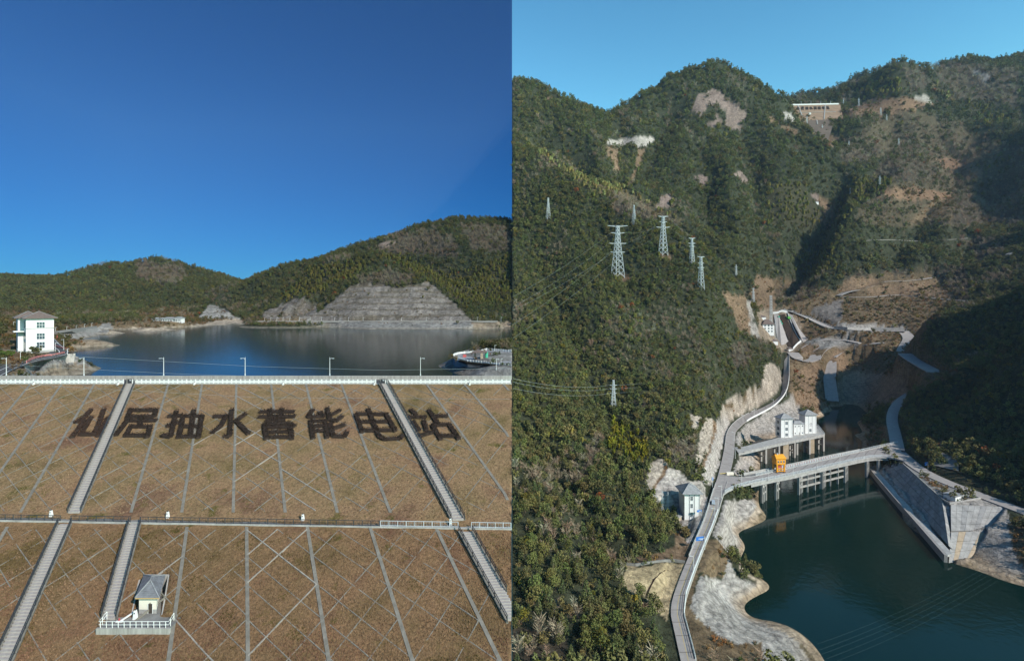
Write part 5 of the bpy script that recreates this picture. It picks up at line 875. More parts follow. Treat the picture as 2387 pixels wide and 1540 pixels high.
# ------------------------------------------------------------------ buildings and roads on the left bank
def hip_roof(mb, c, ax, w, d, z, h, ov, ridge=0.0, thick=.25):
    a = Vector((ax[0], ax[1], 0)).normalized(); b = Vector((-a.y, a.x, 0)); c = Vector((c[0], c[1], z)); q = [c + a * (i * (w / 2 + ov)) + b * (j * (d / 2 + ov)) for i, j in ((-1, -1), (1, -1), (1, 1), (-1, 1))]; t = Vector((0, 0, thick)); r0 = c + Vector((0, 0, h + thick)) - a * ridge / 2; r1 = c + Vector((0, 0, h + thick)) + a * ridge / 2; u = [p + t for p in q]
    for i in range(4): mb.poly([q[i], q[(i + 1) % 4], u[(i + 1) % 4], u[i]])
    mb.poly([u[0], u[1], r1, r0]); mb.poly([u[2], u[3], r0, r1]); mb.poly([u[1], u[2], r1]); mb.poly([u[3], u[0], r0]); mb.poly(list(reversed(q))); return [(u[0], r0), (u[1], r1), (u[2], r1), (u[3], r0)]
def windows_on(root, wall_c, a, n, base_z, rows, w, h, m='glass', mull=2, frame='steel', rail=True):
    # wall_c: point on the wall, a: along the wall, n: outward normal; rows: (offset along, height)
    for off, z in rows:
        c = Vector((wall_c[0], wall_c[1], base_z + z)) + a * off; mb = MB()
        def slab(o, z0, ww, hh, t, mbb): cc_ = c + a * o + Vector((0, 0, z0)) + n * (t / 2); mbb.box(cc_, ww, t, hh, (a.x, a.y))
        slab(0, 0, w, h, .06, mb); wo_ = mb.build('window', m, root); fb = MB(); slab(-w / 2, 0, w * .05, h, .14, fb); slab(w / 2, 0, w * .05, h, .14, fb); slab(0, -h * .03, w * 1.05, h * .05, .15, fb); slab(0, h * .98, w * 1.05, h * .05, .13, fb)
        for i in range(1, mull + 1): slab(-w / 2 + w * i / (mull + 1), h * .04, w * .035, h * .92, .12, fb)
        slab(0, h * .5, w * .98, h * .04, .11, fb); fb.build('window_frame', frame, wo_)
fn = Vector((.74, -.67, 0)).normalized(); fa = Vector((.67, .74, 0)).normalized(); bc = W(93.5, 820.5, -24)      # front centre of the tall building
bld = thing('office_building', 'tall white lakeside building with brown hipped roofs and three stacked windows', 'building', bc)
wd1, dp1, hh1 = 9.6, 8.0, 15.6; c1 = bc - fn * dp1 / 2
mb = MB(); mb.box((c1.x, c1.y, -24.4), wd1, dp1, hh1 + .4, (fa.x, fa.y)); mb.build('wall', 'white_paint', bld); c2 = c1 - fn * 9.5 - fa * 3.0
mb = MB(); mb.box((c2.x, c2.y, -24.4), wd1 - 2, 8, hh1 + .4, (fa.x, fa.y)); mb.build('wall', 'white_paint', bld)
mb = MB(); cm_ = c1 - fn * 4.8 - fa * 1.0; mb.box((cm_.x, cm_.y, -24.4), wd1 - 3, 4, hh1 - .6, (fa.x, fa.y)); mb.build('wall', 'white_paint', bld)
for c in (c1, c2):
    mb = MB(); hips = hip_roof(mb, c, fa, wd1 if c is c1 else wd1 - 2, dp1, -24 + hh1, 3.1, 1.3); rf = mb.build('roof', 'roof_brown', bld)
    for p, q in hips: mb = MB(); mb.beam(p, q, .16, .14); mb.build('ridge_tile', 'roof_grey', rf)
mb = MB(); mb.box((c1.x, c1.y, -24 + hh1 * .70), wd1 + .25, dp1 + .25, .35, (fa.x, fa.y)); mb.build('string_course', 'concrete', bld); mb = MB(); mb.box((c1.x, c1.y, -24.3), wd1 + .3, dp1 + .3, 1.2, (fa.x, fa.y)); mb.build('plinth', 'concrete', bld)
windows_on(bld, bc + fn * .02, fa, fn, -24, [(.2, 1.9), (.2, 6.0), (.2, 11.2)], 2.9, 2.8, 'glass', 2, 'white_paint')
for i in range(5):                          # dark slots and piers of the left side
    for zz0 in (1.5, 6.2, 11.2):
        q = c1 - fa * (wd1 / 2 + .03) + fn * (3.2 - i * 1.6); mb = MB(); mb.box((q.x, q.y, -24 + zz0), .12, .8, 3.2, (fa.x, fa.y)); mb.build('window', 'glass', bld)
q = c1 - fn * 4.8 - fa * 6.0; mb = MB(); mb.box((q.x, q.y, -24 + 9.3), 5, 5, .5, (fa.x, fa.y)); mb.build('canopy', 'white_paint', bld)
def ribbon_road(name, line, hw, m, thick=.4, up=0, kerb=None):
    L_ = []; R_ = []
    for i, p in enumerate(line):
        d = (line[min(i + 1, len(line) - 1)] - line[max(i - 1, 0)]); d.z = 0; d.normalize(); s = Vector((-d.y, d.x, 0)); L_.append(p + s * hw + Vector((0, 0, up))); R_.append(p - s * hw + Vector((0, 0, up)))
    mb = MB(); mb.ribbon(L_, R_, thick); o = mb.build(name, m, kind='structure'); return o, L_, R_
def smooth_line(l, n=3):
    for _ in range(n):
        o = [l[0]]
        for a, b in zip(l[:-1], l[1:]): o += [a.lerp(b, .25), a.lerp(b, .75)]
        l = o + [l[-1]]
    return l
rl = smooth_line(road_l, 2); _, La, Ra = ribbon_road('road', rl, 3.4, 'asphalt', .5, .02)
mb = MB(); mb.ribbon([p.lerp(q, .485) + Vector((0, 0, .02)) for p, q in zip(La, Ra)], [p.lerp(q, .515) + Vector((0, 0, .02)) for p, q in zip(La, Ra)], .01); mb.build('road_line', 'white_paint', kind='structure')
mb = MB(); mb.ribbon([p.lerp(q, .93) + Vector((0, 0, .02)) for p, q in zip(La, Ra)], [p.lerp(q, .955) + Vector((0, 0, .02)) for p, q in zip(La, Ra)], .01); mb.build('road_line', 'white_paint', kind='structure')
railing('guard_rail', 'faded red guard rail on top of the tall retaining wall', [W(u, v, -24.1) for u, v in ((61.8, 845.4), (74, 839), (87.5, 834.5), (104, 831.5), (119.7, 830), (135, 827), (150, 823.6))], .8, 'pink_rail', 'red guard rails by the lake', (1, .75, .5), 2.4, .14)
railing('guard_rail', 'faded red guard rail on the curve right of the tall white building', [W(u, v, -24.3) for u, v in ((121, 805.5), (132, 809), (145, 813), (158, 815.5))], .8, 'pink_rail', 'red guard rails by the lake', (1, .75, .5), 2.4, .14)
mb = MB(); tp = [W(u, v, -24.2) for u, v in ((58, 848), (70, 842.5), (87, 836.5), (104, 833), (120, 831.5), (136, 828.5), (155, 824.5), (174, 823.5))]; bt = [p + Vector((.6, -1.3, -5.6)) for p in tp]
for i in range(len(tp) - 1): mb.hexa([bt[i], bt[i + 1], bt[i + 1] + Vector((-.8, 1.6, 0)), bt[i] + Vector((-.8, 1.6, 0))], [tp[i], tp[i + 1], tp[i + 1] + Vector((0, .5, 0)), tp[i] + Vector((0, .5, 0))])
setp(mb.build('retaining_wall', 'stained_concrete'), 'tall curved concrete retaining wall below the red guard rail', 'wall')
for u, v, h, lab, ar in ((47.6, 843, 5.3, 'white street lamp on the curving road left of the retaining wall', (-1, 0)), (129, 824.5, 5.2, 'white street lamp at the right front corner of the tall building', (1, 0)), (148.6, 815, 5.3, 'white street lamp on the road curve beside the lake', (-1, 0)), (31.5, 765, 4, 'white street lamp on the slope behind the tall building', (1, 0)), (157, 826, 2.6, 'short white lamp beside the round bushes on the wall end', (1, 0))):
    lamp_post(TL.hit(u, v) if v < 780 else W(u, v, -24), h, lab, 'street lamps on the left bank', ar)
random.seed(21)
for u, v, s, col, lab in ((163, 823, 2.6, (.17, .10, .035), 'rusty orange bush on the end of the retaining wall'), (170, 824, 2.2, (.15, .085, .03), 'small rusty bush beside the lake edge of the retaining wall'), (133, 825.5, 1.7, (.055, .07, .025), 'clipped dark bush right of the tall building'), (94, 830, 1.5, (.05, .06, .022), 'first clipped round bush in front of the tall building'), (103.5, 829, 1.5, (.05, .06, .022), 'second clipped round bush in front of the tall building'), (84, 832, 2.0, (.08, .06, .03), 'brown bush near the left front corner of the tall building'), (67, 838, 2.6, (.09, .07, .03), 'brown bush at the start of the red guard rail'), (57, 846, 2.2, (.06, .09, .02), 'bright green bush left of the red guard rail'), (25, 833, 2.6, (.08, .12, .02), 'bright green bush beyond the road on the far left'), (5, 835, 2.4, (.07, .11, .02), 'green bush at the left edge beyond the road'), (45, 853, 2.3, (.12, .07, .03), 'reddish bush between the road and the rock on the left'), (30, 862, 2.2, (.12, .07, .03), 'reddish brown bush near the leftmost crest lamp'), (72, 855, 1.6, (.13, .10, .06), 'pale shrub on the rock left of the retaining wall')):
    p = W(u, v, -24.2); tree(6 if s < 2 else 2, p + Vector((0, 0, -.25)), s * 1.5, col, random.random() * 6, lab, 'bushes on the left bank', 'bush')
# saddle dam, pavilion, low white building
tpd = [P(119, 778, 405), P(160, 772, 432), P(195, 767, 465), P(224, 763.5, 497)]; btd = [W(140, 789, -33), W(180, 787, -33), W(212, 782.5, -33), W(234, 779.5, -33)]
mb = MB()
for i in range(3): mb.poly([btd[i], btd[i + 1], tpd[i + 1], tpd[i]]); mb.hexa([tpd[i] - Vector((0, 0, .3)), tpd[i + 1] - Vector((0, 0, .3)), tpd[i + 1] + Vector((-.6, 2, -.3)), tpd[i] + Vector((-.6, 2, -.3))], [tpd[i] + Vector((0, 0, 1.6)), tpd[i + 1] + Vector((0, 0, 1.6)), tpd[i + 1] + Vector((-.6, 2, 1.6)), tpd[i] + Vector((-.6, 2, 1.6))])
for i in range(3): mb.poly([btd[i] + Vector((0, 6, 0)), btd[i + 1] + Vector((0, 6, 0)), tpd[i + 1] + Vector((0, 3, 0)), tpd[i] + Vector((0, 3, 0))])
setp(mb.build('saddle_dam', 'shore_concrete'), 'small sloping concrete dam on the far shore behind the tall building', 'dam')
for i, (u, v) in enumerate(((129, 775), (155.7, 772), (177.6, 769), (196.5, 765.6), (214, 762.5))): lamp_post(P(u, v, 412 + (u - 129)), 4.3, 'white street lamp on the small concrete dam, %s from the tall building' % NAMES[i], 'street lamps on the small concrete dam', (1, 0), .12)
pv = W(125, 787, -26); pr = thing('pavilion', 'small red lakeside pavilion right of the tall building', 'pavilion', pv)
for i in (-1, 1):
    for j in (-1, 1): mb = MB(); mb.box(pv + Vector((i * 1.3, j * 1.3, -.5)), .3, .3, 3.0); mb.build('column', 'red_paint', pr)
mb = MB(); hip_roof(mb, pv, (1, 0), 2.8, 2.8, pv.z + 2.5, 1.5, .8); mb.build('roof', 'roof_brown', pr)
lb = TL.hit(389, 749, 400); lr = thing('low_building', 'long low white building with grey hipped roofs on the far shore', 'building', lb)
for i, (dx, w, h) in enumerate(((-11, 13, 3.0), (2, 14, 3.4), (13, 9, 3.8))):
    mb = MB(); mb.box(lb + Vector((dx, 3, -2)), w, 6, h + 2); mb.build('wall', 'white_paint', lr); mb = MB(); hip_roof(mb, lb + Vector((dx, 3, 0)), (1, 0), w, 6, lb.z + h, 1.5, .9, w * .5); mb.build('roof', 'roof_grey', lr)
    for k in range(int(w / 2)): mb = MB(); mb.box(lb + Vector((dx - w / 2 + 1 + 2 * k, -.04, .5)), 1.1, .1, 1.9); mb.build('window', 'glass', lr)
ORD = NAMES + ['ninth', 'tenth', 'eleventh', 'twelfth', 'thirteenth', 'fourteenth', 'fifteenth', 'sixteenth', 'seventeenth']
# shore road lamps and parapet
sl, _, _ = ribbon_road('road', shore_road, 3.2, 'road_concrete', .5, .05)
for i, x in enumerate((75, 130, 183, 238, 297, 382, 477, 576, 690, 812, 942, 1116, 1280, 1498, 1715, 1947, 2156)):
    u = 596.8 + .2649 * x; p = P(u, 749.5, 605 + (900 - u) * .06); lamp_post(p, 5.2, 'white street lamp %s from the left along the road under the quarried slope' % ORD[i], 'street lamps under the quarried slope', (1, 0), .13)
mb = MB()
for a, b in zip(shore_road[:-1], shore_road[1:]): mb.hexa([a + Vector((0, -4.2, -1.2)), b + Vector((0, -4.2, -1.2)), b + Vector((0, -3.7, -1.2)), a + Vector((0, -3.7, -1.2))], [a + Vector((0, -4.2, .7)), b + Vector((0, -4.2, .7)), b + Vector((0, -3.7, .7)), a + Vector((0, -3.7, .7))])
setp(mb.build('parapet', 'shore_concrete'), 'low concrete parapet along the far shore road under the quarried slope', 'wall')
# ---- viewing terrace on the right of the lake
TZ = -27.0
back = [(1055.7, 831.6), (1060, 828.5), (1067, 826), (1075, 824.6), (1083, 823.7), (1098, 823), (1112, 822.6), (1122.6, 819.8), (1134.9, 815.8), (1153, 817.4), (1173, 819), (1192, 820.6)]; front = [(1057, 834), (1061, 836.3), (1072.5, 839.8), (1090, 844.2), (1104, 845.5), (1128.7, 848), (1157.7, 852), (1192, 856)]
pb = [W(u, v, TZ) for u, v in back]; pf = [W(u, v, TZ) for u, v in front]
mb = MB(); mb.prism([(p.x, p.y) for p in pf] + [(p.x, p.y) for p in reversed(pb)], TZ - 8, TZ); setp(mb.build('viewing_terrace', 'plaza_stone'), 'paved lakeside terrace with curved white balustrades at the right end of the lake', 'terrace')
for pts, lab in ((pb[:7], 'curved white balustrade at the back left of the lakeside terrace'), (pb[7:], 'white balustrade at the back right of the lakeside terrace'), (pf[:4], 'white balustrade along the front left edge of the lakeside terrace'), (pf[3:], 'white balustrade along the front right edge of the lakeside terrace')):
    r = thing('terrace_balustrade', lab, 'balustrade', pts[0], 'balustrades of the lakeside terrace')
    for a, b in zip(pts[:-1], pts[1:]):
        n = max(1, round((b - a).length / 1.7))
        for i in range(n):
            p = a.lerp(b, i / n); q = a.lerp(b, (i + 1) / n); mb = MB(); mb.box(p, .22, .22, 1.25); mb.build('post', 'white_paint', r); mb = MB(); mb.beam(p + Vector((0, 0, .5)), q + Vector((0, 0, .5)), .1, .5); mb.beam(p + Vector((0, 0, 1.0)), q + Vector((0, 0, 1.0)), .12, .12); mb.build('panel', 'white_paint', r)
q = W(1123, 839.5, TZ); kr = thing('gate_monument', 'stone and brown roofed gateway standing on the lakeside terrace', 'gateway', q)
mb = MB(); mb.box(q, 1.0, 2.2, 3.2); mb.build('pillar', 'sandstone', kr); mb = MB(); mb.tube([q + Vector((2.0, 1.5, 0)), q + Vector((2.0, 1.5, 3.6))], .75, 10); mb.build('painted_column', 'teal_paint', kr); mb = MB(); hip_roof(mb, q + Vector((-1.0, 2.0, 0)), (1, 0), 6.0, 3.0, q.z + 3.3, .8, .5, 3); mb.build('roof', 'roof_brown', kr); mb = MB(); mb.box(q + Vector((-3.2, 2.6, 0)), .7, .7, 3.3); mb.build('pillar', 'sandstone', kr)
q = W(1082.6, 832, TZ); mb = MB(); mb.hexa([q + Vector((-.8, -.5, 0)), q + Vector((.8, -.5, 0)), q + Vector((.8, .5, 0)), q + Vector((-.8, .5, 0))], [q + Vector((-.6, -.3, 1.0)), q + Vector((.9, -.3, .8)), q + Vector((.9, .5, 1.1)), q + Vector((-.6, .5, 1.3))]); setp(mb.build('red_box', 'red_paint'), 'red stone block lying on the lakeside terrace', 'block')
for u, v, s, lab in ((1154, 834, 2.6, 'round dark bush in the middle of the lakeside terrace'), (1150, 850, 2.4, 'round green bush at the front of the lakeside terrace'), (1170, 854, 1.6, 'small clipped bush right of the front lamp on the lakeside terrace'), (1184, 855, 1.6, 'small clipped bush at the right end of the lakeside terrace'), (1052, 836, 2.2, 'orange brown bush at the left tip of the lakeside terrace'), (1062, 842, 2.4, 'brown bush below the left tip of the lakeside terrace'), (1106, 822, 2.6, 'orange shrub behind the back balustrade of the lakeside terrace')):
    tree(2, W(u, v, TZ) + Vector((0, 0, -.3)), s * 1.35, (.06, .075, .02) if 'brown' not in lab and 'orange' not in lab else (.13, .09, .03), random.random() * 6, lab, 'bushes around the lakeside terrace', 'bush')
mb = MB()
for a, b in zip(pf[2:-1], pf[3:]): mb.beam(a + Vector((0, -1.3, -.1)), b + Vector((0, -1.3, -.1)), 1.3, 1.0)
hg = thing('terrace_hedge', 'long clipped brown green hedge below the front of the lakeside terrace', 'hedge', pf[2]); mb.build('hedge_base', 'hedge_core', hg); lf = []
for a, b in zip(pf[2:-1], pf[3:]):
    for i in range(int((b - a).length * 60)): p = a.lerp(b, random.random()); lf.append(p + Vector((0, -1.3 + random.uniform(-.75, .75), random.uniform(-.3, .55))))
mat('hedge_green', (.075, .065, .022), .9, .1, .5, 2.0); leaf_cards(lf, [random.uniform(.1, .2) for _ in lf]).build('foliage', 'hedge_green', hg)
lamp_post(W(1157, 862, -27.5), 4.6, 'white street lamp in front of the lakeside terrace hedge', 'street lamps on the lakeside terrace', (1, 0)); lamp_post(W(1153.5, 818, TZ), 3.2, 'short white lamp on the back balustrade of the lakeside terrace', 'street lamps on the lakeside terrace', (1, 0)); lamp_post(W(1168, 850, TZ), 2.6, 'short white lamp at the front right of the lakeside terrace', 'street lamps on the lakeside terrace', (1, 0))
def cable(pts, r, lab, sag=0, group='overhead wires'):
    mb = MB(); l = []
    for a, b in zip(pts[:-1], pts[1:]): l += [a.lerp(b, i / 14) - Vector((0, 0, 4 * sag * (i / 14) * (1 - i / 14))) for i in range(14)]
    l.append(pts[-1]); mb.tube(l, r, 3); return setp(mb.build('overhead_wire', 'cable'), lab, 'wire', group)
cable([P(-60, 808, 128), P(185, 831, 128), P(597, 854, 128), P(887, 862.5, 128), P(1190, 858, 128)], .032, 'thin wire strung across the lake just above the dam crest'); cable([P(-60, 845, 128), P(225, 861.5, 128), P(425, 871.5, 128), P(700, 880, 128)], .03, 'thin wire dipping behind the dam crest on the left'); cable([P(-60, 885, 100), P(150, 901, 100), P(597, 926, 100), P(1190, 930, 100)], .02, 'thin wire hanging in front of the upper dam slope')
# ------------------------------------------------------------------ right-hand place: roads, bridge, intake
S_[0] = RS; Z91 = RZ * RS; V3 = Vector
def up(p, h): return p + V3((0, 0, h))
RL = [(1590, 1552), (1572, 1470), (1560, 1416), (1584, 1346), (1616, 1271), (1644, 1208), (1655, 1167), (1675, 1105), (1689, 1044), (1693, 1008), (1707, 987), (1734, 967), (1768, 952), (1804, 928), (1821, 908), (1826, 880), (1828, 850), (1829, 816)]
RR = [(1625, 1552), (1604, 1470), (1589, 1416), (1614, 1341), (1641, 1271), (1668, 1210), (1682, 1160), (1702, 1101), (1712, 1058), (1713, 1012), (1719, 999), (1742, 978), (1774, 962), (1808, 943), (1832, 916), (1839.5, 886), (1839.5, 853), (1839, 817)]
RZS = [-91] * 11 + [-90, -88.5, -86, -81, -73.5, -65, -55]
eL = smooth_line([W(u, v, z) for (u, v), z in zip(RL, RZS)] + [TR.hit(1829, 803, 440 * RS) + V3((0, 0, .5)), TR.hit(1829, 792, 440 * RS) + V3((0, 0, .5))], 2); eR = smooth_line([W(u, v, z) for (u, v), z in zip(RR, RZS)] + [TR.hit(1839, 806, 440 * RS) + V3((0, 0, .5)), TR.hit(1838, 794, 440 * RS) + V3((0, 0, .5))], 2)
mb = MB(); mb.ribbon(eL, eR, 1.2); wroad = mb.build('road', 'road_concrete', kind='structure'); mat('joint', (.12, .105, .095), .9, .2)
for i in range(3, len(eL) - 3, 2): mb = MB(); mb.beam(up(eL[i].lerp(eR[i], .03), .02), up(eL[i].lerp(eR[i], .97), .02), .22, .05); mb.build('joint', 'joint', wroad)
mb = MB(); k = [i for i, p in enumerate(eL) if px(p)[1] > 1180]; mb.ribbon([up(eL[i].lerp(eR[i], .49), .025) for i in k], [up(eL[i].lerp(eR[i], .515), .025) for i in k], .02); mb.build('road_line', 'yellow_line', kind='structure')
def wall_along(pts, name, label, m, h, depth, t=.4, cat='wall', lean=0, group=None):
    mb = MB(); nrm = []
    for i, p in enumerate(pts):
        d = pts[min(i + 1, len(pts) - 1)] - pts[max(i - 1, 0)]; d.z = 0; d.normalize(); nrm.append(V3((d.y, -d.x, 0)))
    for i in range(len(pts) - 1):
        p, q, a, b = pts[i], pts[i + 1], nrm[i], nrm[i + 1]; mb.hexa([up(p + a * (t + lean), -depth), up(q + b * (t + lean), -depth), up(q, -depth), up(p, -depth)], [up(p + a * t, h), up(q + b * t, h), up(q, h), up(p, h)])
    return setp(mb.build(name, m), label, cat, group)
sel_ = lambda L_, v0, v1: [p for p in L_ if v0 <= px(p)[1] <= v1]
wall_along(list(reversed(sel_(eR, 1112, 1545)))[::-1], 'retaining_wall', 'pale concrete wall carrying the lakeside road above the shore', 'stained_concrete', .25, 7, .5, lean=1.0)
wall_along(sel_(eL, 1120, 1300), 'road_parapet', 'low parapet on the uphill side of the road below the white tower', 'concrete', 1.0, .6, .3)
wall_along(sel_(eR, 815, 985), 'road_parapet', 'low pale parapet on the valley side of the climbing road', 'white_paint', .9, 1.2, .35); wall_along(sel_(eL, 900, 1040), 'road_parapet', 'low concrete kerb wall at the foot of the shotcrete slope', 'concrete', .7, .6, .3)
railing('road_railing', 'blue grey railing on the lake side of the road below the bridge', sel_(eR, 1165, 1545)[::3], 1.5, 'galvanised', 'railings of the lakeside road', (1, .6, .2), 3.2, .10)
railing('road_railing', 'blue grey railing on the uphill side of the road below the bridge', sel_(eL, 1130, 1290)[::2], 1.4, 'galvanised', 'railings of the lakeside road', (1, .6), 3.2, .08)
for i, l in enumerate(far_lines): ribbon_road('track' if i < 4 else 'road', l, 5.5 if i < 4 else 8.0, 'road_concrete', .9, .7)
el, _, _ = ribbon_road('road', smooth_line([W(*q) for q in EROAD], 2), 5.0, 'road_concrete', .8, .0); el2, _, _ = ribbon_road('road', smooth_line([W(*q) for q in EROAD2], 2), 5.0, 'road_concrete', .8, .03)
# ---- bridge
def resample(pts, n):
    d = [0]
    for a, b in zip(pts[:-1], pts[1:]): d.append(d[-1] + (b - a).length)
    o = []
    for i in range(n):
        s = d[-1] * i / (n - 1); k = max(j for j in range(len(d) - 1) if d[j] <= s + 1e-9); o.append(pts[k].lerp(pts[k + 1], (s - d[k]) / (d[k + 1] - d[k] + 1e-9)))
    return o
FB = resample(smooth_line([W(u, v, RZ) for u, v in ((1684, 1154), (1700, 1142), (1727, 1132), (1791, 1118), (1850, 1107), (1904, 1094), (1972, 1078), (2018, 1068), (2047, 1064.5), (2084, 1067), (2112, 1076))], 2), 46)
BB = resample(smooth_line([W(u, v, RZ) for u, v in ((1690, 1108), (1736, 1115), (1800, 1101), (1848, 1090), (1900, 1078), (1950, 1066), (2005, 1053), (2052, 1042), (2093, 1034))], 2), 46)
br = thing('bridge', 'long concrete road bridge on twin piers crossing the green reservoir', 'bridge', FB[4])
mb = MB(); mb.ribbon([up(p, .06) for p in BB], [up(p, .06) for p in FB], .9); mb.build('deck', 'road_concrete', br)
for i in range(6, 44, 3): mb = MB(); mb.beam(up(BB[i].lerp(FB[i], .02), .08), up(BB[i].lerp(FB[i], .98), .08), .25, .06); mb.build('expansion_joint', 'joint', br)
mb = MB(); k = range(8, 43); mb.ribbon([up(BB[i].lerp(FB[i], .25), -.8) for i in k], [up(BB[i].lerp(FB[i], .98), -.8) for i in k], 2.0); mb.build('girder', 'concrete', br)
mb = MB(); mb.ribbon([up(FB[i], .45) + (FB[i] - BB[i]).normalized() * .05 for i in range(46)], [up(FB[i], .45) + (FB[i] - BB[i]).normalized() * .5 for i in range(46)], 1.2); mb.build('edge_beam', 'concrete', br)
mb = MB(); mb.ribbon([up(BB[i], .45) - (FB[i] - BB[i]).normalized() * .5 for i in range(46)], [up(BB[i], .45) - (FB[i] - BB[i]).normalized() * .05 for i in range(46)], 1.2); mb.build('edge_beam', 'concrete', br)
railing('bridge_railing', 'blue grey panel railing on the near side of the bridge', [up(FB[i], .45) for i in range(1, 45, 2)], 1.7, 'galvanised', 'railings of the bridge', (1, .55, .1), 3.4, .11, .9)
railing('bridge_railing', 'blue grey panel railing on the far side of the bridge', [up(BB[i], .45) for i in range(5, 45, 2)] + [up(BB[45], .45)], 1.7, 'galvanised', 'railings of the bridge', (1, .55, .1), 3.4, .11, .9)
def at_u(L_, u):
    for a, b in zip(L_[:-1], L_[1:]):
        ua, ub = px(a)[0], px(b)[0]
        if ua <= u <= ub: return a.lerp(b, (u - ua) / (ub - ua + 1e-9))
    return L_[-1]
for u in (1775.5, 1808, 1861, 1914, 1968.5, 2018.5, 2046):
    p = at_u(FB[6:], u); back = (BB[20] - FB[20]); back.z = 0; back.normalize(); ax = V3((back.y, -back.x, 0)); big = 1.0 if u != 1914 else 1.7
    for j, off in enumerate((.6, 4.4, 8.2) if u not in (1808,) else (.6, 4.4)):
        q = p + back * off; mb = MB(); mb.box((q.x, q.y, WR - 6), 1.45 * big, 1.3, -WR + 6 + Z91 - 2.7, (ax.x, ax.y)); pr = mb.build('pier_column', 'stained_concrete', br); mb = MB(); mb.box((q.x, q.y, Z91 - 3.5), 1.9 * big, 1.9, .8, (ax.x, ax.y)); mb.build('capital', 'concrete', pr)
    a, b = p + back * .6, p + back * 8.2
    for zz in (-4.6, -9.4): mb = MB(); mb.beam(up(a, zz), up(b, zz), .9, 1.1); mb.build('cross_beam', 'concrete', br)
for (u0, u1) in ((1861, 1914), (1914, 1968.5)):      # trash rack frames between the middle piers
    a, b = at_u(FB[6:], u0) + back * 3.0, at_u(FB[6:], u1) + back * 3.0
    for zz in (-6.0, -11.0): mb = MB(); mb.beam(up(a, zz), up(b, zz), 1.1, 1.2); mb.build('frame_beam', 'stained_concrete', br)
    for f in (.33, .66): q = a.lerp(b, f); mb = MB(); mb.box((q.x, q.y, WR - 3), 1.2, 1.2, Z91 - 2.9 - WR + 3, (ax.x, ax.y)); mb.build('frame_column', 'stained_concrete', br)
# crane rail strip behind the deck
G0 = [W(u, v, RZ) for u, v in ((1734, 1107), (1800, 1094), (1870, 1079), (1940, 1063), (2004, 1050.5))]; G1 = [W(u, v, RZ) for u, v in ((1737, 1112.5), (1801, 1099), (1871, 1083.5), (1941, 1067), (2005, 1053.5))]
mb = MB(); mb.ribbon([up(p, -.2) for p in G0], [up(p, -.2) for p in G1], 2.2); gs = setp(mb.build('crane_runway', 'concrete_dark'), 'narrow crane runway alongside the far edge of the bridge', 'runway')
wall_along(list(reversed(G0)), 'runway_wall', 'pale parapet wall along the far side of the crane runway', 'concrete', 1.6, 1.5, .5)
teeth = thing('safety_rail', 'red and white striped low rail beside the crane runway', 'rail', G1[1]); mw_, mr_ = MB(), MB()
for i in range(56):
    f = .30 + .55 * i / 56; s = f * 4; k = int(s); p = G0[k].lerp(G0[k + 1], s - k).lerp(G1[k].lerp(G1[k + 1], s - k), .45); (mw_ if i % 2 else mr_).box(up(p, -.15), .75, .5, 1.4, (.9, .44))
mw_.build('white_bands', 'white_paint', teeth, kind='stuff'); mr_.build('red_bands', 'pink_rail', teeth, kind='stuff')
# gantry crane
cb = W(1815.5, 1099, RZ); gax = (G0[2] - G0[0]); gax.z = 0; gax.normalize(); gax = V3((1, .12, 0)).normalized(); gay = V3((-gax.y, gax.x, 0)); cr = thing('gantry_crane', 'orange gantry crane with boxy cabin standing on the bridge runway', 'crane', cb); ww, dd2, hl = 7.6, 4.6, 6.2
for i in (-1, 1):
    for j in (-1, 1): q = cb + gax * (i * ww * .40) + gay * (j * dd2 / 2); mb = MB(); mb.box(q, .9, .9, hl, (gax.x, gax.y)); lg = mb.build('leg', 'orange_paint', cr); mb = MB(); mb.box(q, 1.5, 1.0, .7, (gax.x, gax.y)); mb.build('wheel_box', 'dark_metal', lg)
for zz, t in ((1.3, .55), (3.0, .8)):
    for j in (-1, 1): mb = MB(); mb.beam(up(cb + gax * (-ww * .4) + gay * (j * dd2 / 2), zz), up(cb + gax * (ww * .4) + gay * (j * dd2 / 2), zz), .6, t); mb.build('tie_beam', 'orange_paint', cr)
mb = MB(); mb.box(up(cb, 3.6), 3.0, 2.6, 1.6, (gax.x, gax.y)); mb.build('hoist', 'red_paint', cr)
mb = MB(); mb.box(up(cb, hl), ww, dd2 + 1.0, 4.6, (gax.x, gax.y)); cab = mb.build('cabin', 'orange_paint', cr)
for i in (-1, 0, 1): q = cb + gax * (i * 2.3) - gay * (dd2 / 2 + .55); mb = MB(); mb.box(up(q, hl + 1.7), 1.0, .12, 1.3, (gax.x, gax.y)); w_ = mb.build('window', 'glass', cab); mb = MB(); mb.box(up(q, hl + 1.5), 1.3, .08, .2, (gax.x, gax.y)); mb.box(up(q, hl + 3.0), 1.3, .08, .2, (gax.x, gax.y)); mb.build('window_frame', 'white_paint', w_)
mb = MB(); hip_roof(mb, cb, gax, ww, dd2 + 1, cb.z + hl + 4.6, 2.6, .45, ww - .5, .2); mb.build('roof', 'orange_paint', cr); mb = MB(); mb.box(up(cb - gax * 1.2, hl + 6.6), .8, .8, 1.6); mb.build('vent', 'steel', cr)
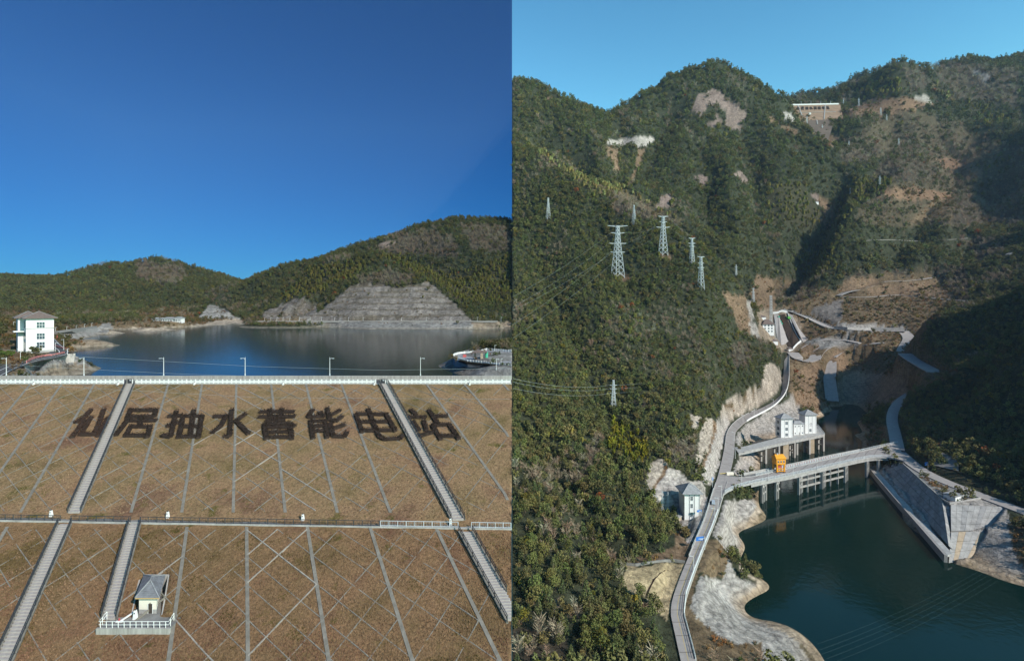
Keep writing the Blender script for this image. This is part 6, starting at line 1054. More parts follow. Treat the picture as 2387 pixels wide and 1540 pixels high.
# ---- intake platform and towers
PF = [W(u, v, RZ) for u, v in ((1722, 1056), (1734, 1054), (1809, 1036), (1922.5, 1013))]; PB = [W(u, v, RZ) for u, v in ((1712, 1042), (1732, 1041), (1806, 1022), (1906, 991))]
it = thing('intake_platform', 'concrete intake platform on tall columns carrying the twin white towers', 'platform', PF[2])
mb = MB(); mb.ribbon([up(p, .1) for p in PB], [up(p, .1) for p in PF], 2.0); mb.build('slab', 'concrete', it)
mb = MB()
for a, b in zip(PF[1:-1], PF[2:]): mb.beam(up(a, .4), up(b, .4), .4, .8)
mb.build('kerb', 'concrete', it)
for u, d_, w_ in ((1787.4, 3, 1.9), (1816, 1, 1.7), (1851, 1, 1.7), (1863.3, 6, 1.9), (1886, 1, 1.8), (1920, 1, 1.9)):
    q = at_u(PF, u) + V3((0, d_, 0)); mb = MB(); mb.box((q.x, q.y, WR - 6), w_, w_, Z91 - 1.9 - WR + 6, (1, .3)); mb.build('column', 'stained_concrete', it)
    q2 = q + V3((-1.0, 6.5, 0)); mb = MB(); mb.box((q2.x, q2.y, WR - 6), w_ * .9, w_ * .9, Z91 - 1.9 - WR + 6, (1, .3)); mb.build('column', 'stained_concrete', it)
    for zz in (-5.5, -10.5): mb = MB(); mb.beam(up(q, zz), up(q2, zz), .8, 1.0); mb.build('cross_beam', 'concrete', it)
for u, w_ in ((1832.5, 5.6), (1892, 6.2)): q = at_u(PF, u) + V3((-.5, 6.0, 0)); mb = MB(); mb.box((q.x, q.y, WR - 6), w_, 9, Z91 - 1.9 - WR + 6, (1, .15)); mb.build('shaft', 'pier_stain', it)
railing('platform_railing', 'pale railing along the right edge of the intake platform', [up(PF[3], .2), up(PB[3], .2)], 1.5, 'galvanised', None, (1, .5), 2.5, .1)
ta = V3((1, .12, 0)).normalized(); tn = V3((.12, -1, 0)).normalized()
def tower(u, v, wpx, vtop, dep, label, wins, roofh=4.6, name='intake_tower', ov=1.3, ridge=0, m='roof_grey'):
    c = W(u, v, RZ); k = c.y / F; w = wpx * k; h = (v - vtop) * k; cc_ = c - tn * dep / 2; r = thing(name, label, 'tower' if dep > 5 else 'building', c); mb = MB(); mb.box((cc_.x, cc_.y, c.z), w, dep, h, (ta.x, ta.y)); mb.build('wall', 'white_paint', r)
    for s in (-1, -.33, .33, 1): q = c + ta * (s * (w / 2 - .25)) + tn * .05; mb = MB(); mb.box((q.x, q.y, c.z), .5, .3, h - .05, (ta.x, ta.y)); mb.build('pilaster', 'white_paint', r)
    mb = MB(); hips = hip_roof(mb, cc_, ta, w, dep, c.z + h, roofh, ov, ridge, .35); rf = mb.build('roof', m, r)
    for p, q in hips: mb = MB(); mb.beam(p, q, .22, .2); mb.build('ridge_tile', m, rf)
    windows_on(r, c + tn * .02, ta, tn, c.z, [(o * w, z * h) for o, z in wins], w * .235, h * .155, 'glass', 2, 'white_paint'); return r, c, w, h
r_, c_, w_, h_ = tower(1834, 1019.5, 29, 976, 8.5, 'left white intake tower with three stacked windows and grey hipped roof', [(-.02, .08), (-.02, .38), (-.02, .70)])
for z in (.08, .38, .70): q = c_ - ta * (w_ / 2 + .04) - tn * 4.2; mb = MB(); mb.box((q.x, q.y, c_.z + z * h_), .16, 3.2, h_ * .16, (ta.x, ta.y)); mb.build('window', 'glass', r_)
r_, c_, w_, h_ = tower(1889.7, 1010, 28.5, 967, 8.5, 'right white intake tower with one low window and grey hipped roof', [(-.05, .10)])
q = c_ + tn * .12 + ta * .2; mb = MB()
for i in range(9): a = i * .7; mb.beam(up(q + ta * (1.3 * math.cos(a)), h_ * .52 + .9 * math.sin(a)), up(q + ta * (1.1 * math.cos(a + .8)), h_ * .52 + .8 * math.sin(a + .9)), .12)
mb.beam(up(q - ta * 1.6, h_ * .40), up(q + ta * 1.6, h_ * .42), .12); mb.build('wall_emblem', 'dark_metal', r_)
r_, c_, w_, h_ = tower(1862.3, 1013.5, 26, 988, 5.0, 'low white block with small windows between the two intake towers', [], 2.4, 'link_block', .6, 6)
for o, z in ((-.35, .74), (0, .76), (.35, .78), (-.35, .12), (.35, .14)): q = c_ + ta * (o * w_) + tn * .05; mb = MB(); mb.box((q.x, q.y, c_.z + z * h_), .95, .12, 1.1, (ta.x, ta.y)); mb.build('window', 'glass', r_)
mb = MB(); q = c_ + ta * (.08 * w_) + tn * .05; mb.box((q.x, q.y, c_.z), 1.7, .14, 2.6, (ta.x, ta.y)); mb.build('door', 'concrete', r_)
# ---- white control tower by the road
ta = V3((1, 0, 0)); tn = V3((0, -1, 0)); S_keep = RZ; RZ = -93.2
r_, c_, w_, h_ = tower(1613.5, 1211, 36, 1150, 11.0, 'tall white control tower with grey hipped roof beside the lakeside road', [(-.07, .14), (-.07, .46), (-.07, .74)], 4.4, 'control_tower', 1.7, 0)
for z in (.14, .46, .74): q = c_ + ta * (w_ / 2 + .04) - tn * 5.5; mb = MB(); mb.box((q.x, q.y, c_.z + z * h_), .14, 2.0, h_ * .14, (ta.x, ta.y)); mb.build('window', 'steel', r_)
for f in (.33, .66, .97): q = c_ + ta * (-w_ / 2 + f * w_) + tn * .2; mb = MB(); mb.tube([q, up(q, h_)], .09, 4); mb.build('downpipe', 'concrete_dark', r_)
q = c_ - tn * 5.5; mb = MB(); mb.box((q.x, q.y, c_.z - 12), w_ + .6, 11.6, 12.1, (ta.x, ta.y)); mb.build('foundation', 'concrete', r_)
RZ = S_keep
# flat pale shed roof and switch frames beside it
q = TR.hit(1578, 1213); sh = thing('flat_shed', 'long low shed with pale flat roof in the trees left of the control tower', 'shed', q); sa = V3((.75, .66, 0)); mb = MB(); mb.box(up(q, -1), 11, 3, 3.4, sa); mb.build('wall', 'sandstone', sh); mb = MB(); mb.box(up(q, 2.4), 11.6, 3.8, .4, sa); mb.build('roof', 'concrete', sh)
# ---- street lamps, signs, van
for i, (u, v) in enumerate(((1617, 1332), (1666, 1214), (1674, 1190), (1682, 1161), (1729, 1134), (1792, 1119.5), (1849, 1107), (1904.5, 1094.5), (1958, 1081), (2014, 1069), (2075, 1066), (1714, 1068), (1711.5, 1027), (1732, 985), (1758, 968), (1803, 947), (1833, 924))):
    z = RZ if v > 990 else {985: -91, 968: -89.5, 947: -86.5, 924: -81}[v]; lamp_post(up(W(u, v, z), .1), 8.6 if v < 1200 else 8, 'white street lamp on the ' + ('lakeside road, %s from the bottom' % NAMES[i] if i < 4 else 'near side of the bridge, %s from the left' % NAMES[i - 4] if i < 11 else 'climbing road past the intake, %s from the bridge' % NAMES[i - 11]), 'street lamps by the reservoir', (-1, .2), .17)
vp_ = W(1662.5, 1173, RZ); van = thing('van', 'silver van driving along the lakeside road below the bridge', 'van', vp_); va = (eR[24] - eR[20]); va = V3((.30, .95, 0)).normalized(); vb = V3((-va.y, va.x, 0))
def sect(l, pts): return [vp_ + va * l + vb * x + V3((0, 0, z)) for x, z in pts]
mb = MB(); prof = [(-2.9, .55, 1.1, .5), (-2.8, .5, 2.05, .84), (1.2, .5, 2.1, .84), (2.0, .5, 1.35, .92), (2.9, .55, 1.1, .9)]; base = []
for l, z0, z1, t in prof: base.append(mb.vs(sect(l, [(-1.1, z0), (1.1, z0), (1.1, 1.15 if z1 > 1.15 else z1), (1.1 * t, z1), (-1.1 * t, z1), (-1.1, 1.15 if z1 > 1.15 else z1)])))
for a, b in zip(base[:-1], base[1:]):
    for j in range(6): mb.f.append((a + j, a + (j + 1) % 6, b + (j + 1) % 6, b + j))
mb.f += [tuple(base[0] + j for j in range(6)), tuple(base[-1] + j for j in reversed(range(6)))]; mb.build('body', 'silver_car', van)
for l, x in ((-1.9, -1), (-1.9, 1), (1.9, -1), (1.9, 1)): c = vp_ + va * l + vb * x + V3((0, 0, .5)); mb = MB(); mb.tube([c - vb * .15, c + vb * .15], .48, 10); mb.build('wheel', 'rubber', van)
for s in (-1, 1): mb = MB(); mb.hexa(sect(-2.3, [(s * 1.06, 1.3), (s * 1.12, 1.3), (s * 1.0, 1.9), (s * .95, 1.9)]), sect(1.2, [(s * 1.06, 1.3), (s * 1.12, 1.3), (s * 1.0, 1.9), (s * .95, 1.9)])); mb.build('side_window', 'glass', van)
mb = MB(); mb.poly([vp_ + va * 1.28 + vb * -.85 + V3((0, 0, 2.05)), vp_ + va * 1.28 + vb * .85 + V3((0, 0, 2.05)), vp_ + va * 2.02 + vb * .95 + V3((0, 0, 1.42)), vp_ + va * 2.02 - vb * .95 + V3((0, 0, 1.42))]); mb.build('windscreen', 'glass', van)
def road_sign(p, lab, w, h, z, off):
    r = thing('road_sign', lab, 'sign', p, 'blue road signs'); mb = MB(); mb.tube([p, up(p, z + h)], .16, 5); mb.build('post', 'galvanised', r); q = p + V3(off); mb = MB(); mb.box(up(q, z), w, .15, h, (1, .25)); b = mb.build('board', 'blue_sign', r)
    for i in range(3): mb = MB(); mb.box(up(q + V3((-w * .25 + i * w * .22, -.12, 0)), z + h * (.55 - .15 * i)), w * .3, .06, h * .12, (1, .25)); mb.build('lettering', 'white_paint', b)
    mb = MB(); mb.beam(up(p, z + h * .5), up(q, z + h * .5), .18); mb.build('arm', 'galvanised', r)
road_sign(W(1643, 1280, RZ), 'blue direction sign on an arm over the lakeside road', 4.6, 2.0, 4.8, (-2.6, 0, 0)); road_sign(W(2163, 1092, RZ), 'small blue sign beside the road on the east bank', 3.0, 2.4, 2.6, (-1.2, 0, 0)); road_sign(W(1634, 1204, RZ), 'small blue and white sign at the corner of the control tower', 3.2, 1.2, 3.0, (-1.0, 0, 0)); road_sign(W(1661, 1135, RZ), 'tall narrow blue sign beside the shotcrete slope', 1.1, 2.0, 5.0, (0, 0, 0))
# traffic barrier at the junction
r = thing('road_barrier', 'cream coloured road barrier block at the west end of the bridge', 'barrier', W(1700, 1104, RZ)); mb = MB(); mb.box(up(W(1701, 1106, RZ), 0), 5.5, 2.0, 2.0, (1, .1)); mb.build('block', 'cream_wall', r); mb = MB(); mb.beam(up(W(1696, 1106, RZ), 1.2), up(W(1678, 1107, RZ), 1.2), .35); mb.build('boom', 'yellow_line', r)
# ---- east bank
hb = W(2238, 1171, -91.6); eh = thing('flat_hut', 'small white flat roofed hut on the terrace of the east bank', 'hut', hb); ha = V3((.93, .36, 0)).normalized(); mb = MB(); mb.box(up(hb + V3((-1, 4, 0)), -.5), 8.6, 7, 4.4, ha); mb.build('wall', 'white_paint', eh); mb = MB(); mb.box(up(hb + V3((-1, 4, 0)), 3.9), 9.3, 7.8, .45, ha); mb.build('roof', 'roof_grey', eh)
for o in (-2.2, .3, 2.6): q = hb + V3((-1, 4, 0)) + ha * o + V3((ha.y, -ha.x, 0)) * 3.52; mb = MB(); mb.box(up(q, 1.6), .9, .1, .9, ha); mb.build('window', 'glass', eh)
ed = [W(u, v, -91.3) for u, v in ((2104, 1082), (2130, 1106), (2165, 1138), (2197, 1166), (2214, 1175), (2250, 1170), (2288, 1162))]
wall_along(list(reversed(ed)), 'terrace_parapet', 'pale parapet around the edge of the east bank terrace', 'concrete', 1.1, .8, .5); tz = [p for p in ed]
mb = MB(); mb.prism([(p.x, p.y) for p in ed] + [(W(2290, 1150, -91.4).x, W(2290, 1150, -91.4).y), (W(2200, 1128, -91.4).x, W(2200, 1128, -91.4).y), (W(2140, 1096, -91.4).x, W(2140, 1096, -91.4).y)], Z91 - 3, -91.35 * RS); setp(mb.build('bank_terrace', 'concrete_dark'), 'flat dark terrace of the east bank beside the small white hut', 'terrace')
lg0 = [W(u, v, WZ) for u, v in ((2030, 1100), (2047, 1122), (2101, 1186), (2160, 1254), (2209, 1311))]; wall_along([up(p, 0) for p in lg0], 'quay_wall', 'long straight concrete quay wall along the foot of the east bank', 'shore_concrete', 4.2, 6, 1.5, lean=.5)
mb = MB(); mb.ribbon([up(p, 4.25) for p in lg0], [up(p, 4.25) + V3((4.5, 2.2, 0)) for p in lg0], 1.0); setp(mb.build('quay_ledge', 'concrete'), 'narrow pale ledge on top of the east bank quay wall', 'ledge')
def panels(tl, tr, bl, br, nu, nv, name, lab, mats, t=.5):
    r = thing(name, lab, 'revetment', bl); q = lambda a, b: tl.lerp(tr, a).lerp(bl.lerp(br, a), b); nrm = (tr - tl).cross(tl - bl).normalized(); nrm = nrm if nrm.z > 0 else -nrm
    for i in range(nu):
        for j in range(nv):
            a0, a1, b0, b1 = (i + .015) / nu, (i + .985) / nu, (j + .02) / nv, (j + .98) / nv; off_ = nrm * (random.uniform(.25, .40)); c = [q(a0, b1), q(a1, b1), q(a1, b0), q(a0, b0)]; mbp = MB(); mbp.hexa([p - nrm * 2.2 for p in c], [p + off_ for p in c]); mbp.build('panel', mats[(i * 7 + j * 3) % len(mats)], r)
mat('slab_a', (.30, .29, .275), .9, .2, .3, .25, .05, 2); mat('slab_b', (.26, .25, .235), .9, .2, .3, .3, .05, 2); mat('slab_c', (.36, .345, .32), .9, .2, .3, .25, .05, 2)
random.seed(9); lz = 4.6
panels(*PANELS[0], 12, 4, 'slope_revetment', 'dark paneled concrete slope between the quay ledge and the east bank terrace', ['slab_a', 'slab_b', 'slab_a'])  # left-facing slope: its shade is put into the darker slab colours
panels(*PANELS[1], 9, 4, 'slope_revetment', 'pale paneled concrete slope below the small white hut', ['slab_c', 'slab_c', 'slab_a'])
panels(*PANELS[2], 5, 3, 'slope_revetment', 'stained lower concrete slope ending in the water at the east bank corner', ['slab_c', 'pier_stain', 'slab_c'])
pa = [TR.hit(u, v) for u, v in ((2174, 1084), (2184, 1052), (2233, 1064), (2233, 1098))]; mb = MB(); mb.hexa([p + V3((.6, 1.5, -.8)) for p in pa], [p + V3((-.6, -1.2, .6)) for p in pa]); setp(mb.build('slope_slab', 'concrete_dark'), 'dark concrete slab covering the slope below the trees on the east bank', 'wall')
tp_ = TR.hit(2199, 752, 480 * RS); tr_ = thing('tunnel_portal', 'grey arched tunnel portal in the shaded valley slope', 'tunnel', tp_); mb = MB()
for s in (-1, 1): mb.box(tp_ + V3((s * 5.2, 0, -2)), 3.2, 5, 11); 
mb.box(up(tp_, 7), 13.6, 5, 3.4); mb.build('portal_frame', 'concrete', tr_); mb = MB(); mb.box(tp_ + V3((0, 1.2, -1)), 8, 2, 8.5); mb.build('opening_dark', 'rubber', tr_)  # a solid black block stands in for the dark inside the tunnel
# tan field walls
fw = [up(TR.hit(u, v), .4) for u, v in ((1453, 1316), (1480, 1319), (1510, 1314), (1545, 1309), (1572, 1308), (1597, 1312))]; mb = MB(); [mb.beam(a, b, .5, 1.6) for a, b in zip(fw[:-1], fw[1:])]; setp(mb.build('field_wall', 'concrete_dark'), 'low grey wall along the top of the tan field', 'wall')
fd = [up(TR.hit(u, v), .06) for u, v in ((1549, 1328), (1537, 1335), (1524, 1350), (1516, 1365), (1510, 1378), (1506, 1392))]; mb = MB(); mb.ribbon([p - V3((.5, 0, 0)) for p in fd], [p + V3((.5, 0, 0)) for p in fd], .3); setp(mb.build('field_ditch', 'garden_soil'), 'dark ditch crossing the tan field', 'ditch')
# ---- switchyard
sb = TR.hit(1791, 776, 450 * RS); sr = thing('switch_building', 'white three storey switchyard building with brown hipped roof', 'building', sb); ta = V3((1, 0.05, 0)).normalized(); k = sb.y / F; w = 27.5 * k; h = 20 * k; cc_ = sb + V3((0, 5, 0)); mb = MB(); mb.box(up(cc_, -4), w, 10, h + 4, ta); mb.build('wall', 'white_paint', sr); mb = MB(); hip_roof(mb, cc_, ta, w, 10, sb.z + h, 7.5, 1.2, 5); mb.build('roof', 'roof_brown', sr)
for o in (-.28, .03, .31):
    for z in (.12, .45, .76): q = sb + ta * (o * w) - V3((0, .05, 0)); mb = MB(); mb.box(up(q, z * h), 2.0, .16, 2.2, ta); mb.build('window', 'glass', sr)
ins = [(1801, 731), (1836, 730), (1868, 797), (1849, 815)]; wl = [TR.hit(u, v, 440 * RS) for u, v in ins]
def fine(l, n=8): return [a.lerp(b, i / n) for a, b in zip(l[:-1], l[1:]) for i in range(n)] + [l[-1]]
wp = [V3((p.x, p.y, TR.ground(p.x, p.y))) for p in fine(wl)]; wall_along(wp, 'yard_wall', 'white perimeter wall around the switchyard garden', 'white_paint', 3.2, 2, .6)
def drape(poly, name, m, lab, cat, h):
    pts = [TR.hit(u, v, 440 * RS) for u, v in poly]; mb = MB(); mb.hexa([up(p, -2) for p in pts], [up(p, h) for p in pts]); return setp(mb.build(name, m), lab, cat)
drape([(1817, 735), (1829, 732.5), (1847, 770), (1831, 774)], 'garden_bed', 'garden_soil', 'upper dark planted bed in the switchyard', 'garden bed', .9); drape([(1831.5, 775), (1847.5, 771), (1865, 794), (1848, 809), (1836, 808), (1833, 801), (1839, 795)], 'garden_bed', 'garden_soil', 'lower dark planted bed in the switchyard', 'garden bed', .9)
drape([(1804, 733), (1815, 734), (1829, 775), (1837, 796), (1830, 806), (1822, 812), (1812, 790)], 'yard_pavement', 'road_concrete', 'pale concrete yard between the switchyard building and the garden', 'pavement', .25)
drape([(1838, 732), (1846, 734), (1870, 780), (1884, 790), (1872, 797)], 'yard_pavement', 'road_concrete', 'pale strip road outside the white yard wall', 'pavement', .25)
def boxcar(u, v, w, d, h, m, name, lab, cat, ax=(1, .1)):
    p = TR.hit(u, v, 440 * RS); r = thing(name, lab, cat, p); mb = MB(); b_ = V3((ax[0], ax[1], 0)).normalized(); mb.box(up(p, .5), w, d, h * .6, ax); mb.box(up(p, .5 + h * .6), w * .92, d * .94, h * .4, ax); mb.build('body', m, r)
    c_ = V3((-b_.y, b_.x, 0))
    for s in (-1, 1): mb = MB(); mb.box(up(p + c_ * (s * d * .0) + b_ * (s * w * .5), .5 + h * .55), .1, d * .8, h * .3, ax); mb.build('window', 'glass', r)
    for i in (-1, 1):
        for j in (-1, 1): q = p + b_ * (i * w * .45) + c_ * (j * d * .33); mb = MB(); mb.tube([up(q - b_ * .2, .7), up(q + b_ * .2, .7)], .6, 8); mb.build('wheel', 'rubber', r)
boxcar(1835.5, 743, 5.0, 11, 3.6, 'green_paint', 'green_bus', 'bright green bus parked against the switchyard wall', 'bus'); boxcar(1814.5, 740, 3.0, 5, 2.2, 'teal_paint', 'parked_car', 'teal car parked farthest back in the switchyard', 'car'); boxcar(1818, 751, 3.2, 5.4, 2.2, 'teal_paint', 'parked_car', 'teal car parked in the middle of the switchyard', 'car'); boxcar(1820.5, 756, 3.2, 5.4, 2.2, 'teal_paint', 'parked_car', 'teal car parked nearest in the switchyard', 'car')
for u, v, wpx, hpx, m2, lab in ((1806, 801, 15, 6, 'roof_brown', 'white shed with brown roof below the switchyard building'), (1843, 818, 11, 5, 'roof_brown', 'small white gatehouse with brown roof at the yard entrance'), (1779, 745, 13, 6, 'roof_brown', 'small white annex behind the switchyard building'), (2016, 0, 0, 0, '', ''), (1904, 475, 9, 4, 'roof_grey', 'tiny white shed in the gorge below the rock face')):
    if not wpx: continue
    p = TR.hit(u, v, 440 * RS); k = p.y / F; r = thing('small_building', lab, 'building', p); mb = MB(); mb.box(up(p + V3((0, 3, 0)), -2), wpx * k, 6, hpx * k + 2, (1, .1)); mb.build('wall', 'white_paint', r); mb = MB(); hip_roof(mb, p + V3((0, 3, 0)), (1, .1), wpx * k, 6, p.z + hpx * k, 2.6, .6, 3); mb.build('roof', m2, r)
vw = [V3((p.x, p.y, TR.ground(p.x, p.y))) for p in fine([TR.hit(u, v, 440 * RS) for u, v in ((1944, 767), (1975, 770), (2030, 771), (2108, 772))], 5)]; wall_along(vw, 'valley_wall', 'long pale retaining wall at the foot of the brown valley slope', 'concrete', 5.5, 2, 1.0)
vw = [V3((p.x, p.y, TR.ground(p.x, p.y))) for p in fine([TR.hit(u, v, 440 * RS) for u, v in ((1828, 722), (1850, 727), (1890, 743), (1925, 758), (1944, 766))], 5)]; wall_along(vw, 'canal_wall', 'grey concrete channel wall curving down behind the switchyard', 'concrete', 3.2, 2, .8)
# ---- pylons
def pylon(u, vt, vb, lab, arms, bw=.16, hw=1.0, dmin=0, group='lattice pylons', ww=None, topw=.045):
    b = TR.hit(u, vb, dmin); H_ = (vb - vt) * b.y / F; r = thing('lattice_pylon', lab, 'pylon', up(b, -1), group); t = max(.16, b.y / F * .75) * (ww or 1) * (1 if vb - vt > 55 else .5); bw_ = H_ * bw; tw_ = H_ * topw; ang = random.uniform(.1, .5)
    def cor(f, i): s = (bw_ * (1 - f) ** 1.25 + tw_ * f ** .6 if f < 1 else tw_) / 1; a = ang + math.pi / 4 + i * math.pi / 2; return b + V3((math.cos(a) * s * .7, math.sin(a) * s * .7, f * H_))
    fs = [0, .13, .25, .36, .46, .55, .63, .71, .79, .87, .94, 1.0]
    for i in range(4):
        mb = MB(); 
        for f0, f1 in zip(fs[:-1], fs[1:]): mb.beam(cor(f0, i) - V3((0, 0, 1.5 if f0 == 0 else 0)), cor(f1, i), t * 1.15)
        mb.build('leg', 'galvanised', r)
    mb = MB()
    for f0, f1 in zip(fs[:-1], fs[1:]):
        for i in range(4): mb.beam(cor(f0, i), cor(f1, (i + 1) % 4), t * .6); mb.beam(cor(f0, (i + 1) % 4), cor(f1, i), t * .6)
    mb.build('bracing', 'galvanised', r); tips = []
    for f, wd in arms:
        c = b + V3((0, 0, f * H_)); a = V3((math.cos(hw), math.sin(hw) * .35, 0)).normalized(); mb = MB(); e0, e1 = c - a * wd * H_ / 2, c + a * wd * H_ / 2; lo = V3((0, 0, -.03 * H_))
        mb.beam(e0, e1, t * .8); mb.beam(e0, c + lo, t * .6); mb.beam(e1, c + lo, t * .6); mb.beam(c + a * wd * H_ * .25, c + a * wd * H_ * .1 + lo, t * .5); mb.beam(c - a * wd * H_ * .25, c - a * wd * H_ * .1 + lo, t * .5); mb.build('crossarm', 'galvanised', r); tips.append((e0, e1))
    return tips
random.seed(5); R6 = 300 * RS
A4 = [(1.0, .40), (.865, .27), (.66, .34), (.49, .28)]; p1 = pylon(1440, 526, 646, 'largest lattice pylon with four crossarms on the forested hillside', A4, .19, .15, R6)
p2 = pylon(1546, 504, 594, 'second large lattice pylon up right of the largest one', [(1.0, .27), (.72, .36), (.86, .2)], .17, .15, R6); p3 = pylon(1613, 555, 614, 'slim lattice pylon just above another one near the ridge', [(1.0, .28), (.8, .3), (.68, .25)], .15, .3, R6); p4 = pylon(1634, 598, 673, 'slim lattice pylon on the bare slope nearest the valley', [(1.0, .24), (.66, .22), (.8, .2)], .15, .3, R6)
p5 = pylon(1278, 461, 511, 'thin lattice pylon at the upper left of the hillside', [(.70, .14), (.62, .12)], .17, .2, R6); p6 = pylon(1478, 478, 523, 'thin lattice pylon between the two big pylons on the ridge', [(.70, .13), (.6, .1)], .17, .2, R6); p7 = pylon(1430, 885, 953, 'lone lattice pylon with three crossarms in the middle of the forest', [(.82, .24), (.70, .24), (.55, .22)], .15, .1, 200 * RS, 'lattice pylons', .9)
p8 = pylon(1716, 617, 642, 'tiny lattice pylon on the ridge above the valley mouth', [(.8, .3), (.6, .3)], .15, .2, R6); p9 = pylon(1756, 671, 703, 'small lattice pylon on the bare slope behind the switchyard', [(.95, .3), (.7, .3)], .16, .2, R6)
pylon(1544, 1143, 1188, 'dark slim lattice mast left of the control tower', [(.75, .24), (.6, .2)], .08, .3, 0, 'lattice masts by the control tower', .5); pylon(1557, 1146, 1186, 'pale slim lattice mast next to the control tower shadow', [(.8, .2)], .09, .3, 0, 'lattice masts by the control tower', .5)
pylon(1797, 688, 772, 'tall thin lattice mast rising in front of the switchyard building', [(.6, .1)], .05, .3, 440 * RS, 'switchyard masts', .5); pylon(1808, 742, 792, 'short lattice mast at the corner of the switchyard', [(.7, .1)], .08, .3, 440 * RS, 'switchyard masts', .5)
for i, (u, vt, vb) in enumerate(((2002, 229, 248), (1966, 230, 246), (2053, 251, 270), (2067, 267, 281), (2095, 322, 343), (1979, 328, 343), (1917, 291, 312), (1881, 271, 291), (2051, 410, 436), (1982, 438, 452))):
    pylon(u, vt, vb, 'far tiny lattice pylon ' + ('right of the upper dam, on its shoulder', 'close to the right end of the upper dam', 'on the terraces right of the upper dam', 'below the terraces right of the upper dam', 'on the wooded slope under the white quarry', 'left on the slope above the gorge', 'in the gorge below the upper dam', 'at the left foot of the upper dam', 'on the bamboo slope above the hairpin road', 'at the lip of the dark gorge')[i], [(.8, .3), (.6, .3)], .16, .2, 700 * RS, 'far lattice pylons', .55)
wi = 0
def wires(ta_, tb_, sag, lab):
    for k, (a, b) in enumerate(zip(ta_, tb_)):
        for s in (0, 1): cable([a[s], b[s]], .10, lab + (', %s wire of the %s pair from the top' % ('left' if s == 0 else 'right', NAMES[k])), sag, 'power lines')
off = [(P(1196, 657 + 66 * i + j * 9, 330 - 20 * i), ) * 2 for i, j in ((0, 0),)]
mat('thin_wire', (.07, .09, .085), .6, .3)
def fan(tips, ends, lab):
    for k, (a, e) in enumerate(zip(tips, ends)): cable([a, e], .065, lab + ', %s from the top' % NAMES[k], 3.5, 'power lines')
fan([p1[1][0], p1[2][0], p1[2][1], p1[3][0], p1[3][1]], [P(1195, 692, 330), P(1195, 716, 322), P(1195, 724, 320), P(1195, 757, 300), P(1195, 789, 290)], 'power line running left from the largest pylon')
fan([p1[1][1], p1[2][1], p1[3][1]], [p2[1][0], p2[2][0], p2[1][1]], 'power line between the two big pylons'); fan([p2[1][1], p2[1][0], p2[0][1]], [p3[1][1], p3[2][0], p3[0][1]], 'power line from the second big pylon to the ridge pylon'); fan([p3[0][1], p3[1][1], p3[2][1], p4[0][1], p4[1][1]], [up(p9[0][0], 3), p9[0][0], p9[0][1], p9[1][0], p9[1][1]], 'power line descending from the ridge to the switchyard')
fan([p7[0][1], p7[1][1], p7[2][1]], [P(1795, 855, 470), P(1795, 862, 470), P(1795, 869, 470)], 'power line running right from the lone forest pylon'); fan([p7[0][0], p7[1][0], p7[2][0]], [P(1196, 882, 225), P(1196, 890, 225), P(1196, 905, 225)], 'power line running left from the lone forest pylon')
for i, (u0, v0, u1, v1) in enumerate(((1905, 1500, 2280, 1331), (1910, 1514, 2290, 1336), (1915, 1524, 2300, 1342), (1925, 1535, 2312, 1348), (1950, 1540, 2325, 1353))): cable([W(u0, v0, -86), W(u1, v1, -86)], .014, 'faint wire over the green water near the bottom right, %s of five' % NAMES[i], 2.0, 'wires over the water').data.materials[0] = MATS['thin_wire']
# ---- upper dam
def UD(s, t):                               # s 0..1 along the crest, t 0..1 down the face
    a = P(1834, 246.5, 1200).lerp(P(1954, 244, 1200), s); b = P(1860, 292, 1100).lerp(P(1940, 290, 1100), s); return a.lerp(b, t)
ud = thing('upper_dam', 'far brown grassy dam with white crest in the saddle below the blue ridge', 'dam', UD(.5, 1)); mat('far_turf', (.27, .185, .125), .95, .1, .2, .05); mat('far_turf_dark', (.13, .10, .08), .95, .1, .2, .05)
mb = MB(); mb.hexa([UD(0, .75) - V3((0, 0, 40)), UD(1, .75) - V3((0, 0, 40)), UD(1, .75) + V3((0, 60, -40)), UD(0, .75) + V3((0, 60, -40))], [UD(0, .0) * 1, UD(1, 0) * 1, UD(1, 0) + V3((0, 14, 0)), UD(0, 0) + V3((0, 14, 0))]) if False else None
mb = MB(); mb.hexa([UD(-.25, .78), UD(1.25, .78), UD(1.25, .78) + V3((0, 150, -5)), UD(-.25, .78) + V3((0, 150, -5))], [UD(-.04, 0), UD(1.04, 0), UD(1.04, 0) + V3((0, 12, 0)), UD(-.04, 0) + V3((0, 12, 0))]); mb.build('face', 'far_turf', ud)
mb = MB(); mb.hexa([UD(-.05, 1.9), UD(1.05, 1.9), UD(1.05, 1.9) + V3((0, 160, 0)), UD(-.05, 1.9) + V3((0, 160, 0))], [UD(-.03, .782), UD(1.03, .782), UD(1.03, .782) + V3((0, 60, -1)), UD(-.03, .782) + V3((0, 60, -1))]); mb.build('toe', 'far_turf_dark', ud)
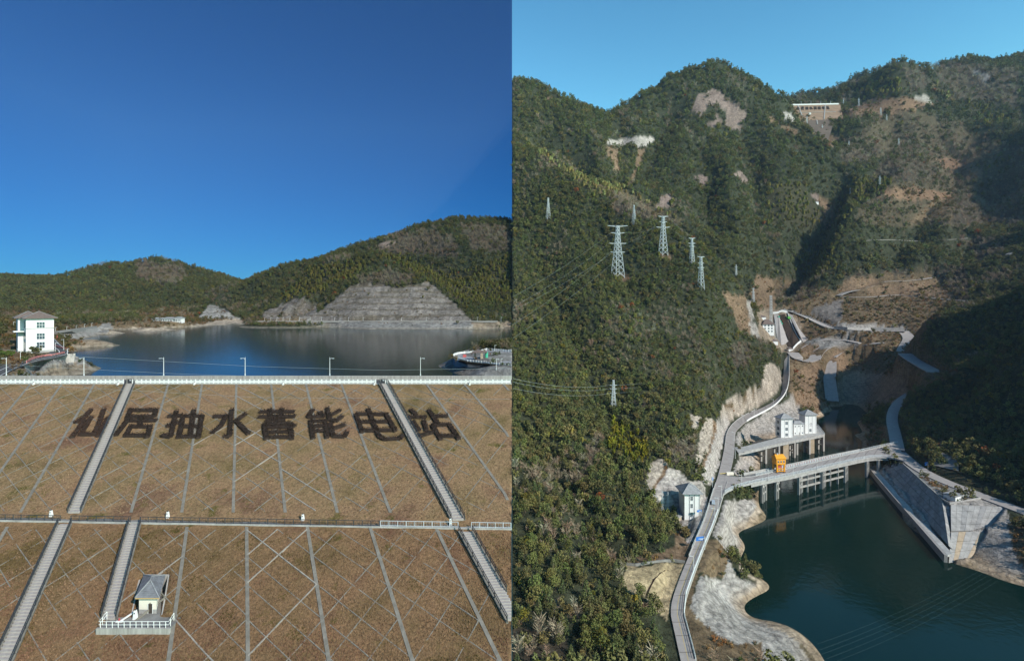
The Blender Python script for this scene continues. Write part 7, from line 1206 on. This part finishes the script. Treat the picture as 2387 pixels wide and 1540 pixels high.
mb = MB(); mb.beam(up(UD(0, 0), 1.5), up(UD(1, 0), 1.5), 6, 4.2); mb.build('crest', 'white_paint', ud)
for s0, s1 in ((.22, .22), (.75, .75)): mb = MB(); mb.beam(up(UD(s0, .01), 1), up(UD(s1, .77), 1), 2.6, 1.6); mb.build('stairway', 'concrete', ud)
mb = MB(); mb.beam(up(UD(.0, .40), .8), up(UD(1, .40), .8), 1.6, 1.0); mb.build('bench', 'concrete', ud); mb = MB(); mb.box(up(UD(.40, .52), .5), 7, 5, 5.5); mb.build('hut', 'white_paint', ud); mb = MB(); mb.beam(up(UD(.56, .79), 1), up(UD(.575, 1.0), 1), 2.6, 1.6); mb.build('stairway', 'concrete', ud)
for i in range(5): q = UD(.09 + .19 * i, 0); mb = MB(); mb.tube([up(q, 2), up(q, 13)], .6, 4); mb.build('lamp_post', 'white_paint', ud)
for ci, chs in enumerate(ALLCH):            # the same writing, planted on the far dam
    us_ = [q[0] for s in chs for q in s]; vs_ = [q[1] for s in chs for q in s]; u0, u1 = min(us_), max(us_); v0, v1 = min(vs_), max(vs_); mb = MB(); ps = .165 + ci * .0875
    for s in chs:
        for a, b in zip(s[:-1], s[1:]): f = lambda q: up(UD(ps + .062 * (q[0] - u0) / (u1 - u0), .10 + .15 * (q[1] - v0) / (v1 - v0)), .9); mb.beam(f(a), f(b), 1.5, 1.6)
    mb.build('hedge_character', 'hedge_core', ud)
# ------------------------------------------------------------------ clear winter air
hz = MB(); hz.prism([(-2600, -250), (4200, -250), (4200, 3450), (-2600, 3450)], -205, 1150); hm = bpy.data.materials.new('haze'); hm.use_nodes = True; hn = hm.node_tree; hn.nodes.clear()
ho = hn.nodes.new('ShaderNodeOutputMaterial'); hv = hn.nodes.new('ShaderNodeVolumePrincipled'); hv.inputs['Density'].default_value = HAZE; hv.inputs['Color'].default_value = (.60, .78, 1.0, 1); hv.inputs['Anisotropy'].default_value = 0; hn.links.new(hv.outputs[0], ho.inputs['Volume'])
MATS['haze'] = hm; hz.build('haze', 'haze', kind='stuff')['label'] = 'thin blue winter haze filling the valleys'
